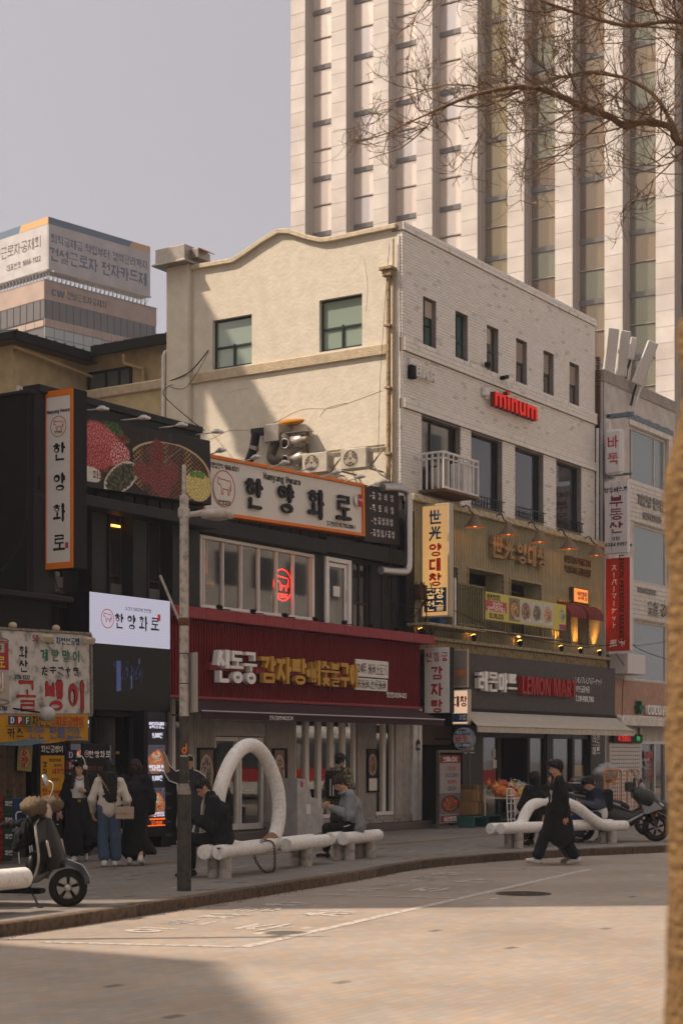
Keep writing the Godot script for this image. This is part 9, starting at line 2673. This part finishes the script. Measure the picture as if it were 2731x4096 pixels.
	hair(o,J,HB,"tuft",M.hair_black)
	cloth(o,"upper_top",[bone(J.chest,(J.shL+J.shR)/2,0.145,0.09,V3(1,0,0),1.5),bone(J.shR,J.shL,0.07,0.07)]+[bone(J.shL,J.shL.lerp(J.elL,0.5),0.078,0.075),bone(J.shR,J.shR.lerp(J.elR,0.5),0.078,0.075)],M.navy_cloth)
	cloth(o,"middle_band",[bone(J.pel.lerp(J.chest,0.4),J.pel.lerp(J.chest,0.9),0.15,0.148,V3(1,0,0),1.38)]+[bone(J.shL.lerp(J.elL,0.6),J.elL,0.074,0.07),bone(J.elL,J.wrL,0.07,0.052),bone(J.shR.lerp(J.elR,0.6),J.elR,0.074,0.07),bone(J.elR,J.wrR,0.07,0.052)],M.slate_cloth)
	cloth(o,"white_hem",[bone(J.pel+V3(0,0.0,0),J.pel.lerp(J.chest,0.3),0.15,0.15,V3(1,0,0),1.38)],M.tee_white)
	cloth(o,"jeans",trousers(J,0.09,0.08,0.065,0.02),mat("deep_denim",hex("28324a"),0.9))
	shoes(o,J,M.shoe_dark,M.shoe_dark)
	bp = thing("small_backpack","small black backpack on the back of the person in the banded top","backpack","",o.transform*V3(-0.02,0.85,-0.16),deg_to_rad(-132))
	part(bp,"pack",B.new().bx(-0.13,-0.22,-0.1,0.13,0.2,0.08,0.05),M.cloth_black)
	part(bp,"tag",B.new().bx(0.02,0.1,-0.106,0.035,0.17,-0.1005),M.orange)
	o = thing("person","dark clothed person with folded arms standing in the grill restaurant entry","person","",V3(-10.3,0.1,-0.35),deg_to_rad(-35))
	J = stand(1.03)
	J.elR = V3(-0.27,1.16,0.06); J.elL = V3(0.27,1.16,0.06); J.wrR = V3(0.05,1.16,0.2); J.wrL = V3(-0.05,1.2,0.22)
	HB = body(J,[["L",V3(-1,0,0),V3(0,0,-1),0.4],["R",V3(1,0,0),V3(0,0,-1),0.4]],M.skin_a,o)
	hair(o,J,HB,"short",M.hair_black)
	cloth(o,"tunic",torso(J,0.15,0.145,0.085)+sleeves(J,0.075,0.07,0.05),M.cloth_black)
	cloth(o,"trousers",trousers(J,0.1,0.085,0.075,0.02),M.cloth_black)
	shoes(o,J,M.shoe_dark,M.shoe_dark)
	o = thing("person","seated person in dark grey trousers cut off by the left edge","person","",V3(-21.55,0.06,6.82),deg_to_rad(50))
	J = sit()
	HB = body(J,[["L",V3(-0.4,0.2,0.8),V3(-0.3,0.9,0),0.6],["R",V3(0.4,0.2,0.8),V3(0.3,0.9,0),0.6]],M.skin_a,o)
	hair(o,J,HB,"short",M.hair_black)
	cloth(o,"jacket",torso(J,0.17,0.165,0.095)+sleeves(J,0.09,0.085,0.06),M.cloth_black)
	cloth(o,"trousers",trousers(J,0.115,0.105,0.09,0.0),M.trouser_grey)
	shoes(o,J,M.shoe_dark,M.shoe_dark)
	o = thing("person","shopkeeper in dark clothes dimly seen inside the mart doorway","person","",V3(5.3,0.05,-0.9),deg_to_rad(-30))
	J = stand(0.93)
	HB = body(J,[],M.skin_a,o)
	hair(o,J,HB,"short",M.hair_black)
	cloth(o,"sweater",torso(J,0.14,0.14,0.08)+sleeves(J,0.075,0.07,0.05),M.cloth_black_b)
	cloth(o,"trousers",trousers(J,0.1,0.085,0.07,0.02),M.cloth_black)
func wheel(parent: Node,T: Transform3D,r: float,w: float,spokes: int,rim_m: Material) -> void:
	var o:=Node3D.new(); o.name = "wheel"; parent.add_child(o,true)
	var L:=Transform3D(T.basis*Basis(V3(1,0,0),PI/2),T.origin)
	var ty:=B.new()
	var pr:=[]
	for k in 13:
		var a:=PI*k/12.0 - PI/2
		pr.append(Vector2(r - w*0.55+cos(a)*w*0.55,sin(a)*w*0.5))
	ty.lathe(L,[Vector2(r*0.66,-w*0.42)]+pr+[Vector2(r*0.66,w*0.42)],40)
	for k in 44:
		var a:=TAU*k/44
		for s in [-1.0,1.0]: ty.ob(T*Transform3D(Basis(V3(0,0,1),a)*Basis(V3(1,0,0),0.5*s),V3(cos(a)*(r - 0.003),sin(a)*(r - 0.003),w*0.2*s)),V3(0.008,0.012,w*0.32))
	part(o,"tyre",ty,mat("tyre",hex("25221f"),0.9,0,T_fine,3.0))
	var rm:=B.new()
	rm.lathe(L,[Vector2(r*0.6,-w*0.36),Vector2(r*0.68,-w*0.44),Vector2(r*0.69,w*0.44),Vector2(r*0.6,w*0.36),Vector2(r*0.6,-w*0.36)],36)
	for k in spokes:
		var a:=TAU*k/spokes+0.3
		for s in [-0.09,0.09]: rm.ob(T*Transform3D(Basis(V3(0,0,1),a+s),V3(cos(a+s)*r*0.36,sin(a+s)*r*0.36,0)),V3(r*0.56,0.018,0.03),0.005)
	part(o,"rim",rm,rim_m)
	part(o,"hub",B.new().lathe(L,[Vector2(0,-w*0.5),Vector2(0.03,-w*0.48),Vector2(0.045,-w*0.3),Vector2(0.045,w*0.3),Vector2(0.03,w*0.48),Vector2(0,w*0.5)],16),M.alu)
	part(o,"brake_disc",B.new().lathe(L*at3(0,-w*0.3,0),[Vector2(0.05,0),Vector2(r*0.5,0),Vector2(r*0.5,0.004),Vector2(0.05,0.004)],28),M.steel)
func loft(b: B,rings: Array,T:=Transform3D(),cap:=true) -> B:
	var n: int = rings[0].size()
	var k0:=b.v.size()
	for k in rings.size():
		for s in n:
			var du: Vector3 = rings[k][(s+1) % n] - rings[k][(s+n - 1) % n]
			var dv: Vector3 = rings[mini(k+1,rings.size() - 1)][s] - rings[maxi(k - 1,0)][s]
			b.vert(T*rings[k][s],-(T.basis*du.cross(dv)).normalized())
	for k in rings.size() - 1:
		for s in n:
			var s2:=(s+1) % n
			var a:=k0+k*n+s
			var c:=k0+k*n+s2
			b.i.append_array([a,c,c+n,a,c+n,a+n])
	if cap:
		for e in [0,rings.size() - 1]:
			var mid:=Vector3.ZERO
			for p in rings[e]: mid += p
			mid /= n
			for s in n:
				if e==0: b.tri(T*mid,T*rings[e][(s+1) % n],T*rings[e][s])
				else: b.tri(T*mid,T*rings[e][s],T*rings[e][(s+1) % n])
	return b
func oval(c: Vector3,ax: Vector3,ay: Vector3,rx: float,ry: float,n:=14,pw:=2.4) -> Array:
	var out:=[]
	for k in n:
		var a:=TAU*k/n
		var ca:=cos(a)
		var sa:=sin(a)
		out.append(c+ax*rx*signf(ca)*pow(absf(ca),2.0/pw)+ay*ry*signf(sa)*pow(absf(sa),2.0/pw))
	return out
func dark_scooter():
	var o:=thing("classic_scooter","parked dark classic scooter with pale trimmed leg shield and covered handlebar","scooter","scooters parked on the pavement",V3(-20.56,0,8.0),-1.22)
	var pt:=mat("scooter_black",hex("1c1b1a"),0.5)
	pt.clearcoat_enabled = true; pt.clearcoat = 0.35; pt.clearcoat_roughness = 0.1
	var ch:=mat("scooter_trim",hex("a8a4a0"),0.25,0.85)
	wheel(o,at3(0,0.215,0,Basis(V3(0,1,0),0.34)),0.215,0.11,5,M.black)
	var V:=func(x,y,z): return V3(x,y,z)
	var mg:=B.new()
	mg.grid(func(u,v):
		var a:=lerpf(0.1,2.85,u)
		var w:=lerpf(-1.0,1.0,v)
		var r:=0.265+0.02*sin(a)
		return V3(cos(a)*(r - 0.01) - 0.02,0.235+sin(a)*(r+0.01) - 0.05*w*w*sin(a),w*0.095*(0.7+0.3*sin(a))),24,12,true)
	part(o,"mudguard",mg,pt)
	part(o,"mudguard_crest",B.new().tb([V.call(0.27,0.33,0),V.call(0.18,0.47,0),V.call(0.0,0.535,0)],0.008,6),ch)
	var ap:=B.new()
	var R:=[]
	for q in [[-0.13,0.42,0.10,0.10],[-0.17,0.58,0.12,0.13],[-0.235,0.78,0.115,0.14],[-0.285,0.94,0.10,0.10],[-0.30,1.0,0.07,0.06]]:
		R.append(oval(V3(q[0],q[1],0),V3(1,0.25,0).normalized(),V3(0,0,1),q[2],q[3],16))
	loft(ap,R)
	part(o,"horn_cover",ap,pt)
	var W:=[[-0.30,1.0,0.10],[-0.30,0.94,0.21],[-0.26,0.80,0.27],[-0.23,0.62,0.27],[-0.24,0.5,0.25],[-0.30,0.36,0.2],[-0.42,0.27,0.18],[-0.6,0.235,0.18]]
	var ls:=B.new()
	var prof:=func(t: float) -> Vector3:
		var f:=t*(W.size() - 1)
		var k:=mini(int(f),W.size() - 2)
		var a:=V3(W[k][0],W[k][1],W[k][2])
		return a.lerp(V3(W[k+1][0],W[k+1][1],W[k+1][2]),f - k)
	for side in [0.0,0.028]:
		ls.grid(func(u,v):
			var p: Vector3 = prof.call(v)
			var w:=lerpf(-1.0,1.0,u)
			return V3(p.x+0.09*(1 - w*w)*clampf(1.2 - v*1.4,0.0,1.0) - side,p.y,p.z*w),14,28,side > 0.0)
	part(o,"leg_shield",ls,pt)
	for s in [-1.0,1.0]:
		var e:=[]
		for k in 30:
			var p: Vector3 = prof.call(k/29.0)
			e.append(V3(p.x - 0.012,p.y,p.z*s))
		part(o,"shield_trim",B.new().tb(e,0.017,8),ch)
		part(o,"indicator",B.new().ob(Transform3D(Basis(V3(0,0,1),0.22)*Basis(V3(0,1,0),0.35*s),V3(-0.155,0.66,0.19*s)),V3(0.03,0.2,0.075),0.014),mat("lens_clear",hex("a89a90"),0.12))
	part(o,"script_badge",B.new().tb(smooth([V.call(-0.165,0.92,-0.06),V.call(-0.167,0.93,-0.09),V.call(-0.170,0.92,-0.12),V.call(-0.175,0.925,-0.15)],0.02),0.004,5),ch)
	var hs:=B.new()
	loft(hs,[oval(V.call(-0.30,0.98,0),V.call(1,0,0),V.call(0,0,1),0.07,0.06),oval(V.call(-0.32,1.06,0),V.call(1,0,0),V.call(0,0,1),0.10,0.11),oval(V.call(-0.33,1.12,0),V.call(1,0,0),V.call(0,0,1),0.09,0.10),oval(V.call(-0.35,1.16,0),V.call(1,0,0),V.call(0,0,1),0.05,0.06)])
	part(o,"headset",hs,pt)
	part(o,"headlight",B.new().lathe(Transform3D(Basis(V3(0,0,1),-PI/2+0.15),V.call(-0.235,1.08,0)),[Vector2(0.085,-0.03),Vector2(0.09,0.0),Vector2(0.075,0.012),Vector2(0,0.025)],20),M.lens_clear)
	var f:=FastNoiseLite.new(); f.seed = 2; f.frequency = 5.0
	for s in [-1.0,1.0]:
		var cv:=B.new()
		cv.ball(Transform3D(Basis(V3(0,1,0),0.3*s).scaled_local(V3(0.14,0.09,0.22)),V.call(-0.33,1.14,0.2*s)),28,18)
		for k in cv.v.size(): cv.v[k] += cv.n[k]*0.10*f.get_noise_3dv(cv.v[k]*2.0)
		part(o,"handlebar_cover",cv,mat("cover_brown",hex("6a5a48"),0.8,0,T_blotch,2.0))
	part(o,"mirror_stem",B.new().tb(smooth([V.call(-0.33,1.14,-0.12),V.call(-0.27,1.28,-0.16),V.call(-0.26,1.38,-0.19),V.call(-0.31,1.42,-0.21),V.call(-0.36,1.42,-0.22)],0.03),0.007,6),M.steel)
	part(o,"mirror",B.new().ball(Transform3D(Basis(V3(0,0,1),0.3).scaled_local(V3(0.03,0.075,0.06)),V.call(-0.37,1.43,-0.22)),14,10),M.steel)
	var la:=B.new()
	nets(la,[bone(V.call(-0.36,1.02,0),V.call(-0.5,0.8,0),0.06,0.1,V3(0,0,1),2.0),bone(V.call(-0.45,0.95,0.1),V.call(-0.78,0.92,0.05),0.05,0.03),bone(V.call(-0.5,0.8,0),V.call(-0.62,0.66,0),0.09,0.05,V3(0,0,1),1.8),bone(V.call(-0.42,0.95,-0.12),V.call(-0.72,0.84,-0.14),0.05,0.03)],0.016,0.05,0.03,14.0)
	part(o,"leg_cover",la,M.cloth_black_b)
	part(o,"spare_cover",B.new().lathe(Transform3D(Basis(V3(0,0,1),PI/2),V.call(-0.36,0.47,0.0)),[Vector2(0.0,-0.02),Vector2(0.14,-0.01),Vector2(0.16,0.04),Vector2(0.14,0.09),Vector2(0,0.1)],24),pt)
	part(o,"floorboard",B.new().bx(-1.0,0.2,-0.17,-0.5,0.245,0.17,0.02),mat("floor_grey",hex("6c6660"),0.6))
	var bd:=B.new()
	loft(bd,[oval(V.call(-0.95,0.36,0),V.call(0,1,0),V.call(0,0,1),0.14,0.17),oval(V.call(-1.15,0.45,0),V.call(0,1,0),V.call(0,0,1),0.24,0.21),oval(V.call(-1.45,0.5,0),V.call(0,1,0),V.call(0,0,1),0.22,0.2),oval(V.call(-1.72,0.52,0),V.call(0,1,0),V.call(0,0,1),0.1,0.1)])
	part(o,"rear_body",bd,pt)
	part(o,"seat",B.new().bx(-1.6,0.72,-0.14,-0.95,0.82,0.14,0.04),M.black)
	wheel(o,at3(-1.33,0.215,0),0.215,0.11,5,M.black)
	part(o,"side_stand",B.new().cy(V.call(-0.42,0.22,0.12),V.call(-0.25,0.01,0.24),0.013,-1,7).cy(V.call(-0.27,0.012,0.24),V.call(-0.2,0.012,0.26),0.011,-1,6),M.black)
	part(o,"underframe",B.new().bx(-0.95,0.14,-0.09,-0.3,0.2,0.09,0.02),M.black)
func big_scooter():
	var o:=thing("maxi_scooter","large grey and black maxi scooter with top box beside the low loop bench","scooter","scooters parked on the pavement",V3(-3.05,0,7.78),-0.98)
	var gy:=mat("maxi_grey",hex("8a8a8c"),0.3,0.3)
	var bk:=mat("maxi_black",hex("222225"),0.35)
	var V:=func(x,y,z): return V3(x,y,z)
	var X:=V3(0,1,0)
	var Z:=V3(0,0,1)
	wheel(o,at3(0,0.28,0),0.28,0.13,6,M.black)
	wheel(o,at3(-1.5,0.27,0),0.27,0.15,6,M.black)
	part(o,"front_mudguard",B.new().grid(func(u,v):
		var a:=lerpf(0.2,2.4,u)
		var w:=lerpf(-1.0,1.0,v)
		return V3(cos(a)*0.31,0.28+sin(a)*0.31 - 0.03*w*w,w*0.08),18,8,true),bk)
	for s in [-1.0,1.0]: part(o,"fork",B.new().cy(V.call(0.0,0.28,0.1*s),V.call(-0.2,0.78,0.1*s),0.026,0.03,10),bk)
	var ns:=B.new()
	loft(ns,[oval(V.call(0.10,0.66,0),V.call(0.3,1,0).normalized(),Z,0.03,0.05),oval(V.call(0.02,0.74,0),V.call(0.3,1,0).normalized(),Z,0.11,0.15),oval(V.call(-0.14,0.84,0),V.call(0.3,1,0).normalized(),Z,0.19,0.24),oval(V.call(-0.32,0.92,0),V.call(0.2,1,0).normalized(),Z,0.18,0.25),oval(V.call(-0.48,0.98,0),V.call(0,1,0),Z,0.1,0.18)])
	part(o,"nose",ns,bk)
	for s in [-1.0,1.0]:
		part(o,"side_fairing",B.new().ex(PackedVector2Array([Vector2(0.12,0.66),Vector2(0.05,0.74),Vector2(-0.3,1.0),Vector2(-0.44,1.02),Vector2(-0.48,0.92),Vector2(-0.28,0.72),Vector2(-0.3,0.56),Vector2(-0.16,0.56),Vector2(-0.02,0.62)]),Transform3D(Basis(V3(0,1,0),-0.32*s),V.call(-0.04,0,0.225*s)) if s > 0 else Transform3D(Basis(V3(0,1,0),0.32),V.call(-0.04,0,-0.20)),0.025),gy)
		part(o,"headlamp",B.new().ob(Transform3D(Basis(V3(0,1,0),-0.5*s)*Basis(V3(0,0,1),-0.6),V.call(0.07,0.75,0.11*s)),V3(0.16,0.05,0.06),0.02),M.lens_clear)
		part(o,"fork_reflector",B.new().bx(-0.04,0.5,0.13*s - 0.01,0.0,0.56,0.13*s+0.01,0.006),M.orange)
		part(o,"floor_trim",B.new().tb([V.call(-0.3,0.56,0.22*s),V.call(-0.6,0.4,0.24*s),V.call(-1.0,0.42,0.24*s),V.call(-1.25,0.56,0.2*s)],[0.02,0.03,0.03,0.015],8),gy)
		part(o,"tail_trim",B.new().tb([V.call(-0.75,0.72,0.2*s),V.call(-1.2,0.86,0.18*s),V.call(-1.7,0.95,0.1*s)],[0.03,0.035,0.015],8),gy)
		part(o,"mirror",B.new().tb([V.call(-0.42,1.05,0.22*s),V.call(-0.38,1.2,0.32*s)],0.009,6).ball(Transform3D(Basis().scaled(V3(0.03,0.05,0.08)),V.call(-0.37,1.23,0.36*s)),12,8),bk)
		part(o,"grip",B.new().cy(V.call(-0.46,1.06,0.16*s),V.call(-0.54,1.07,0.36*s),0.02,-1,8),bk)
	var sc:=glass("screen_smoke",Color(0.3,0.32,0.34),0.35)
	part(o,"windscreen",B.new().grid(func(u,v):
		var w:=lerpf(-1.0,1.0,u)
		return V3(lerpf(-0.16,-0.42,v) - 0.09*w*w,lerpf(0.98,1.46,v),w*lerpf(0.2,0.13,v)),10,10),sc)
	part(o,"box_case",B.new().bx(-0.62,1.0,-0.1,-0.42,1.2,0.12,0.02),bk)
	var bd:=B.new()
	loft(bd,[oval(V.call(-0.28,0.6,0),X,Z,0.12,0.16),oval(V.call(-0.5,0.46,0),X,Z,0.16,0.22),oval(V.call(-0.8,0.5,0),X,Z,0.22,0.24),oval(V.call(-1.15,0.62,0),X,Z,0.24,0.2),oval(V.call(-1.5,0.78,0),X,Z,0.16,0.15),oval(V.call(-1.85,0.92,0),X,Z,0.06,0.08)])
	part(o,"body",bd,bk)
	var st:=B.new()
	loft(st,[oval(V.call(-0.55,0.68,0),X,Z,0.04,0.1),oval(V.call(-0.7,0.76,0),X,Z,0.06,0.15),oval(V.call(-1.0,0.78,0),X,Z,0.07,0.17),oval(V.call(-1.15,0.87,0),X,Z,0.07,0.16),oval(V.call(-1.5,0.94,0),X,Z,0.06,0.13),oval(V.call(-1.65,0.96,0),X,Z,0.03,0.08)])
	part(o,"seat",st,mat("seat_black",hex("2c2b2c"),0.7))
	var tb:=B.new()
	loft(tb,[oval(V.call(-1.45,1.0,0),V.call(1,0,0),Z,0.16,0.18,18,3.5),oval(V.call(-1.5,1.08,0),V.call(1,0,0),Z,0.23,0.24,18,3.5),oval(V.call(-1.5,1.18,0),V.call(1,0,0),Z,0.25,0.26,18,3.5),oval(V.call(-1.5,1.26,0),V.call(1,0,0),Z,0.22,0.23,18,3.2),oval(V.call(-1.52,1.31,0),V.call(1,0,0),Z,0.1,0.12,18,2.5)])
	part(o,"top_box",tb,bk)
	part(o,"box_band",B.new().tb(oval(V.call(-1.5,1.175,0),V.call(1,0,0),Z,0.25,0.26,24,3.5),0.012,6,false,true),M.alu)
	part(o,"box_light",B.new().grid(func(u,v):
		var a:=lerpf(2.2,4.1,u)
		return V3(-1.5+cos(a)*(0.255 - 0.02*v),1.19+0.06*v,sin(a)*(0.26 - 0.02*v)),12,3),mat("tail_red",hex("8c1c18"),0.2))
	part(o,"exhaust",B.new().tb([V.call(-0.9,0.3,-0.16),V.call(-1.3,0.36,-0.22),V.call(-1.75,0.5,-0.24)],[0.03,0.06,0.065],12),M.alu)
	part(o,"centre_stand",B.new().tb([V.call(-1.0,0.3,0.12),V.call(-1.08,0.1,0.16),V.call(-1.2,0.012,0.18)],0.014,7).tb([V.call(-1.0,0.3,-0.12),V.call(-1.08,0.1,-0.16),V.call(-1.2,0.012,-0.18)],0.014,7),M.black)
	var t:=thing("far_scooter","dark scooter parked behind the maxi scooter near the trunk","scooter","scooters parked on the pavement",V3(0.2,0,7.6),-0.9)
	wheel(t,at3(0,0.26,0),0.26,0.12,6,M.black)
	var fb:=B.new()
	loft(fb,[oval(V.call(0.05,0.62,0),X,Z,0.05,0.06),oval(V.call(-0.1,0.78,0),X,Z,0.2,0.2),oval(V.call(-0.4,0.8,0),X,Z,0.2,0.2),oval(V.call(-0.8,0.5,0),X,Z,0.2,0.2),oval(V.call(-1.4,0.7,0),X,Z,0.16,0.16)])
	part(t,"body",fb,bk)
	part(t,"handlebar",B.new().tb([V.call(-0.3,0.95,-0.3),V.call(-0.28,1.0,0),V.call(-0.3,0.95,0.3)],0.016,7),bk)
	for s in [-1.0,1.0]: part(t,"mirror",B.new().cy(V.call(-0.3,0.96,0.24*s),V.call(-0.26,1.12,0.3*s),0.008,-1,6).ball(Transform3D(Basis().scaled(V3(0.03,0.06,0.08)),V.call(-0.25,1.16,0.32*s)),12,8),bk)
	wheel(t,at3(-1.35,0.26,0),0.26,0.12,6,M.black)
func steps() -> Array:
	return [setting,blocks,white_building,dark_building,dark_signs,red_shop,snack_shop,led_screens,standee,olive_signs,mart,right_building,tower,hoarding_block,eaved_house,benches,lamps,gable_things,tree,people,dark_scooter,big_scooter]
